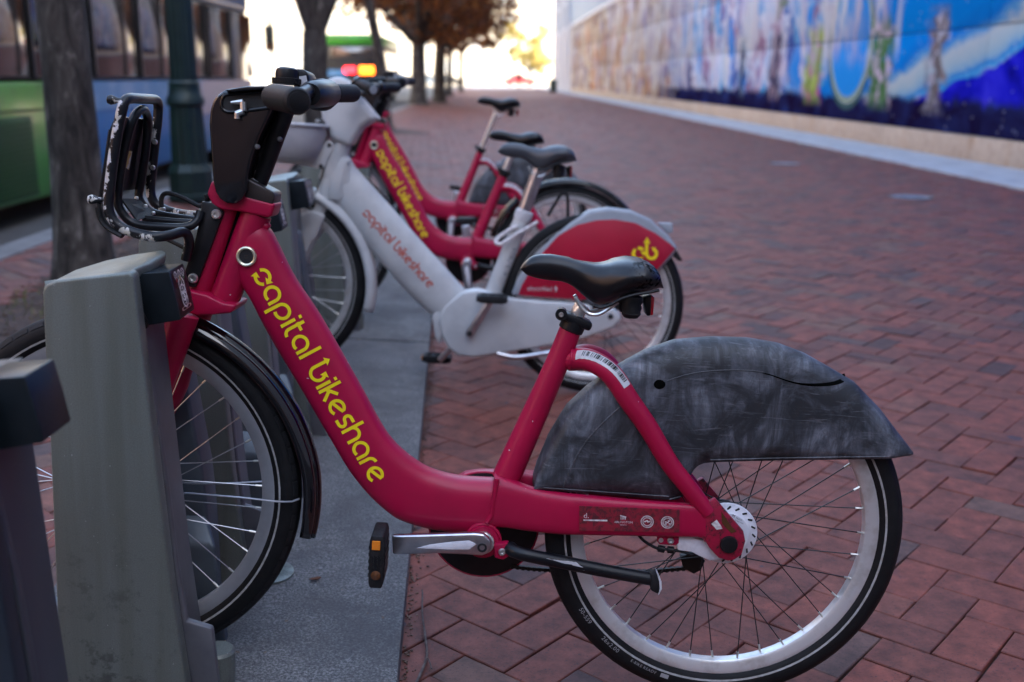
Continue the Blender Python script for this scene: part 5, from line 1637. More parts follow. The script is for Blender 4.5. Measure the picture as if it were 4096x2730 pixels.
def build_dock(label):
    d = empty('bike_dock', label, 'bike dock', 'metal bicycle docks on the station plates')
    o0 = [(1.1314,0.225,0.7524),(1.125,0.225,0.7615),(1.1102,0.225,0.7691),(0.9993,0.225,0.7885),(0.9929,0.225,0.7822),(0.9799,0.225,0.6432),(0.9647,0.225,0.4749),(0.9457,0.225,0.2724),(0.9248,0.225,0.102),(1.1245,0.225,0.0902),(1.1331,0.225,0.1905),(1.131,0.225,0.5023),(1.1317,0.225,0.7307)]
    poly = [(p[0], p[2]) for p in o0]
    def down(a, b):
        t = (a[1] - 0.001) / (a[1] - b[1])
        return (a[0] + (b[0] - a[0]) * t, 0.001)
    poly[8], poly[9] = down(poly[7], poly[8]), down(poly[10], poly[9])
    G().prism(poly, .195, .225).build('body', M['dock'], d, bevel=.009, bseg=4)
    inner = [(p[0] + (.012 if i in (4, 5, 6, 7, 8) else -.012 if i not in (1, 2, 3) else 0), p[1] - (.012 if i in (0, 1, 2, 3, 4) else 0)) for i, p in enumerate(poly)]
    G().prism(inner, .075, .196).build('inner_body', M['dock_side'], d, bevel=.006)
    # side plate with its foot
    sp = [(1.0023,0.19,0.6795),(0.9886,0.19,0.6445),(0.9709,0.19,0.5401),(0.9575,0.19,0.4193),(0.9457,0.19,0.2941),(0.9311,0.19,0.1883),(0.889,0.19,0.1762),(0.8844,0.19,0.1305),(0.8794,0.19,0.0796),(1.0764,0.19,0.068)]
    sp = [(p[0], p[2]) for p in sp]
    sp[8] = down(sp[7], sp[8])
    sp[9] = (sp[9][0], 0.001)
    G().prism(sp, .174, .190).build('side_plate', M['dock_side'], d, bevel=.004)
    # sloping lid
    L3 = [(1.1314,0.222,0.7558),(1.1311,0.215,0.7612),(1.1302,0.19,0.7606),(1.1241,0.12,0.7656),(1.0897,0.075,0.7757),(1.0438,0.065,0.7882),(0.997,0.07,0.7979),(0.9877,0.085,0.7989),(0.9847,0.1,0.7943),(0.9897,0.15,0.7908),(1.0023,0.19,0.7876),(0.9993,0.222,0.7874)]
    top = [Vector(p) for p in L3]
    bot = [p - Vector((0, 0, .016)) for p in top]
    n = len(top)
    G().add(top + bot, [tuple(range(n)), tuple(range(2 * n - 1, n - 1, -1))] + [(i, i + n, (i + 1) % n + n, (i + 1) % n) for i in range(n)]).build('lid', M['dock'], d, bevel=.004, bseg=3)
    # lock box with its panel
    bx = [(1.0112,0.175,0.7739),(1.0078,0.175,0.776),(0.9564,0.175,0.7828),(0.9544,0.175,0.7805),(0.9455,0.175,0.7464),(0.9376,0.175,0.7079),(0.939,0.175,0.706),(0.9889,0.175,0.6945),(1.003,0.175,0.6933)]
    lb = G().prism(bx, .098, .175).build('lock_box', M['dockbox'], d, bevel=.006, bseg=3)
    q = [(0.9544,0.175,0.7808),(0.9376,0.175,0.7075),(0.958,0.1,0.7763),(0.943,0.1,0.7038)]
    N1, N2 = Vector((bx[3][0], .172, bx[3][2])), Vector((bx[5][0], .172, bx[5][2]))
    F1, F2 = Vector((N1.x, .101, N1.z)), Vector((N2.x, .101, N2.z))
    nrm = (N2 - N1).cross(F1 - N1).normalized()
    if nrm.x > 0:
        nrm = -nrm
    def on(u, v, e=.0014):
        return N1.lerp(F1, u).lerp(N2.lerp(F2, u), v) + nrm * e
    g = G().add([on(.06, .04, .0008), on(.94, .04, .0008), on(.94, .95, .0008), on(.06, .95, .0008)], [(0, 1, 2, 3)])
    pn = g.build('panel', M['black_plastic'], lb, smooth=0)
    asp = (F1 - N1).length / (N2 - N1).length
    def ring(g, u, v, r, w):
        V = []
        for k in range(20):
            a = 2 * PI * k / 20
            V += [on(u + r * math.cos(a), v + r * asp * math.sin(a)), on(u + (r - w) * math.cos(a), v + (r - w) * asp * math.sin(a))]
        g.add(V, [(2 * k, 2 * k + 1, (2 * k + 3) % 40, (2 * k + 2) % 40) for k in range(20)])
    g = G()
    for i, v in enumerate((.37, .52, .665)):
        ring(g, .52, v, .20, .045)
        V, F, w = text_polys(str(i + 1))
        g.add([on(.52 + (p[0] - w / 2) * .34, v - (p[1] - .35) * .34 * asp) for p in V], F)
    for u in (.27, .52, .77):
        ring(g, u, .115, .10, .03)
    for u, a in ((.27, .9), (.52, 1.6), (.77, 2.2)):
        dx, dy = .07 * math.cos(a), .07 * math.sin(a)
        g.add([on(u - dx - .014, .115 + dy * asp), on(u - dx + .014, .115 + dy * asp), on(u + dx + .014, .115 - dy * asp), on(u + dx - .014, .115 - dy * asp)], [(0, 1, 2, 3)])
    g.build('panel_print', M['white_text'], pn, smooth=0, fix=False)
    for nm, u in (('led_red_dull', .27), ('led_yellow_dull', .52), ('led_green_dull', .77)):
        g = G().add([on(u + .06 * math.cos(2 * PI * k / 14), .205 + .06 * asp * math.sin(2 * PI * k / 14)) for k in range(14)], [tuple(range(14))])
        g.build('indicator', M[nm], pn, smooth=0)
    V = []
    for r0, r1 in ((1, .0),):
        pass
    for k in range(24):
        a = 2 * PI * k / 24
        ex, ey = spow(math.cos(a), .5), spow(math.sin(a), .5)
        V += [on(.5 + .34 * ex, .845 + .040 * ey, .0015), on(.5 + .25 * ex, .845 + .027 * ey, .0015)]
    g = G().add(V, [(2 * k, 2 * k + 1, (2 * k + 3) % 48, (2 * k + 2) % 48) for k in range(24)])
    g.build('slot_frame', M['steel'], pn, smooth=0)
    fin = [(1.0082,0.18,0.7716),(1.0049,0.18,0.7662),(1.003,0.18,0.7355),(0.9966,0.18,0.719),(0.9887,0.18,0.7025),(0.9879,0.18,0.6912),(1.0016,0.18,0.6846),(1.0034,0.18,0.6945),(1.0073,0.18,0.7296)]
    G().prism(fin, .172, .182).build('lock_bracket', M['black_plastic'], d, bevel=.002)
    # far half of the dock, beyond the wheel slot, with its sloping foot
    fe = [(1.0202,-0.085,0.5875),(1.0099,-0.085,0.5271),(0.9931,-0.085,0.4275),(0.9802,-0.085,0.35),(0.9718,-0.085,0.2656)]
    xl = fe[0][0] + .16
    fz = [(p[0], p[2]) for p in fe]
    G().prism([(xl, fz[0][1])] + fz + [(fz[4][0] - .012, .001), (xl, .001)], -.160, -.085).build('far_half', M['dock_blue'], d, bevel=.008, bseg=3)
    f1, f2, f3 = [(0.9718,-0.085,0.2631),(0.9436,-0.048,0.2135),(0.934,-0.048,0.1173)]
    xa, xb, xc = f1[0], f2[0], f3[0] - .004
    z1, z2 = f1[2], f2[2]
    xl2 = xl - .02
    V = [(xl2, -.086, z1), (xa, -.086, z1), (xb, -.046, z2), (xl2, -.046, z2), (xl2, -.046, .001), (xc, -.046, .001), (xc, -.086, .001), (xl2, -.086, .001)]
    G().add(V, [(0, 1, 2, 3), (3, 2, 5, 4), (1, 6, 5, 2), (0, 3, 4, 7), (4, 5, 6, 7), (0, 7, 6, 1)]).build('slot_foot', M['dock_blue'], d, bevel=.010, bseg=3)
    # anchor post and its floor flange
    af = [(0.8956,0.13,0.1303)][0]
    g = G().lathe([(.030, 0.004), (.030, .10), (.026, .105)], 24, 'z', (af[0], .13, 0))
    ft = g.build('anchor_post', M['dock'], d)
    G().lathe([(.060, .0015), (.060, .007), (.055, .009), (.0305, .0095)], 32, 'z', (af[0], .13, 0)).build('anchor_flange', M['dock'], ft)
    d.matrix_world = DOCK_M
    return d
M['dock_blue'] = simple('blue_grey_dock_metal', (0.105, 0.128, 0.150), 0.38, 0.4, (0.085, 0.105, 0.125), 12)
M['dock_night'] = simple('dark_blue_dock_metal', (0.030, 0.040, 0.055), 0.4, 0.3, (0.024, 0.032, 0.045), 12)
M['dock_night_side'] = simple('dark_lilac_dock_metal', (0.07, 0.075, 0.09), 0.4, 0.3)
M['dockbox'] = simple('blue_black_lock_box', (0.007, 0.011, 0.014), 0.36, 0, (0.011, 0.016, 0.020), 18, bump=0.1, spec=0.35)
M['led_red_dull'] = simple('unlit_red_lamp', (0.22, 0.01, 0.015), 0.3)
M['led_yellow_dull'] = simple('unlit_yellow_lamp', (0.30, 0.20, 0.01), 0.3)
M['led_green_dull'] = simple('unlit_green_lamp', (0.01, 0.13, 0.06), 0.3)
dock0 = build_dock('grey metal dock with numbered black lock box holding the nearest crimson bicycle')
PITCH = 0.497

# ------------------------------------------------------------------ white electric bicycle
EHUB = (0.372, 3.77, 0.345)
E_M = frame_matrix(BU, BL, BWV, EHUB, 0.345)
def build_ebike():
    b = empty('electric_bicycle', 'white electric bicycle with grey saddle and red rear wheel panel behind the nearest bicycle', 'bicycle')
    wp = M['white_paint']
    up = [(0.9333,0.03,0.8671),(0.8961,0.03,0.811),(0.8628,0.03,0.7622),(0.764,0.03,0.6642),(0.6389,0.03,0.5362),(0.5123,0.03,0.4098),(0.4542,0.03,0.3505)]
    lo = [(1.0043,0.03,0.7263),(0.9669,0.03,0.6655),(0.9217,0.03,0.6183),(0.8385,0.03,0.5179),(0.7378,0.03,0.4029),(0.6367,0.03,0.3029),(0.544,0.03,0.2302)]
    tube = Beam(up, lo, [(0, .036), (.3, .044), (1, .046)], n=40, ex=2.4, K=28)
    G().loft(tube.rings).build('main_tube', wp, b, smooth=60)
    ht = [(0.9245,0,0.8528),(0.997,0,0.6019)]
    a, c = Vector(ht[0]), Vector(ht[1])
    G().tube([a, a.lerp(c, .3), a.lerp(c, .6), c], [.036, .037, .034, .030], 24).build('head_tube', wp, b)
    G().tube([c, c + (c - a).normalized() * .004], .031, 24).build('lower_bearing', M['dock_dark'], b)
    g = G()
    sl = [(0.9439,0.035,0.8514),(0.954,0.035,0.8153),(1.0166,0.035,0.6276)]
    hp = [(0.965,0.036,0.6556),(0.9263,0.036,0.6512),(0.8952,0.036,0.6711),(0.8855,0.036,0.7211),(0.8943,0.036,0.7832),(0.8814,0.036,0.8018),(0.9174,0.036,0.7997),(0.9515,0.036,0.7351)]
    G().prism(hp, .030, .040).build('neck_cover', wp, b, bevel=.004)
    G().tube(catmull([(0.9549,0.036,0.8507),(0.9751,0.036,0.7695),(1.0232,0.036,0.6273)], 12), .0025, 6).build('cable', M['black_rubber'], b)
    # lamp housing and cockpit
    hh = [(0.9902,0,1.0574),(0.9673,0,1.0732),(0.9309,0,1.0851),(0.8999,0,1.0694),(0.8667,0,1.0209),(0.7954,0,0.9456),(0.845,0,0.9138),(0.8644,0,0.8859),(0.8855,0,0.839),(0.9612,0,0.8644),(0.9705,0,0.9062),(0.9913,0,0.9361),(0.9978,0,0.9755),(0.9966,0,1.0285)]
    G().prism(hh, -.052, .052).build('head_housing', M['white_paint'], b, bevel=.022, bseg=5)
    sp = [(0.8657,0,1.0166),(0.8553,0,1.0172),(0.7919,0,0.9481),(0.7971,0,0.9411)]
    G().prism(sp, -.030, .030).build('housing_edge', M['sticker'], b, bevel=.003)
    g1, g2, g3, g4 = [Vector(p) for p in [(0.8449,0.2,1.0519),(0.7803,0.31,1.0306),(0.8243,-0.2,1.0635),(0.7668,-0.33,1.0753)]]
    mid = (g1 + g3) / 2
    G().tube(catmull([g1, mid + Vector((.01, 0, 0)), g3], 16), .0135, 12).build('handlebar', M['black_plastic'], b)
    for p, q in ((g1, g2), (g3, g4)):
        dd = (q - p).normalized()
        o = G().tube([p, p.lerp(q, .1), p.lerp(q, .94), q], [.016, .0185, .0185, .016], 20).build('grip', M['black_rubber'], b)
        G().tube([q - dd * .001, q + dd * .002], [.0145, .0125], 18).build('grip_cap', M['grey_plastic'], o)
        G().tube([p - dd * .012, p - dd * .008, p + dd * .006, p + dd * .010], [.018, .0235, .0235, .019], 20).build('brake_clamp', M['gloss_black'], b)
        G().tube([p + Vector((.015, 0, 0)), p.lerp(q, .4) + Vector((.032, 0, -.008)), q + Vector((.03, 0, -.012))], [.006, .005, .004], 8).build('brake_lever', M['black_plastic'], b)
    # basket tub with bracket
    rt = [(0.9705,0,0.9044),(0.9791,0,0.8584),(1.0141,0,0.8107),(1.068,0,0.7836)]
    xr, zr = rt[0][0], rt[0][2]
    zb = rt[3][2]
    rings = []
    for zz, grow in ((zr + .004, 1.0), (zr - .004, 1.0), (zr - .03, .985), (lerp(zr, zb, .55), .93), (lerp(zr, zb, .88), .82), (zb, .66)):
        ring = []
        for k in range(32):
            a_ = 2 * PI * k / 32
            ex, ey = spow(math.cos(a_), .55), spow(math.sin(a_), .55)
            ring.append((xr + .155 - .155 * grow * ex, .14 * grow * ey, zz))
        rings.append(ring)
    g = G().loft(rings, False, False)
    g.f.append(tuple(range(len(g.v) - 32, len(g.v))))
    g.mi.append(0)
    o = g.build('basket', M['basket_grey'], b, smooth=60)
    md = o.modifiers.new('thickness', 'SOLIDIFY')
    md.thickness = .006
    rim = [(xr + .155 - .158 * spow(math.cos(2 * PI * k / 32), .55), .143 * spow(math.sin(2 * PI * k / 32), .55), zr + .003) for k in range(32)]
    G().tube(rim, .0065, 8, closed=True).build('basket_rim', M['basket_grey'], o)
    bk = [(0.9678,0.036,0.8623),(0.946,0.036,0.8513),(0.949,0.036,0.8333),(0.9751,0.036,0.7686),(0.9883,0.036,0.7589),(1.0788,0.036,0.7713),(1.1509,0.036,0.7723),(1.1511,0.036,0.7812),(1.0701,0.036,0.7838),(1.0254,0.036,0.7985),(0.9903,0.036,0.8309)]
    o = G().prism(bk, .034, .042).build('basket_bracket', wp, b, bevel=.002)
    g = G()
    for q in [(0.9619,0.042,0.845),(0.9894,0.042,0.7687)]:
        bolt(g, (q[0], .042, q[2]), .008)
    g.build('bracket_bolt', M['dark_steel'], o)
    # fork, front wheel, fender
    fh = (1.163, 0, .3455)
    cr = [(1.019,0.05,0.6138),(0.9679,0.05,0.5988),(0.974,0.05,0.5767),(0.9974,0.05,0.5163),(1.015,0.05,0.4947),(1.0408,0.05,0.436),(1.0644,0.05,0.3702),(1.0795,0.05,0.3739),(1.0878,0.05,0.4561),(1.0977,0.05,0.5331),(1.0806,0.05,0.5772)]
    for s in (1, -1):
        y0, y1 = sorted((s * .036, s * .058))
        G().prism(cr, y0, y1).build('fork_leg', wp, b, bevel=.007, bseg=3)
        q = cr[6]
        G().tube([(cr[7][0] - .012, s * .047, cr[7][2] + .02), (fh[0], s * .052, fh[2])], [.016, .012], 12).build('fork_tip', wp, b)
    ck = [(1.028,0,0.6105),(0.9762,0,0.5953),(0.9824,0,0.5729),(1.0947,0,0.5617),(1.0859,0,0.5782)]
    G().prism(ck, -.05, .05).build('fork_crown', wp, b, bevel=.008)
    wheel(b, fh[0], fh[2], .345, 'front_e', ('spoke_silver', 'nipple'), False, 'rim_silver', rot0=.1, name='front_wheel', hub_r=.034)
    def fender(cx, cz, a0, a1, r0, r1, name, mat, wd=.036):
        rings = []
        for i in range(40):
            a = R(lerp(a0, a1, i / 39))
            rr = lerp(r0, r1, i / 39)
            rings.append([(cx - math.cos(a) * (rr + dr), yy * wd / .036, cz + math.sin(a) * (rr + dr)) for yy, dr in ((.036, -.026), (.036, -.012), (.030, 0), (.018, .006), (0, .008), (-.018, .006), (-.030, 0), (-.036, -.012), (-.036, -.026))])
        o = G().loft(rings, False, False, wrap=False).build(name, mat, b, smooth=60, fix=False)
        md = o.modifiers.new('thickness', 'SOLIDIFY')
        md.thickness = .003
        md.offset = 0
        return o
    fender(fh[0], fh[2], 100, -14, .362, .375, 'front_fender', M['white_paint'], .040)
    # chain case, seat tube, post, saddle
    cc = [(0.5474,0.05,0.2415),(0.5298,0.05,0.2958),(0.4681,0.05,0.3524),(0.4123,0.05,0.363),(0.2819,0.05,0.3398),(0.0227,0.05,0.3339),(-0.0832,0.05,0.3255),(-0.1092,0.05,0.3049),(-0.1124,0.05,0.2846),(-0.0887,0.05,0.2544),(0.0137,0.05,0.2096),(0.1737,0.05,0.1671),(0.415,0.05,0.1131),(0.4723,0.05,0.118),(0.5103,0.05,0.1448),(0.5343,0.05,0.1888)]
    G().prism(cc, -.030, .052).build('chain_case', M['white_paint'], b, bevel=.010, bseg=3)
    nb = [(0.5744,0.02,0.2557),(0.5475,0.02,0.2903),(0.4847,0.02,0.3351),(0.4565,0.02,0.2627),(0.5269,0.02,0.2006),(0.5408,0.02,0.1499),(0.5587,0.02,0.1821)]
    G().prism(nb, -.04, .04).build('motor_housing', M['white_paint'], b, bevel=.010)
    g = G()
    q = [(-0.0731,0.053,0.2951)][0]
    bolt(g, (q[0], .052, q[2]), .010)
    g.build('axle_bolt', M['dark_steel'], b)
    s0, s1, s2, s3 = [Vector(p) for p in [(0.3572,0,0.3481),(0.2651,0,0.6302),(0.2656,0,0.6382),(0.2241,0,0.7842)]]
    s0 = [(0.3572,0,0.3481)][0]
    s0 = Vector(s0)
    G().tube([s0, s1], [.030, .029], 22).build('seat_tube', wp, b)
    axs = (s1 - s0).normalized()
    G().tube([s1 - axs * .012, s1, s1 + axs * .022, s1 + axs * .026], [.030, .033, .033, .028], 22).build('seat_clamp', M['sticker'], b)
    G().tube([s1 - axs * .1, s3, s3 + axs * .02], [.0235, .0235, .0235], 20).build('seat_post', M['silver'], b)
    lv = [(0.2104,0.03,0.6194),(0.2799,0.045,0.5724),(0.3337,0.055,0.5357),(0.3536,0.055,0.5345),(0.3544,0.04,0.5476),(0.3201,0.03,0.5769),(0.2813,0.03,0.5992)]
    o = G().tube(catmull(lv, 30), .0075, 10).build('clamp_lever', M['white_text'], b)
    sad = build_saddle(b, M['grey_vinyl'], False, 1.13, tuple(Vector([(0.2417,0,0.7712)][0])))
    cab = catmull([(0.1745,-0.02,0.6388),(0.1406,-0.02,0.704),(0.123,-0.02,0.7252),(0.1081,-0.02,0.7123),(0.1012,-0.02,0.64)], 26)
    G().tube(cab, .006, 8).build('lock_cable', M['black_rubber'], b)
    # rear wheel, fender panel
    wheel(b, -.012, .331, .331, 'rear_e', ('spoke', 'nipple'), False, 'rim_silver', rot0=.05, name='rear_wheel', hub_r=.045)
    sk = [(0.2913,0.045,0.3483),(0.2752,0.045,0.3972),(0.2527,0.045,0.443),(0.2059,0.045,0.5028),(0.1594,0.045,0.5623),(0.0944,0.045,0.6225),(0.0288,0.045,0.6701),(-0.0392,0.045,0.6841),(-0.1211,0.045,0.6791),(-0.1924,0.045,0.6521),(-0.2599,0.045,0.5998),(-0.2985,0.045,0.5549),(-0.285,0.045,0.5288),(-0.2363,0.045,0.4689),(-0.1246,0.045,0.3985),(0.0303,0.045,0.3445),(0.1577,0.045,0.3466)]
    o = G().prism(sk, -.042, .042).build('fender_shell', M['grey_plastic'], b, bevel=.014, bseg=4)
    pn = [(0.2643,0.046,0.3532),(0.2544,0.046,0.389),(0.2432,0.046,0.4119),(0.1875,0.046,0.5103),(0.1352,0.046,0.5751),(0.069,0.046,0.6179),(0.0013,0.046,0.6375),(-0.061,0.046,0.6444),(-0.137,0.046,0.6364),(-0.2154,0.046,0.6023),(-0.2687,0.046,0.569),(-0.2878,0.046,0.5525),(-0.2323,0.046,0.477),(-0.1237,0.046,0.4082),(0.0308,0.046,0.3491),(0.158,0.046,0.3499)]
    G().prism(pn, .040, .0435).build('red_panel', M['panel_red'], o, bevel=.001)
    tl = [(-0.2222,0.02,0.6397),(-0.274,0.02,0.6416),(-0.2793,0.02,0.6104),(-0.2636,0.02,0.6012)]
    G().prism(tl, -.018, .018).build('tail_stub', M['grey_plastic'], o, bevel=.004)
    mf = [(-0.2958,0,0.5461),(-0.3207,0,0.5105),(-0.3068,0,0.5084),(-0.2795,0,0.5273)]
    G().prism(mf, -.030, .030).build('mud_flap', M['black_rubber'], o, bevel=.002)
    # crank, pedals, stand
    ck = [(0.4314,0.075,0.2075),(0.3582,0.075,0.338)]
    c0, c1 = Vector(ck[0]), Vector(ck[1])
    g = G().tube([c0 - (c1 - c0) * .08, c0, c1, c1 + (c1 - c0) * .05], [.012, .0165, .012, .010], 14, flat=.6)
    o = g.build('crank_arm', M['silver'], b)
    g = G()
    bolt(g, (c0.x, .084, c0.z), .0095)
    g.build('crank_bolt', M['dark_steel'], o)
    def pedal(c, y0, y1, parent):
        g = G()
        V = [(c.x - .055, c.z - .008), (c.x - .035, c.z - .014), (c.x + .035, c.z - .014), (c.x + .055, c.z - .008), (c.x + .055, c.z + .008), (c.x + .035, c.z + .014), (c.x - .035, c.z + .014), (c.x - .055, c.z + .008)]
        g.prism(V, y0, y0 + .018).prism(V, y1 - .018, y1)
        for k in (-.048, -.016, .016, .048):
            g.box((c.x + k, (y0 + y1) / 2, c.z), (.014, y1 - y0 - .02, .02))
        return g.build('pedal', M['black_rubber'], parent, bevel=.002)
    pedal(c1 + Vector((0, 0, .008)), .085, .165, o)
    g2_ = [(0.562,-0.075,0.1394),(0.5441,-0.075,0.0698)]
    p0, p1 = Vector(g2_[0]), Vector(g2_[1])
    o = G().tube([c0 + Vector((0, -.15, 0)), p1], [.014, .010], 12, flat=.6).build('crank_arm', M['silver'], b)
    po = pedal(p1 + Vector((.012, 0, .0)), -.165, -.085, o)
    G().box((p1.x + .068, -.12, p1.z + .002), (.004, .045, .012)).build('pedal_reflector', M['orange_reflector'], o)
    ks = [(0.3297,0.05,0.1336),(0.2587,0.05,0.1247),(0.1448,0.05,0.1478),(0.0438,0.05,0.17)]
    G().tube(catmull(ks, 14), .010, 12).build('kickstand', M['silver'], b)
    # writing
    p0, p1 = [(0.8289,0.044,0.6222)][0], [(0.5567,0.044,0.3439)][0]
    p0, p1 = [(0.8307,0.044,0.6213)][0], [(0.5778,0.044,0.3638)][0]
    map_word('lettering', 'capital bikeshare', M['orange_text'], b, (p0[0], p0[2]), (p1[0], p1[2]), -1, tube.surf, True, None, .0009)
    g = G()
    A, B = [(0.3175,0,0.4161)][0], [(0.2872,0,0.5191)][0]
    dv = Vector((B[0] - A[0], B[2] - A[2]))
    Lv = dv.length
    dv.normalize()
    upv = Vector((dv.y, -dv.x))
    if upv.x < 0:
        upv = -upv
    def on_post(x, z):
        p = Vector((x, 0, z))
        t = (p - Vector((s0.x, 0, s0.z))).dot(Vector((axs.x, 0, axs.z)))
        c = Vector((s0.x, 0, s0.z)) + Vector((axs.x, 0, axs.z)) * t
        dd = (p - c).length
        return math.sqrt(max(.0297 ** 2 - dd * dd, 1e-6)) + .0006
    map_text(g, '413-7824', (A[0] + upv.x * -.008, A[2] + upv.y * -.008), (dv.x, dv.y), (upv.x, upv.y), .024, on_post, Lv)
    g.build('serial_print', M['grey_text'], b, smooth=0, fix=False)
    g = G()
    A, B, C_ = [(0.2336,0.0442,0.3708),(0.1443,0.0442,0.3742),(0.2354,0.0442,0.3994)]
    dx = Vector((B[0] - A[0], B[2] - A[2]))
    dz = Vector((C_[0] - A[0], C_[2] - A[2])).normalized()
    map_text(g, 'electrified', (A[0], A[2]), dx.normalized(), dz, .0235, .0442, dx.length)
    bl = [(0.1293,0.0442,0.3962),(0.1371,0.0442,0.381),(0.1308,0.0442,0.3814),(0.1336,0.0442,0.3671),(0.1235,0.0442,0.3857),(0.1298,0.0442,0.3853)]
    g.add([(p[0], .0442, p[2]) for p in bl], [(0, 1, 2), (0, 2, 5), (5, 2, 3), (5, 3, 4)])
    g.build('panel_lettering', M['white_text'], b, smooth=0, fix=False)
    # round arrow letters c and b on the panel
    def pp(x, y):
        a_, b_, c_ = [(-0.1353,0.0442,0.504),(-0.1983,0.0442,0.5078),(-0.1302,0.0442,0.5669)]
        return (a_[0] + (b_[0] - a_[0]) * (x - 1180) / 100 + (c_[0] - a_[0]) * (770 - y) / 100, .0442, a_[2] + (b_[2] - a_[2]) * (x - 1180) / 100 + (c_[2] - a_[2]) * (770 - y) / 100)
    g = G()
    def stroke(P, w):
        P = [Vector(p) for p in P]
        side = []
        for k in range(len(P)):
            t = (P[min(k + 1, len(P) - 1)] - P[max(k - 1, 0)]).normalized()
            nn = Vector((-t.y, t.x)) * w / 2
            side.append((P[k] + nn, P[k] - nn))
        for a_, b_ in zip(side, side[1:]):
            g.add([pp(*a_[0]), pp(*b_[0]), pp(*b_[1]), pp(*a_[1])], [(0, 1, 2, 3)])
    stroke(arc(1220, 735, 32, 48, 232), 17)
    stroke(arc(1220, 735, 32, 258, 318, 6), 17)
    g.add([pp(*p) for p in ((1228, 724), (1262, 722), (1250, 748))], [(0, 1, 2)])
    stroke([(1264, 668), (1264, 735)] + arc(1292, 735, 28, 180, -50, 18), 17)
    g.add([pp(*p) for p in ((1318, 700), (1290, 700), (1304, 726))], [(0, 1, 2)])
    g.add([pp(*p) for p in ((1266, 640), (1246, 676), (1284, 676))], [(0, 1, 2)])
    g.build('panel_emblem', M['yellow'], b, smooth=0, fix=False)
    b.matrix_world = E_M
    return b
ebike = build_ebike()

# ------------------------------------------------------------------ copies: docks and red bicycles along the row
index_kids()
dock_labels = [(-1, 'blurred dark grey dock cut by the photo\'s left edge, nearest the camera of all docks'),
               (1, 'empty grey dock seen through the front wheel of the nearest crimson bicycle'),
               (2, 'empty grey dock with stained foot behind the nearest bicycle\'s front wheel and fender'),
               (3, 'empty grey dock seen between the crimson main tube and the white bicycle\'s front wheel'),
               (4, 'grey dock with lit red lamp holding the white electric bicycle'),
               (6, 'grey dock half hidden behind the white electric bicycle, holding a red bicycle'),
               (8.6, 'farthest grey dock, holding the red bicycle with the raised saddle')]
docks = {}
for k, lab in dock_labels:
    c = copy_tree(dock0, None, ('panel_print', 'indicator', 'panel', 'slot_frame', 'far_half', 'slot_foot', 'lid') if k == -1 else ())
    c['label'] = lab
    off = ROW * (PITCH * k)
    if k == 6:
        off = Vector((-.10, 2.88, -.03))
    if k == -1:
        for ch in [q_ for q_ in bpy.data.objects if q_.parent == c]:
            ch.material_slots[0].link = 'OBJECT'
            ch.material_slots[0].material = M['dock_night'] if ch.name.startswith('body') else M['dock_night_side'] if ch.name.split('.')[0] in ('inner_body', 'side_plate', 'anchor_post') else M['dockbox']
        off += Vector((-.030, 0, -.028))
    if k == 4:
        off = Vector((-.115, 1.98, -.045))
    c.matrix_world = Matrix.Translation(off) @ DOCK_M
    docks[k] = c
# the lit lamp on the white bicycle's dock
q = [(1.0274,0.16,0.6945)][0]
bpy.context.view_layer.update()
pw = E_M @ Vector(q)
pl = docks[4].matrix_world.inverted() @ pw
G().lathe([(.0001, -.004), (.006, -.003), (.008, 0), (.006, .003), (.0001, .004)], 14, 'y', pl).build('lit_indicator', M['led_red'], docks[4])

axs_seat = (Vector([(0.302,0,0.6947)][0]) - Vector([(0.4056,0,0.399)][0])).normalized()
def place_red(dx, dy, dz, lift, crank_deg, label, skirt):
    c = copy_tree(bike1, None, () if skirt else ('fender_skirt',))
    c['label'] = label
    c.matrix_world = Matrix.Translation((dx, dy, dz)) @ BIKE_M
    for ch in [o for o in bpy.data.objects if o.parent == c]:
        s = ch.name.split('.')[0]
        if s in ('saddle', 'seat_post'):
            ch.location = Vector(ch.location) + axs_seat * lift
        if s == 'crank_arm':
            ch.rotation_euler = (0, ch.rotation_euler.y + R(crank_deg), 0)
    return c
red3 = place_red(-.08, 2.88, .012, .068, 96, 'red bicycle with plain black rear fender directly behind the white electric bicycle', False)
rings = []
for i in range(44):
    a = R(lerp(190, 14, i / 43))
    rings.append([(math.cos(a) * (.352 + dr), yy, WR + math.sin(a) * (.352 + dr)) for yy, dr in ((.034, -.020), (.0335, -.011), (.029, -.002), (.015, .004), (0, .006), (-.015, .004), (-.029, -.002), (-.0335, -.011), (-.034, -.020))])
# the ring runs from the front foot of the wheel over the top to the tail
o = G().loft([[(p[0], p[1], p[2]) for p in r] for r in reversed(rings)], False, False, wrap=False).build('rear_fender', M['gloss_black'], red3, smooth=60, fix=False)
md = o.modifiers.new('thickness', 'SOLIDIFY')
md.thickness = .0025
md.offset = 0
red4 = place_red(-.19, 4.26, .02, .19, 84, 'farthest red bicycle, its saddle raised high on a long silver post', True)

# a dead leaf on the plate and a twig along its edge
leaf = G()
pv = [(-.014, 0, .002), (-.006, -.006, .004), (.006, -.005, .003), (.014, .001, .006), (.005, .006, .005), (-.007, .005, .003)]
V = pv + [(p[0], p[1], p[2] - .0012) for p in pv]
leaf.add(V, [tuple(range(6)), tuple(range(11, 5, -1))] + [(i, i + 6, (i + 1) % 6 + 6, (i + 1) % 6) for i in range(6)])
o = leaf.build('dry_leaf', M['leaf_dry'], None, None, 0)
o.location = (-.388, 2.148, .0535)
tag(o, 'small curled brown leaf lying on the gritty station plate', 'leaf')
tw = [(-.152, 2.16, .02), (-.146, 2.06, .015), (-.135, 1.97, .012), (-.128, 1.90, .008), (-.140, 1.82, .007), (-.152, 1.76, .007), (-.158, 1.70, .006)]
g = G().tube(catmull(tw, 30), [lerp(.0016, .0036, i / 29) for i in range(30)], 8)
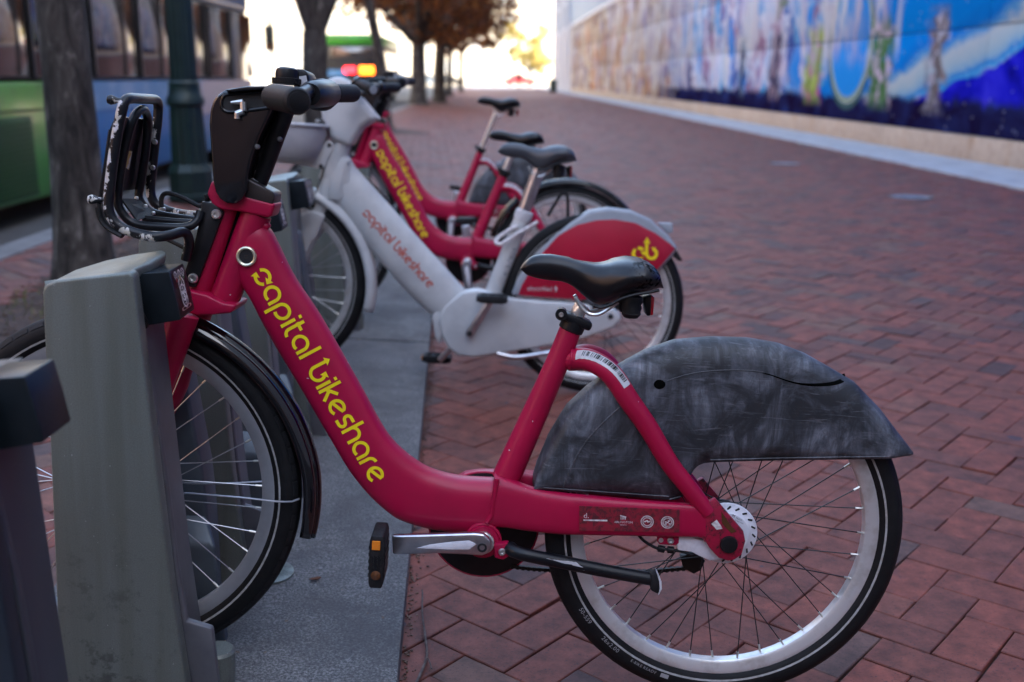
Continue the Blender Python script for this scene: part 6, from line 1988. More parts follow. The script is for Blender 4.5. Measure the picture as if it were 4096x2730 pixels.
g.tube(catmull([tw[3], (-.120, 1.87, .012), (-.116, 1.85, .010)], 8), .0014, 6)
o = g.build('twig', M['twig'])
tag(o, 'thin grey twig lying along the edge of the station plate', 'twig')
# grit and leaf crumbs gathered along the plate edge
g = G()
rnd = random.Random(21)
for k in range(900):
    y = rnd.uniform(1.35, 5.5)
    x = -0.176 - 0.030 * (y - 1.78) + abs(rnd.gauss(0, .012)) + .003
    s = rnd.uniform(.0012, .0042)
    g.box((x, y, s * .4), (s * 1.6, s, s * .8), Matrix.Rotation(rnd.uniform(0, PI), 3, 'Z'))
tag(g.build('edge_crumbs', M['chips'], None, None, 0), kind='stuff')

# ------------------------------------------------------------------ painted wall and its building
WX = 6.70
def mural_mat():
    m, nt, b = new_mat('mural_paint')
    geo = node(nt, 'ShaderNodeNewGeometry')
    s = node(nt, 'ShaderNodeSeparateXYZ', i_0=geo.outputs['Position'])
    Y, Z = s.outputs[1], s.outputs[2]
    def vec(sy, sz, off=0.0):
        return node(nt, 'ShaderNodeCombineXYZ', i_0=mth(nt, 'ADD', mth(nt, 'MULTIPLY', Y, sy), off), i_1=mth(nt, 'MULTIPLY', Z, sz)).outputs[0]
    def nz(sy, sz, off=0.0, detail=4, dist=0.6):
        return noise(nt, 1.0, detail, 0.6, vec(sy, sz, off), dist)
    def band(v, lo, hi, soft):
        a = node(nt, 'ShaderNodeMapRange', i_0=v, i_1=lo - soft, i_2=lo + soft, i_3=0.0, i_4=1.0).outputs[0]
        c = node(nt, 'ShaderNodeMapRange', i_0=v, i_1=hi - soft, i_2=hi + soft, i_3=1.0, i_4=0.0).outputs[0]
        return mth(nt, 'MULTIPLY', a, c)
    def above(v, lo, soft):
        return node(nt, 'ShaderNodeMapRange', i_0=v, i_1=lo - soft, i_2=lo + soft, i_3=0.0, i_4=1.0).outputs[0]
    BLUE, SKY_, PALE, LILAC = (0.004, 0.14, 0.46), (0.05, 0.26, 0.54), (0.42, 0.42, 0.46), (0.28, 0.22, 0.34)
    near = ramp(nt, nz(.30, .75, 3.1, 4), [(0.25, (0.010, 0.12, 0.40)), (0.45, BLUE), (0.52, SKY_), (0.60, PALE), (0.70, LILAC), (0.8, (0.03, 0.2, 0.55))])
    streak = ramp(nt, nz(2.2, .35, 9.0, 4), [(0.25, (0.05, 0.06, 0.20)), (0.38, (0.36, 0.27, 0.42)), (0.47, (0.58, 0.56, 0.60)), (0.54, (0.16, 0.33, 0.58)), (0.62, (0.58, 0.52, 0.46)), (0.74, (0.30, 0.16, 0.24))])
    far = ramp(nt, nz(.75, .42, 20.0, 4), [(0.25, (0.05, 0.04, 0.08)), (0.37, (0.30, 0.20, 0.16)), (0.45, (0.60, 0.53, 0.42)), (0.52, (0.28, 0.15, 0.09)), (0.57, (0.62, 0.56, 0.50)), (0.65, (0.20, 0.16, 0.30)), (0.75, (0.45, 0.14, 0.03))])
    wob = mth(nt, 'MULTIPLY', mth(nt, 'SUBTRACT', nz(.5, .8, 40.0, 2), 0.5), 9.0)
    Yw = mth(nt, 'ADD', Y, wob)
    col = mixc(nt, above(Yw, 24.0, 2.0), near, streak)
    col = mixc(nt, above(Yw, 40.0, 4.0), col, far)
    # dense painted figures: tall irregular patches in the palette of the wall
    vp = node(nt, 'ShaderNodeTexVoronoi', i_Vector=node(nt, 'ShaderNodeCombineXYZ', i_0=mth(nt, 'ADD', mth(nt, 'MULTIPLY', Y, 1.25), mth(nt, 'MULTIPLY', nz(1.3, 1.7, 33.0, 3), 1.6)), i_1=mth(nt, 'ADD', mth(nt, 'MULTIPLY', Z, .75), mth(nt, 'MULTIPLY', nz(1.1, 1.9, 77.0, 3), 1.4))).outputs[0], i_Scale=1.0)
    vs = node(nt, 'ShaderNodeSeparateColor', i_0=vp.outputs['Color'])
    pal_n = ramp(nt, vs.outputs[0], [(0.0, (0.004, 0.05, 0.26)), (0.18, (0.01, 0.17, 0.52)), (0.34, (0.03, 0.24, 0.50)), (0.5, (0.42, 0.40, 0.48)), (0.62, (0.008, 0.010, 0.06)), (0.74, (0.20, 0.09, 0.17)), (0.86, (0.45, 0.44, 0.46)), (0.95, (0.07, 0.10, 0.04))], 'CONSTANT')
    pal_f = ramp(nt, vs.outputs[0], [(0.0, (0.10, 0.07, 0.09)), (0.2, (0.46, 0.38, 0.30)), (0.38, (0.26, 0.13, 0.07)), (0.5, (0.50, 0.46, 0.46)), (0.68, (0.20, 0.17, 0.30)), (0.84, (0.48, 0.18, 0.05))], 'CONSTANT')
    pal = mixc(nt, above(Yw, 38.0, 4.0), pal_n, pal_f)
    pmask = mth(nt, 'MULTIPLY', ramp(nt, nz(.9, 1.1, 210.0, 4), [(0.44, (0, 0, 0)), (0.54, (1, 1, 1))]), .85)
    col = mixc(nt, pmask, col, pal)
    # pale blaze half-way up the near wall, and the sky blue behind it
    d = mth(nt, 'ADD', mth(nt, 'SUBTRACT', Z, 1.50), mth(nt, 'MULTIPLY', mth(nt, 'SUBTRACT', Y, 13.4), 0.21))
    dn_ = mth(nt, 'ADD', d, mth(nt, 'MULTIPLY', mth(nt, 'SUBTRACT', nz(.8, 1.3, 5.0, 5), 0.5), 0.62))
    nearmask = mth(nt, 'SUBTRACT', 1.0, above(Y, 20.0, 1.2))
    col = mixc(nt, mth(nt, 'MULTIPLY', nearmask, above(dn_, 0.0, .02)), col, ramp(nt, dn_, [(0.0, (0.06, 0.30, 0.58)), (0.08, (0.04, 0.20, 0.48)), (0.15, (0.20, 0.34, 0.46)), (0.26, (0.28, 0.37, 0.42)), (0.44, (0.36, 0.40, 0.42)), (0.56, (0.08, 0.24, 0.45)), (0.68, (0.006, 0.14, 0.46)), (0.9, (0.004, 0.17, 0.52))]))
    # violet wedge and the dark foot
    viol = ramp(nt, nz(.8, 1.2, 60.0, 5), [(0.3, (0.004, 0.004, 0.10)), (0.48, (0.012, 0.012, 0.45)), (0.62, (0.03, 0.028, 0.56)), (0.78, (0.16, 0.10, 0.58))])
    col = mixc(nt, mth(nt, 'MULTIPLY', nearmask, mth(nt, 'SUBTRACT', 1.0, above(dn_, -0.02, .02))), col, viol)
    foot = mth(nt, 'ADD', Z, mth(nt, 'MULTIPLY', mth(nt, 'SUBTRACT', nz(2.2, 1.5, 80.0, 5), 0.5), 0.5))
    footm = mth(nt, 'MULTIPLY', mth(nt, 'SUBTRACT', 1.0, above(foot, 0.80, .07)), mth(nt, 'SUBTRACT', 1.0, above(Yw, 42.0, 4.0)))
    col = mixc(nt, footm, col, ramp(nt, nz(1.0, 2.0, 90.0, 3), [(0.4, (0.010, 0.006, 0.028)), (0.62, (0.016, 0.020, 0.085)), (0.75, (0.03, 0.06, 0.2))]))
    # hanging garland: one half of an ellipse, with plants beside it
    ey = mth(nt, 'DIVIDE', mth(nt, 'SUBTRACT', Y, 20.05), 1.15)
    ez = mth(nt, 'DIVIDE', mth(nt, 'SUBTRACT', Z, 1.78), 1.12)
    rad = mth(nt, 'SQRT', mth(nt, 'ADD', mth(nt, 'MULTIPLY', ey, ey), mth(nt, 'MULTIPLY', ez, ez)))
    lower = mth(nt, 'SUBTRACT', 1.0, above(Z, 2.6, .3))
    inside = mth(nt, 'MULTIPLY', mth(nt, 'SUBTRACT', 1.0, above(rad, .90, .03)), mth(nt, 'SUBTRACT', 1.0, above(Z, 1.72, .15)))
    col = mixc(nt, inside, col, (0.02, 0.22, 0.60))
    col = mixc(nt, mth(nt, 'MULTIPLY', band(rad, .90, 1.10, .03), lower), col, ramp(nt, rad, [(0.88, (0.42, 0.55, 0.66)), (0.95, (0.16, 0.22, 0.07)), (1.0, (0.45, 0.50, 0.55)), (1.06, (0.50, 0.55, 0.62)), (1.1, (0.05, 0.10, 0.10))]))
    for yc, w, c1, c2 in ((25.2, .45, (0.07, 0.06, 0.12), (0.28, 0.20, 0.24)), (28.5, .35, (0.015, 0.02, 0.09), (0.20, 0.28, 0.36)), (16.1, .28, (0.22, 0.16, 0.16), (0.36, 0.34, 0.40)), (22.2, .55, (0.33, 0.40, 0.10), (0.42, 0.12, 0.24)), (18.45, .50, (0.10, 0.20, 0.08), (0.50, 0.40, 0.50))):
        pm = mth(nt, 'MULTIPLY', band(mth(nt, 'ADD', Y, mth(nt, 'MULTIPLY', mth(nt, 'SUBTRACT', nz(1.5, 3.0, yc, 4), .5), 1.4)), yc - w, yc + w, .12), band(Z, .66, 2.1, .12))
        pc = ramp(nt, nz(3.0, 2.2, yc * 2, 3), [(0.35, c1), (0.5, (c1[0] * .5, c1[1] * .6, c1[2] * .6)), (0.62, c2)])
        col = mixc(nt, pm, col, pc)
    # drips of pale paint over the upper middle
    drip = mth(nt, 'MULTIPLY', ramp(nt, nz(1.7, .35, 120.0, 4), [(0.50, (0, 0, 0)), (0.58, (1, 1, 1))]), mth(nt, 'MULTIPLY', band(Y, 17.5, 60.0, 1.0), above(mth(nt, 'ADD', Z, mth(nt, 'MULTIPLY', nz(2.5, .4, 150.0, 2), 1.3)), 2.1, .25)))
    col = mixc(nt, mth(nt, 'MULTIPLY', drip, .85), col, ramp(nt, nz(.9, .5, 170.0, 2), [(0.35, (0.34, 0.28, 0.38)), (0.6, (0.50, 0.48, 0.48))]))
    # small painted bubbles low on the near wall
    vo = node(nt, 'ShaderNodeTexVoronoi', i_Vector=vec(6.0, 6.0), i_Scale=1.0)
    bub = mth(nt, 'MULTIPLY', band(vo.outputs['Distance'], .07, .12, .02), mth(nt, 'SUBTRACT', 1.0, above(Y, 19.0, 1.5)))
    col = mixc(nt, mth(nt, 'MULTIPLY', bub, .55), col, (0.5, 0.52, 0.66))
    nt.links.new(col, b.inputs['Base Color'])
    b.inputs['Roughness'].default_value = 0.6
    b.inputs['Specular IOR Level'].default_value = 0.0
    return m
M['mural'] = mural_mat()

wall = empty('mural_wall', 'long wall of painted panels in blue, violet and cream above a rust-stained tan stone base', 'wall', None, None, (WX, 0, 0))
_panel = {}
y0 = 14.5 - 3.4 * 4
for k in range(25):
    for r, (z0, z1) in enumerate(((.345, 1.80), (1.80, 3.22), (3.22, 4.64), (4.64, 4.98))):
        key = r
        if key not in _panel:
            g = G().box((.045, 1.7, (z1 - z0) / 2), (.09, 3.4 - .018, z1 - z0 - .016))
            o = g.build('panel', M['mural'], None, None, 30, .004)
            _panel[key] = o.data
            bpy.data.objects.remove(o)
        o = link('panel', _panel[key], None, wall)
        o.location = (0, y0 + 3.4 * k, z0)
g = G().box((.03, 1.7, .172), (.19, 3.4 - .012, .345))
o = g.build('stone_block', M['stone'], None, None, 30, .008)
stone_me = o.data
bpy.data.objects.remove(o)
for k in range(25):
    o = link('stone_block', stone_me, None, wall)
    o.location = (0, y0 + 3.4 * k, 0)
bld = empty('office_building', 'tall pale building rising over the painted wall, with white columns at its far corner', 'building', None, None, (WX, 40, 0))
G().box((7.62, 2, 8.5), (15.0, 134, 17.0)).build('wall', M['pale_wall'], bld, smooth=0)
yend = y0 + 85 - 40
wf = None
for k in range(9):
    for r in range(3):
        yy = 18 + 3.4 * k + 1.7
        o = G().box((.07, yy, 6.15 + 3.2 * r), (.10, 3.3, 1.9)).build('window', M['glass_blue'], bld, smooth=0) if wf is None else link('window', wf, None, bld)
        if wf is None:
            wf = o.data
            wbase = Vector((.07, yy, 6.15))
        else:
            o.location = Vector((.07, yy, 6.15 + 3.2 * r)) - wbase
for z in (5.08, 7.2, 8.3, 10.5):
    G().box((.03, 36, z), (.14, 60, .18)).build('ledge', M['white_col'], bld, smooth=0)
G().box((.055, yend + 9.7, 2.7), (.10, 19, 5.2)).build('corner_wall', M['pink_wall'], bld, smooth=0)
for yy in (yend + 3.0, yend + 10.0, yend + 19.0):
    G().box((-.12, yy, 6.5), (.36, .42, 13)).build('column', M['white_col'], bld, smooth=0, bevel=.02)

# ------------------------------------------------------------------ drain covers
for (x, y, lab) in ((4.02, 14.3, 'round grey metal cover in the brick paving, farther of two toward the painted wall'), (4.12, 10.2, 'round grey metal cover in the brick paving, nearer of two toward the painted wall')):
    e = empty('drain_cover', lab, 'drain cover', 'round covers in the brick paving', None, (x, y, .004))
    G().lathe([(.17, -.01), (.17, .002), (.155, .002), (.150, .000), (.0001, .000)], 36, 'z').build('lid', M['iron'], e)
    G().lathe([(.205, -.01), (.205, .004), (.175, .004), (.172, -.006)], 36, 'z').build('rim', M['kerb_dark'], e)
    for k in range(6):
        a = PI * k / 6
        G().box((0, 0, .0022), (.26, .014, .003), Matrix.Rotation(a, 3, 'Z')).build('rib', M['iron'], e, smooth=0)

# ------------------------------------------------------------------ street lamp
lamp = empty('street_lamp', 'dark green fluted cast-iron lamp post standing between the trunk and the blue bus', 'lamp post', None, None, (-2.5, 9.0, .13))
def fluted(z0, z1, r0, r1, n=16, depth=.08):
    rings = []
    for z, r in ((z0, r0), (z1, r1)):
        rings.append([(r * (1 - depth * (k % 2)) * math.cos(PI * k / n), r * (1 - depth * (k % 2)) * math.sin(PI * k / n), z) for k in range(2 * n)])
    return G().loft(rings)
G().lathe([(.20, 0), (.20, .05), (.185, .06), (.185, .24), (.17, .27), (.155, .30)], 10, 'z').build('plinth', M['lamp_green'], lamp, smooth=25)
fluted(.29, .78, .150, .132).build('base', M['lamp_green'], lamp, smooth=0)
G().lathe([(.135, .77), (.155, .79), (.155, .83), (.135, .86), (.125, .93), (.128, .96), (.115, .98)], 24, 'z').build('collar', M['lamp_green'], lamp)
fluted(.97, 4.2, .112, .085).build('shaft', M['lamp_green'], lamp, smooth=0)
G().lathe([(.09, 4.15), (.12, 4.2), (.10, 4.3), (.06, 4.4), (.12, 4.5)], 20, 'z').build('capital', M['lamp_green'], lamp)
G().lathe([(.10, 4.5), (.19, 4.7), (.20, 4.9), (.12, 5.1), (.02, 5.2)], 20, 'z').build('globe', M['sticker'], lamp)

# ------------------------------------------------------------------ trees
def leaf_cloud(centres, n, size, rnd):
    V, F = [], []
    for k in range(n):
        c, r = rnd.choice(centres)
        d = Vector((rnd.gauss(0, 1), rnd.gauss(0, 1), rnd.gauss(0, .8)))
        d = d.normalized() * (r * rnd.random() ** .45)
        p = Vector(c) + d
        s = size * rnd.uniform(.6, 1.3)
        u = Vector((rnd.gauss(0, 1), rnd.gauss(0, 1), rnd.gauss(0, 1))).normalized()
        w = u.cross(Vector((rnd.gauss(0, 1), rnd.gauss(0, 1), rnd.gauss(0, 1)))).normalized()
        i = len(V)
        V += [p - u * s, p - w * s * .45, p + u * s, p + w * s * .45]
        F.append((i, i + 1, i + 2, i + 3))
    return V, F

def tree(label, x, y, r, fork, height, mat, n, leafs, seed, lean=0.0, spread=2.2, bare=.0, cat='tree', group='street trees in a row along the kerb', zl=0.0):
    rnd = random.Random(seed)
    z0 = ground_z(x) if y < 112 else 0.0
    t = empty('street_tree', label, cat, group, None, (x, y, z0))
    P = catmull([(0, 0, -.05), (lean * .1, 0, .25), (lean * .4 + rnd.gauss(0, .02), rnd.gauss(0, .02), fork * .5), (lean, 0, fork)], 16)
    rad = [r * (1.0 + .55 * math.exp(-i * .9) + rnd.gauss(0, .012)) * lerp(1, .84, i / 15) for i in range(16)]
    g = G().tube(P, rad, 16)
    top = P[-1]
    tr = g.build('trunk', M['bark'], t, smooth=60)
    cents = []
    g = G()
    nb = 8
    for k in range(nb):
        a = 2 * PI * k / nb + rnd.uniform(-.4, .4)
        out = spread * rnd.uniform(.5, .9)
        e = top + Vector((math.cos(a) * out, math.sin(a) * out, (height - fork) * rnd.uniform(.45 - zl * .8, .95)))
        m = top.lerp(e, .45) + Vector((math.cos(a) * out * .12, math.sin(a) * out * .12, (height - fork) * .10))
        br = catmull([top - Vector((0, 0, .12)), m, e], 12)
        g.tube(br, [lerp(r * .55, .012, i / 11) for i in range(12)], 8)
        cents.append((e, spread * .20))
        cents.append((m, spread * .12))
        for j in range(5):
            b0 = br[rnd.randrange(3, 11)]
            e2 = b0 + Vector((rnd.gauss(0, .6), rnd.gauss(0, .6), rnd.uniform(-.3, .7))) * spread * .4
            g.tube(catmull([b0, b0.lerp(e2, .5) + Vector((0, 0, .08)), e2], 6), [r * .16, r * .14, r * .1, r * .08, .008, .005], 6)
            cents.append((e2, spread * rnd.uniform(.10, .20)))
    g.build('branches', M['bark'], t, smooth=60)
    if n:
        V, F = leaf_cloud([(Vector(c), rr) for c, rr in cents], n, leafs, rnd)
        G().add(V, F).build('crown', M[mat], t, smooth=0, fix=False)
    return t

tree('smooth grey tree trunk rising from the bark bed in front of the green bus', -2.13, 5.55, .125, 3.3, 7.0, 'leaf_rust', 900, .09, 4, .0, 2.4)
tree('bare forked street tree with thick dark trunk between the blue bus and the far bus', -2.85, 18.2, .235, 1.75, 7.0, 'leaf_rust', 350, .09, 12, .0, 2.6)
tree('slim leaning tree just right of the far bus, with few leaves', -2.05, 22.0, .115, 2.6, 6.0, 'leaf_rust', 500, .09, 23, -.32, 1.9)
tree('rust-leaved street tree, third trunk before the promenade\'s far end, left in the dark clump', -2.62, 41.0, .30, 2.3, 7.6, 'leaf_rust', 5200, .14, 31, .05, 5.0, zl=.45)
tree('rust-leaved street tree standing just behind the first of the dark clump', -2.05, 46.0, .27, 2.4, 7.6, 'leaf_rust', 4800, .14, 44, .1, 5.0, zl=.45)
tree('thin-trunked rust tree toward the far end, overhanging the promenade', -2.2, 62.0, .17, 2.6, 8.5, 'leaf_rust', 4600, .19, 52, .1, 4.4, zl=.4)
tree('farthest rust tree of the row, near the bright end of the promenade', -2.0, 82.0, .17, 2.9, 9.5, 'leaf_rust', 4400, .22, 61, .1, 4.8, zl=.4)
tree('sunlit yellow tree beyond the far corner of the painted-wall building', 4.9, 126.0, .14, 1.7, 7.6, 'leaf_yellow', 5000, .22, 77, .0, 3.4, 0, 'tree', 'trees beyond the promenade', zl=.4)
for x, y, r in ((-2.0, 22.0, .75), (-2.62, 41.0, .9), (-2.05, 46.0, .9)):
    g = G()
    rnd = random.Random(int(y))
    n = 26
    V = [(x, y, ground_z(x) + .05)] + [(x + r * (1 + rnd.gauss(0, .04)) * math.cos(2 * PI * k / n), y + r * (1 + rnd.gauss(0, .04)) * math.sin(2 * PI * k / n) * 1.2, ground_z(x + r * math.cos(2 * PI * k / n)) + .006) for k in range(n)]
    g.add(V, [(0, 1 + k, 1 + (k + 1) % n) for k in range(n)])
    tag(g.build('tree_pit', M['mulch'], None, None, 60), kind='structure')

# ------------------------------------------------------------------ buses
BX_ = -4.1
bus = empty('bus', 'long green and blue city bus parked along the kerb behind the tree trunk', 'bus', None, None, (BX_ - 1.25, 12, -.14))
L0_, L1_ = 2.0, 19.0
def bb(name, x0, x1, ya, yb, za, zb, mat, parent=None, bev=0.0, sm=30):
    p = Vector((BX_ - 1.25, 12, -.14))
    return G().box((((x0 + x1) / 2) - p.x, (ya + yb) / 2 - p.y, (za + zb) / 2 - p.z), (x1 - x0, yb - ya, zb - za)).build(name, M[mat], parent or bus, smooth=sm, bevel=bev)
XL = BX_ - 2.5
bb('green_body', XL, BX_, L0_, 10.4, .05, 1.10, 'bus_green', None, .05)
bb('blue_body', XL, BX_ - .004, 10.4, L1_, .06, 1.10, 'bus_blue', None, .05)
bb('pale_band', BX_ - .02, BX_ + .006, 10.45, 15.6, .80, 1.09, 'bus_sky', None)
bb('reflection_band', BX_ - .02, BX_ + .006, 15.6, L1_ - .08, .62, 1.09, 'bus_reflection', None)  # lavender reflection along the lower body, put in as colour
bb('cabin', XL + .03, BX_ - .035, L0_ + .05, L1_ - .05, 1.10, 2.22, 'bus_black', None, .03)
bb('roof', XL, BX_, L0_, L1_, 2.20, 2.55, 'bus_blue', None, .08)
bb('ceiling_duct', XL + .4, BX_ - .4, L0_ + 1, L1_ - 2, 2.55, 2.75, 'bus_white', None, .05)
wy = L0_ + .25
gl = None
while wy < L1_ - 1.2:
    wl = 1.45
    o = bb('window', BX_ - .04, BX_ - .012, wy, wy + wl, 1.14, 2.16, 'bus_glass', None, .01)
    bb('frame', BX_ - .03, BX_ - .006, wy - .035, wy + .01, 1.12, 2.18, 'bus_black', o, 0)
    wy += 1.55
o = bb('door', BX_ - .04, BX_ - .008, L1_ - 1.25, L1_ - .25, .20, 2.16, 'bus_glass', None, .01)
bb('door_frame', BX_ - .03, BX_ - .004, L1_ - .78, L1_ - .72, .20, 2.16, 'bus_black', o)
o = bb('windshield', XL + .15, BX_ - .15, L1_ - .055, L1_ - .03, 1.15, 2.16, 'bus_glass', None, .01)
gr = bb('engine_grille', BX_ - .01, BX_ + .010, 8.70, 9.76, .10, .80, 'bus_grille', None, .01)
for k in range(14):
    bb('slat', BX_ + .006, BX_ + .018, 8.76, 9.70, .13 + k * .046, .152 + k * .046, 'bus_grille', gr)
bb('side_lamp', BX_ - .005, BX_ + .012, 8.40, 8.55, .46, .50, 'tail_orange', None)
bb('skirt_trim', BX_ - .03, BX_ + .008, 7.0, 10.35, .84, .86, 'bus_grille', None)
for yy in (4.6, 11.9, 16.6):
    w = G().lathe([(.20, -.14), (.42, -.13), (.46, -.09), (.46, .09), (.42, .13), (.20, .14)], 28, 'x').build('wheel', M['black_rubber'], bus)
    w.location = (1.25 - .16, yy - 12, .46)
    G().lathe([(.26, 0), (.24, -.04), (.10, -.02), (.08, .05), (.0001, .05)], 24, 'x', (.13, 0, 0)).build('rim', M['silver'], w)
    G().lathe([(.56, -.01), (.56, .012), (.0001, .012)], 28, 'x', (.0, 0, 0)).build('wheel_arch', M['bus_black'], w).location = (.135, 0, .02)

B2 = Vector((-6.3, 51.0, -.14))
bus2 = empty('bus', 'rear of a far bus with green roof and glowing red and orange lights', 'bus', None, None, B2)
def b2(name, x0, x1, ya, yb, za, zb, mat, parent=None, bev=0.0):
    return G().box(((x0 + x1) / 2, (ya + yb) / 2, (za + zb) / 2), (x1 - x0, yb - ya, zb - za)).build(name, M[mat], parent or bus2, smooth=30, bevel=bev)
b2('body', -1.25, 1.25, 0, 11, .3, 2.75, 'bus_black', None, .08)
b2('roof', -1.27, 1.27, -.03, 11.03, 2.70, 3.22, 'bus_green2', None, .10) if 'bus_green2' in M else b2('roof', -1.27, 1.27, -.03, 11.03, 2.70, 3.22, 'bus_green', None, .10)
b2('rear_window', -1.0, 1.0, -.02, .02, 2.0, 2.62, 'bus_glass', None, .02)
b2('bumper', -1.25, 1.25, -.10, .0, .35, .62, 'bus_black', None, .03)
b2('advert', -1.2, -.25, -.015, .0, 1.30, 1.62, 'bus_sky', None)
b2('destination_sign', .32, 1.0, -.03, 0, 1.40, 1.78, 'tail_orange', None, .04)
for xx in (-.26, .0):
    G().lathe([(.0001, -.05), (.13, -.045), (.16, -.02), (.17, 0)], 20, 'y', (xx, 0, 1.60)).build('tail_lamp', M['tail_red'], bus2)
b2('side_window', 1.24, 1.26, .8, 10.0, 1.5, 2.5, 'bus_glass', None)
b2('number_plate', .4, .85, -.02, 0, .78, .98, 'sticker', None)
for yy in (2.4, 8.4):
    for xx in (-1.1, 1.1):
        w = G().lathe([(.2, -.13), (.45, -.12), (.47, -.06), (.47, .06), (.45, .12), (.2, .13)], 20, 'x').build('wheel', M['black_rubber'], bus2)
        w.location = (xx, yy, .47)

# ------------------------------------------------------------------ far street: buildings, signals, cars, a walker
M['white_wall'] = simple('whitewashed_wall', (0.58, 0.53, 0.45), 0.85, 0, (0.52, 0.47, 0.40), 0.4)
def building(label, x0, x1, ya, yb, h, wall_m, face, cols, rows, ww, wh, z0=2.0, dz=3.4, name='far_building', glass='window_dark'):
    cx, cy = (x0 + x1) / 2, (ya + yb) / 2
    b = empty(name, label, 'building', 'buildings around the street', None, (cx, cy, -.14))
    G().box((0, 0, h / 2), (x1 - x0, yb - ya, h)).build('wall', M[wall_m], b, smooth=0)
    G().box((0, 0, h + .2), (x1 - x0 + .6, yb - ya + .6, .4)).build('cornice', M['white_col'], b, smooth=0)
    me = None
    for r in range(rows):
        for c in range(cols):
            f = (c + .5) / cols - .5
            if face == 'x':
                loc = ((x1 - x0) / 2 + .02, f * (yb - ya), z0 + r * dz + wh / 2)
                dim = (.12, ww, wh)
            else:
                loc = (f * (x1 - x0), -(yb - ya) / 2 - .02, z0 + r * dz + wh / 2)
                dim = (ww, .12, wh)
            if me is None:
                o = G().box((0, 0, 0), dim).build('window', M[glass], b, smooth=0)
                me = o.data
            else:
                o = link('window', me, None, b)
            o.location = loc
    return b
building('brown brick building across the street behind the parked bus', -30, -17, -25, 30, 13, 'brown_wall', 'x', 12, 3, 2.2, 1.9)
building('cream building across the street seen between the bus and the forked tree', -32, -16.5, 34, 108, 15, 'white_wall', 'x', 16, 4, 2.4, 2.0, glass='pale_glass')
building('brown building added unseen behind the camera to darken reflections', -40, 30, -34, -20, 15, 'brown_wall', 'x', 1, 1, 2.2, 1.9)  # unseen block added to darken surfaces and reflections that face the camera
building('pale sunlit block closing the far end of the promenade', -26, 46, 172, 186, 26, 'white_wall', 'y', 16, 6, 2.2, 1.8, glass='pale_glass')

sg = empty('traffic_signal', 'dark traffic signal head on a pole beyond the front of the blue bus', 'traffic signal', None, None, (-8.3, 42, -.14))
G().tube([(0, .25, 0), (0, .25, 3.6)], .06, 12).build('pole', M['lamp_green'], sg)
hd = G().box((0, 0, 2.72), (.34, .24, .95)).build('signal_head', M['lamp_green'], sg, smooth=30, bevel=.03)
for k in range(3):
    G().lathe([(.0001, -.125), (.10, -.125), (.12, -.20), (.125, -.20), (.125, -.12)], 18, 'y', (0, 0, 2.42 + .3 * k)).build('lens', M['bus_black'] if k else M['brown_reflector'], hd)
sn = empty('street_sign', 'small red street sign on a thin pole left of the forked tree', 'sign', None, None, (-6.9, 42, -.14))
G().tube([(0, .03, 0), (0, .03, 3.8)], .03, 10).build('pole', M['dark_steel'], sn)
G().lathe([(.22, -.01), (.22, .01)], 8, 'y', (0, 0, 3.55)).build('sign_face', M['sign_red'], sn, smooth=0)

M['car_red'] = simple('red_car_paint', (0.5, 0.04, 0.05), 0.25, coat=0.5)
def car(label, x, y, rz, mat):
    c = empty('parked_car', label, 'car', 'cars crossing beyond the promenade', None, (x, y, .02))
    c.rotation_euler = (0, 0, rz)
    body = [(-2.1, .35), (-2.15, .75), (-1.95, .92), (-1.1, 1.0), (1.0, .98), (1.9, .85), (2.15, .70), (2.15, .35)]
    G().prism(body, -.86, .86).build('body', M[mat], c, bevel=.08, bseg=3)
    G().prism([(-1.55, .95), (-1.15, 1.42), (.25, 1.45), (1.05, .97)], -.76, .76).build('cabin', M['window_dark'], c, bevel=.08, bseg=3)
    G().prism([(-1.15, 1.41), (-.9, 1.47), (.1, 1.49), (.3, 1.44)], -.68, .68).build('roof', M[mat], c, bevel=.02)
    for xx in (-1.3, 1.35):
        for s in (-1, 1):
            w = G().lathe([(.18, -.10), (.30, -.10), (.32, -.06), (.32, .06), (.30, .10), (.18, .10)], 20).build('wheel', M['black_rubber'], c)
            w.location = (xx, s * .78, .32)
            G().lathe([(.19, .0), (.17, s * .03), (.0001, s * .03)], 16, 'y', (0, s * .07, 0)).build('rim', M['silver'], w)
    for s in (-1, 1):
        G().box((2.13, s * .6, .68), (.08, .34, .14)).build('headlight', M['sticker'], c, smooth=0, bevel=.01)
        G().box((-2.13, s * .6, .72), (.08, .34, .14)).build('tail_light', M['red_reflector'], c, smooth=0, bevel=.01)
    return c
car('white car side-on at the bright far end of the promenade', -.4, 150, 0, 'car_white')
car('red car behind the railing at the far end, right of the walker', 4.3, 143, 0, 'car_red')
car('dark car behind the railing, left of the white car', -5.2, 147, 0, 'bus_black')
car('silver blue car beyond the row of rust trees at the far end', -7.5, 138, 0, 'car_blue')

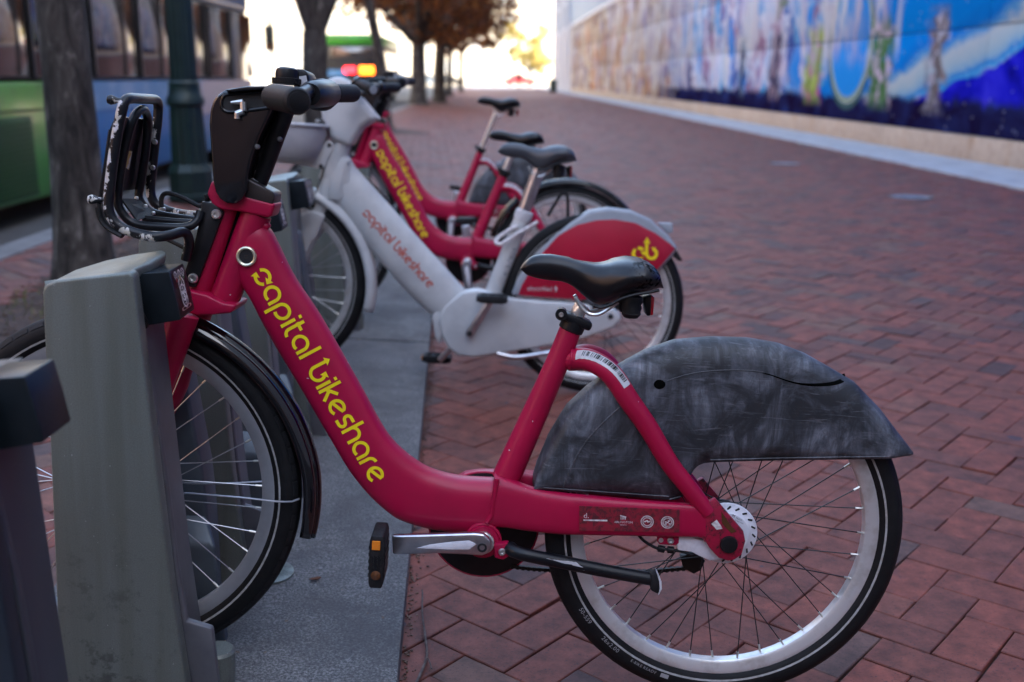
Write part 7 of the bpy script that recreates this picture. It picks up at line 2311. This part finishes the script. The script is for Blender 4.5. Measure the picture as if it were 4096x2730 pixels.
pr = empty('person', 'tiny walker in a red coat at the bright far end of the promenade', 'person', None, None, (3.2, 110, 0))
def skin_body(edges, verts, radii, name, mat, parent):
    me = bpy.data.meshes.new(name)
    me.from_pydata(verts, edges, [])
    o = link(name, me, mat, parent)
    sk = o.modifiers.new('skin', 'SKIN')
    for v, r in zip(me.skin_vertices[0].data, radii):
        v.radius = (r, r)
    me.skin_vertices[0].data[0].use_root = True
    ss = o.modifiers.new('smooth', 'SUBSURF')
    ss.levels = ss.render_levels = 1
    return o
VV = [(0, 0, .92), (0, 0, 1.15), (0, 0, 1.38), (0, 0, 1.50), (0, 0, 1.62), (0, 0, 1.74), (-.19, 0, 1.40), (-.24, .03, 1.12), (-.25, -.08, .86), (.19, 0, 1.40), (.24, -.03, 1.12), (.25, .08, .86), (-.10, 0, .88), (-.11, -.10, .48), (-.11, -.04, .07), (-.11, -.20, .04), (.10, 0, .88), (.11, .10, .48), (.11, .16, .09), (.11, .04, .04)]
EE = [(0, 1), (1, 2), (2, 3), (3, 4), (4, 5), (2, 6), (6, 7), (7, 8), (2, 9), (9, 10), (10, 11), (0, 12), (12, 13), (13, 14), (14, 15), (0, 16), (16, 17), (17, 18), (18, 19)]
RR = [.15, .14, .15, .06, .10, .085, .075, .055, .04, .075, .055, .04, .095, .07, .05, .045, .095, .07, .05, .045]
skin_body(EE, VV, RR, 'body', M['trouser'], pr)
G().lathe([(.24, .72), (.22, .95), (.20, 1.15), (.22, 1.34), (.13, 1.46), (.07, 1.49)], 18, 'z').build('coat', M['coat_red'], pr)
rl = empty('railing', 'thin dark railing along the bright far edge of the promenade', 'railing', None, None, (1, 118, 0))
for z in (.45, .95):
    G().tube([(-9, 0, z), (12, 0, z)], .035, 8).build('rail', M['dark_steel'], rl)
me = None
for k in range(15):
    o = G().tube([(-9 + 1.5 * k, 0, 0), (-9 + 1.5 * k, 0, 1.0)], .04, 8).build('post', M['dark_steel'], rl) if me is None else link('post', me, None, rl)
    if me is None:
        me = o.data
    else:
        o.location = (1.5 * k, 0, 0)
tb = empty('litter_bin', 'dark litter bin beside the white column at the far corner of the painted-wall building', 'litter bin', None, None, (5.1, 84, 0))
G().lathe([(.26, 0), (.30, .05), (.30, .85), (.33, .88), (.33, .93), (.20, .98), (.20, .9)], 20, 'z').build('drum', M['lamp_green'], tb)
G().lathe([(.31, .30), (.325, .31), (.325, .36), (.31, .37)], 20, 'z').build('band', M['dark_steel'], tb)
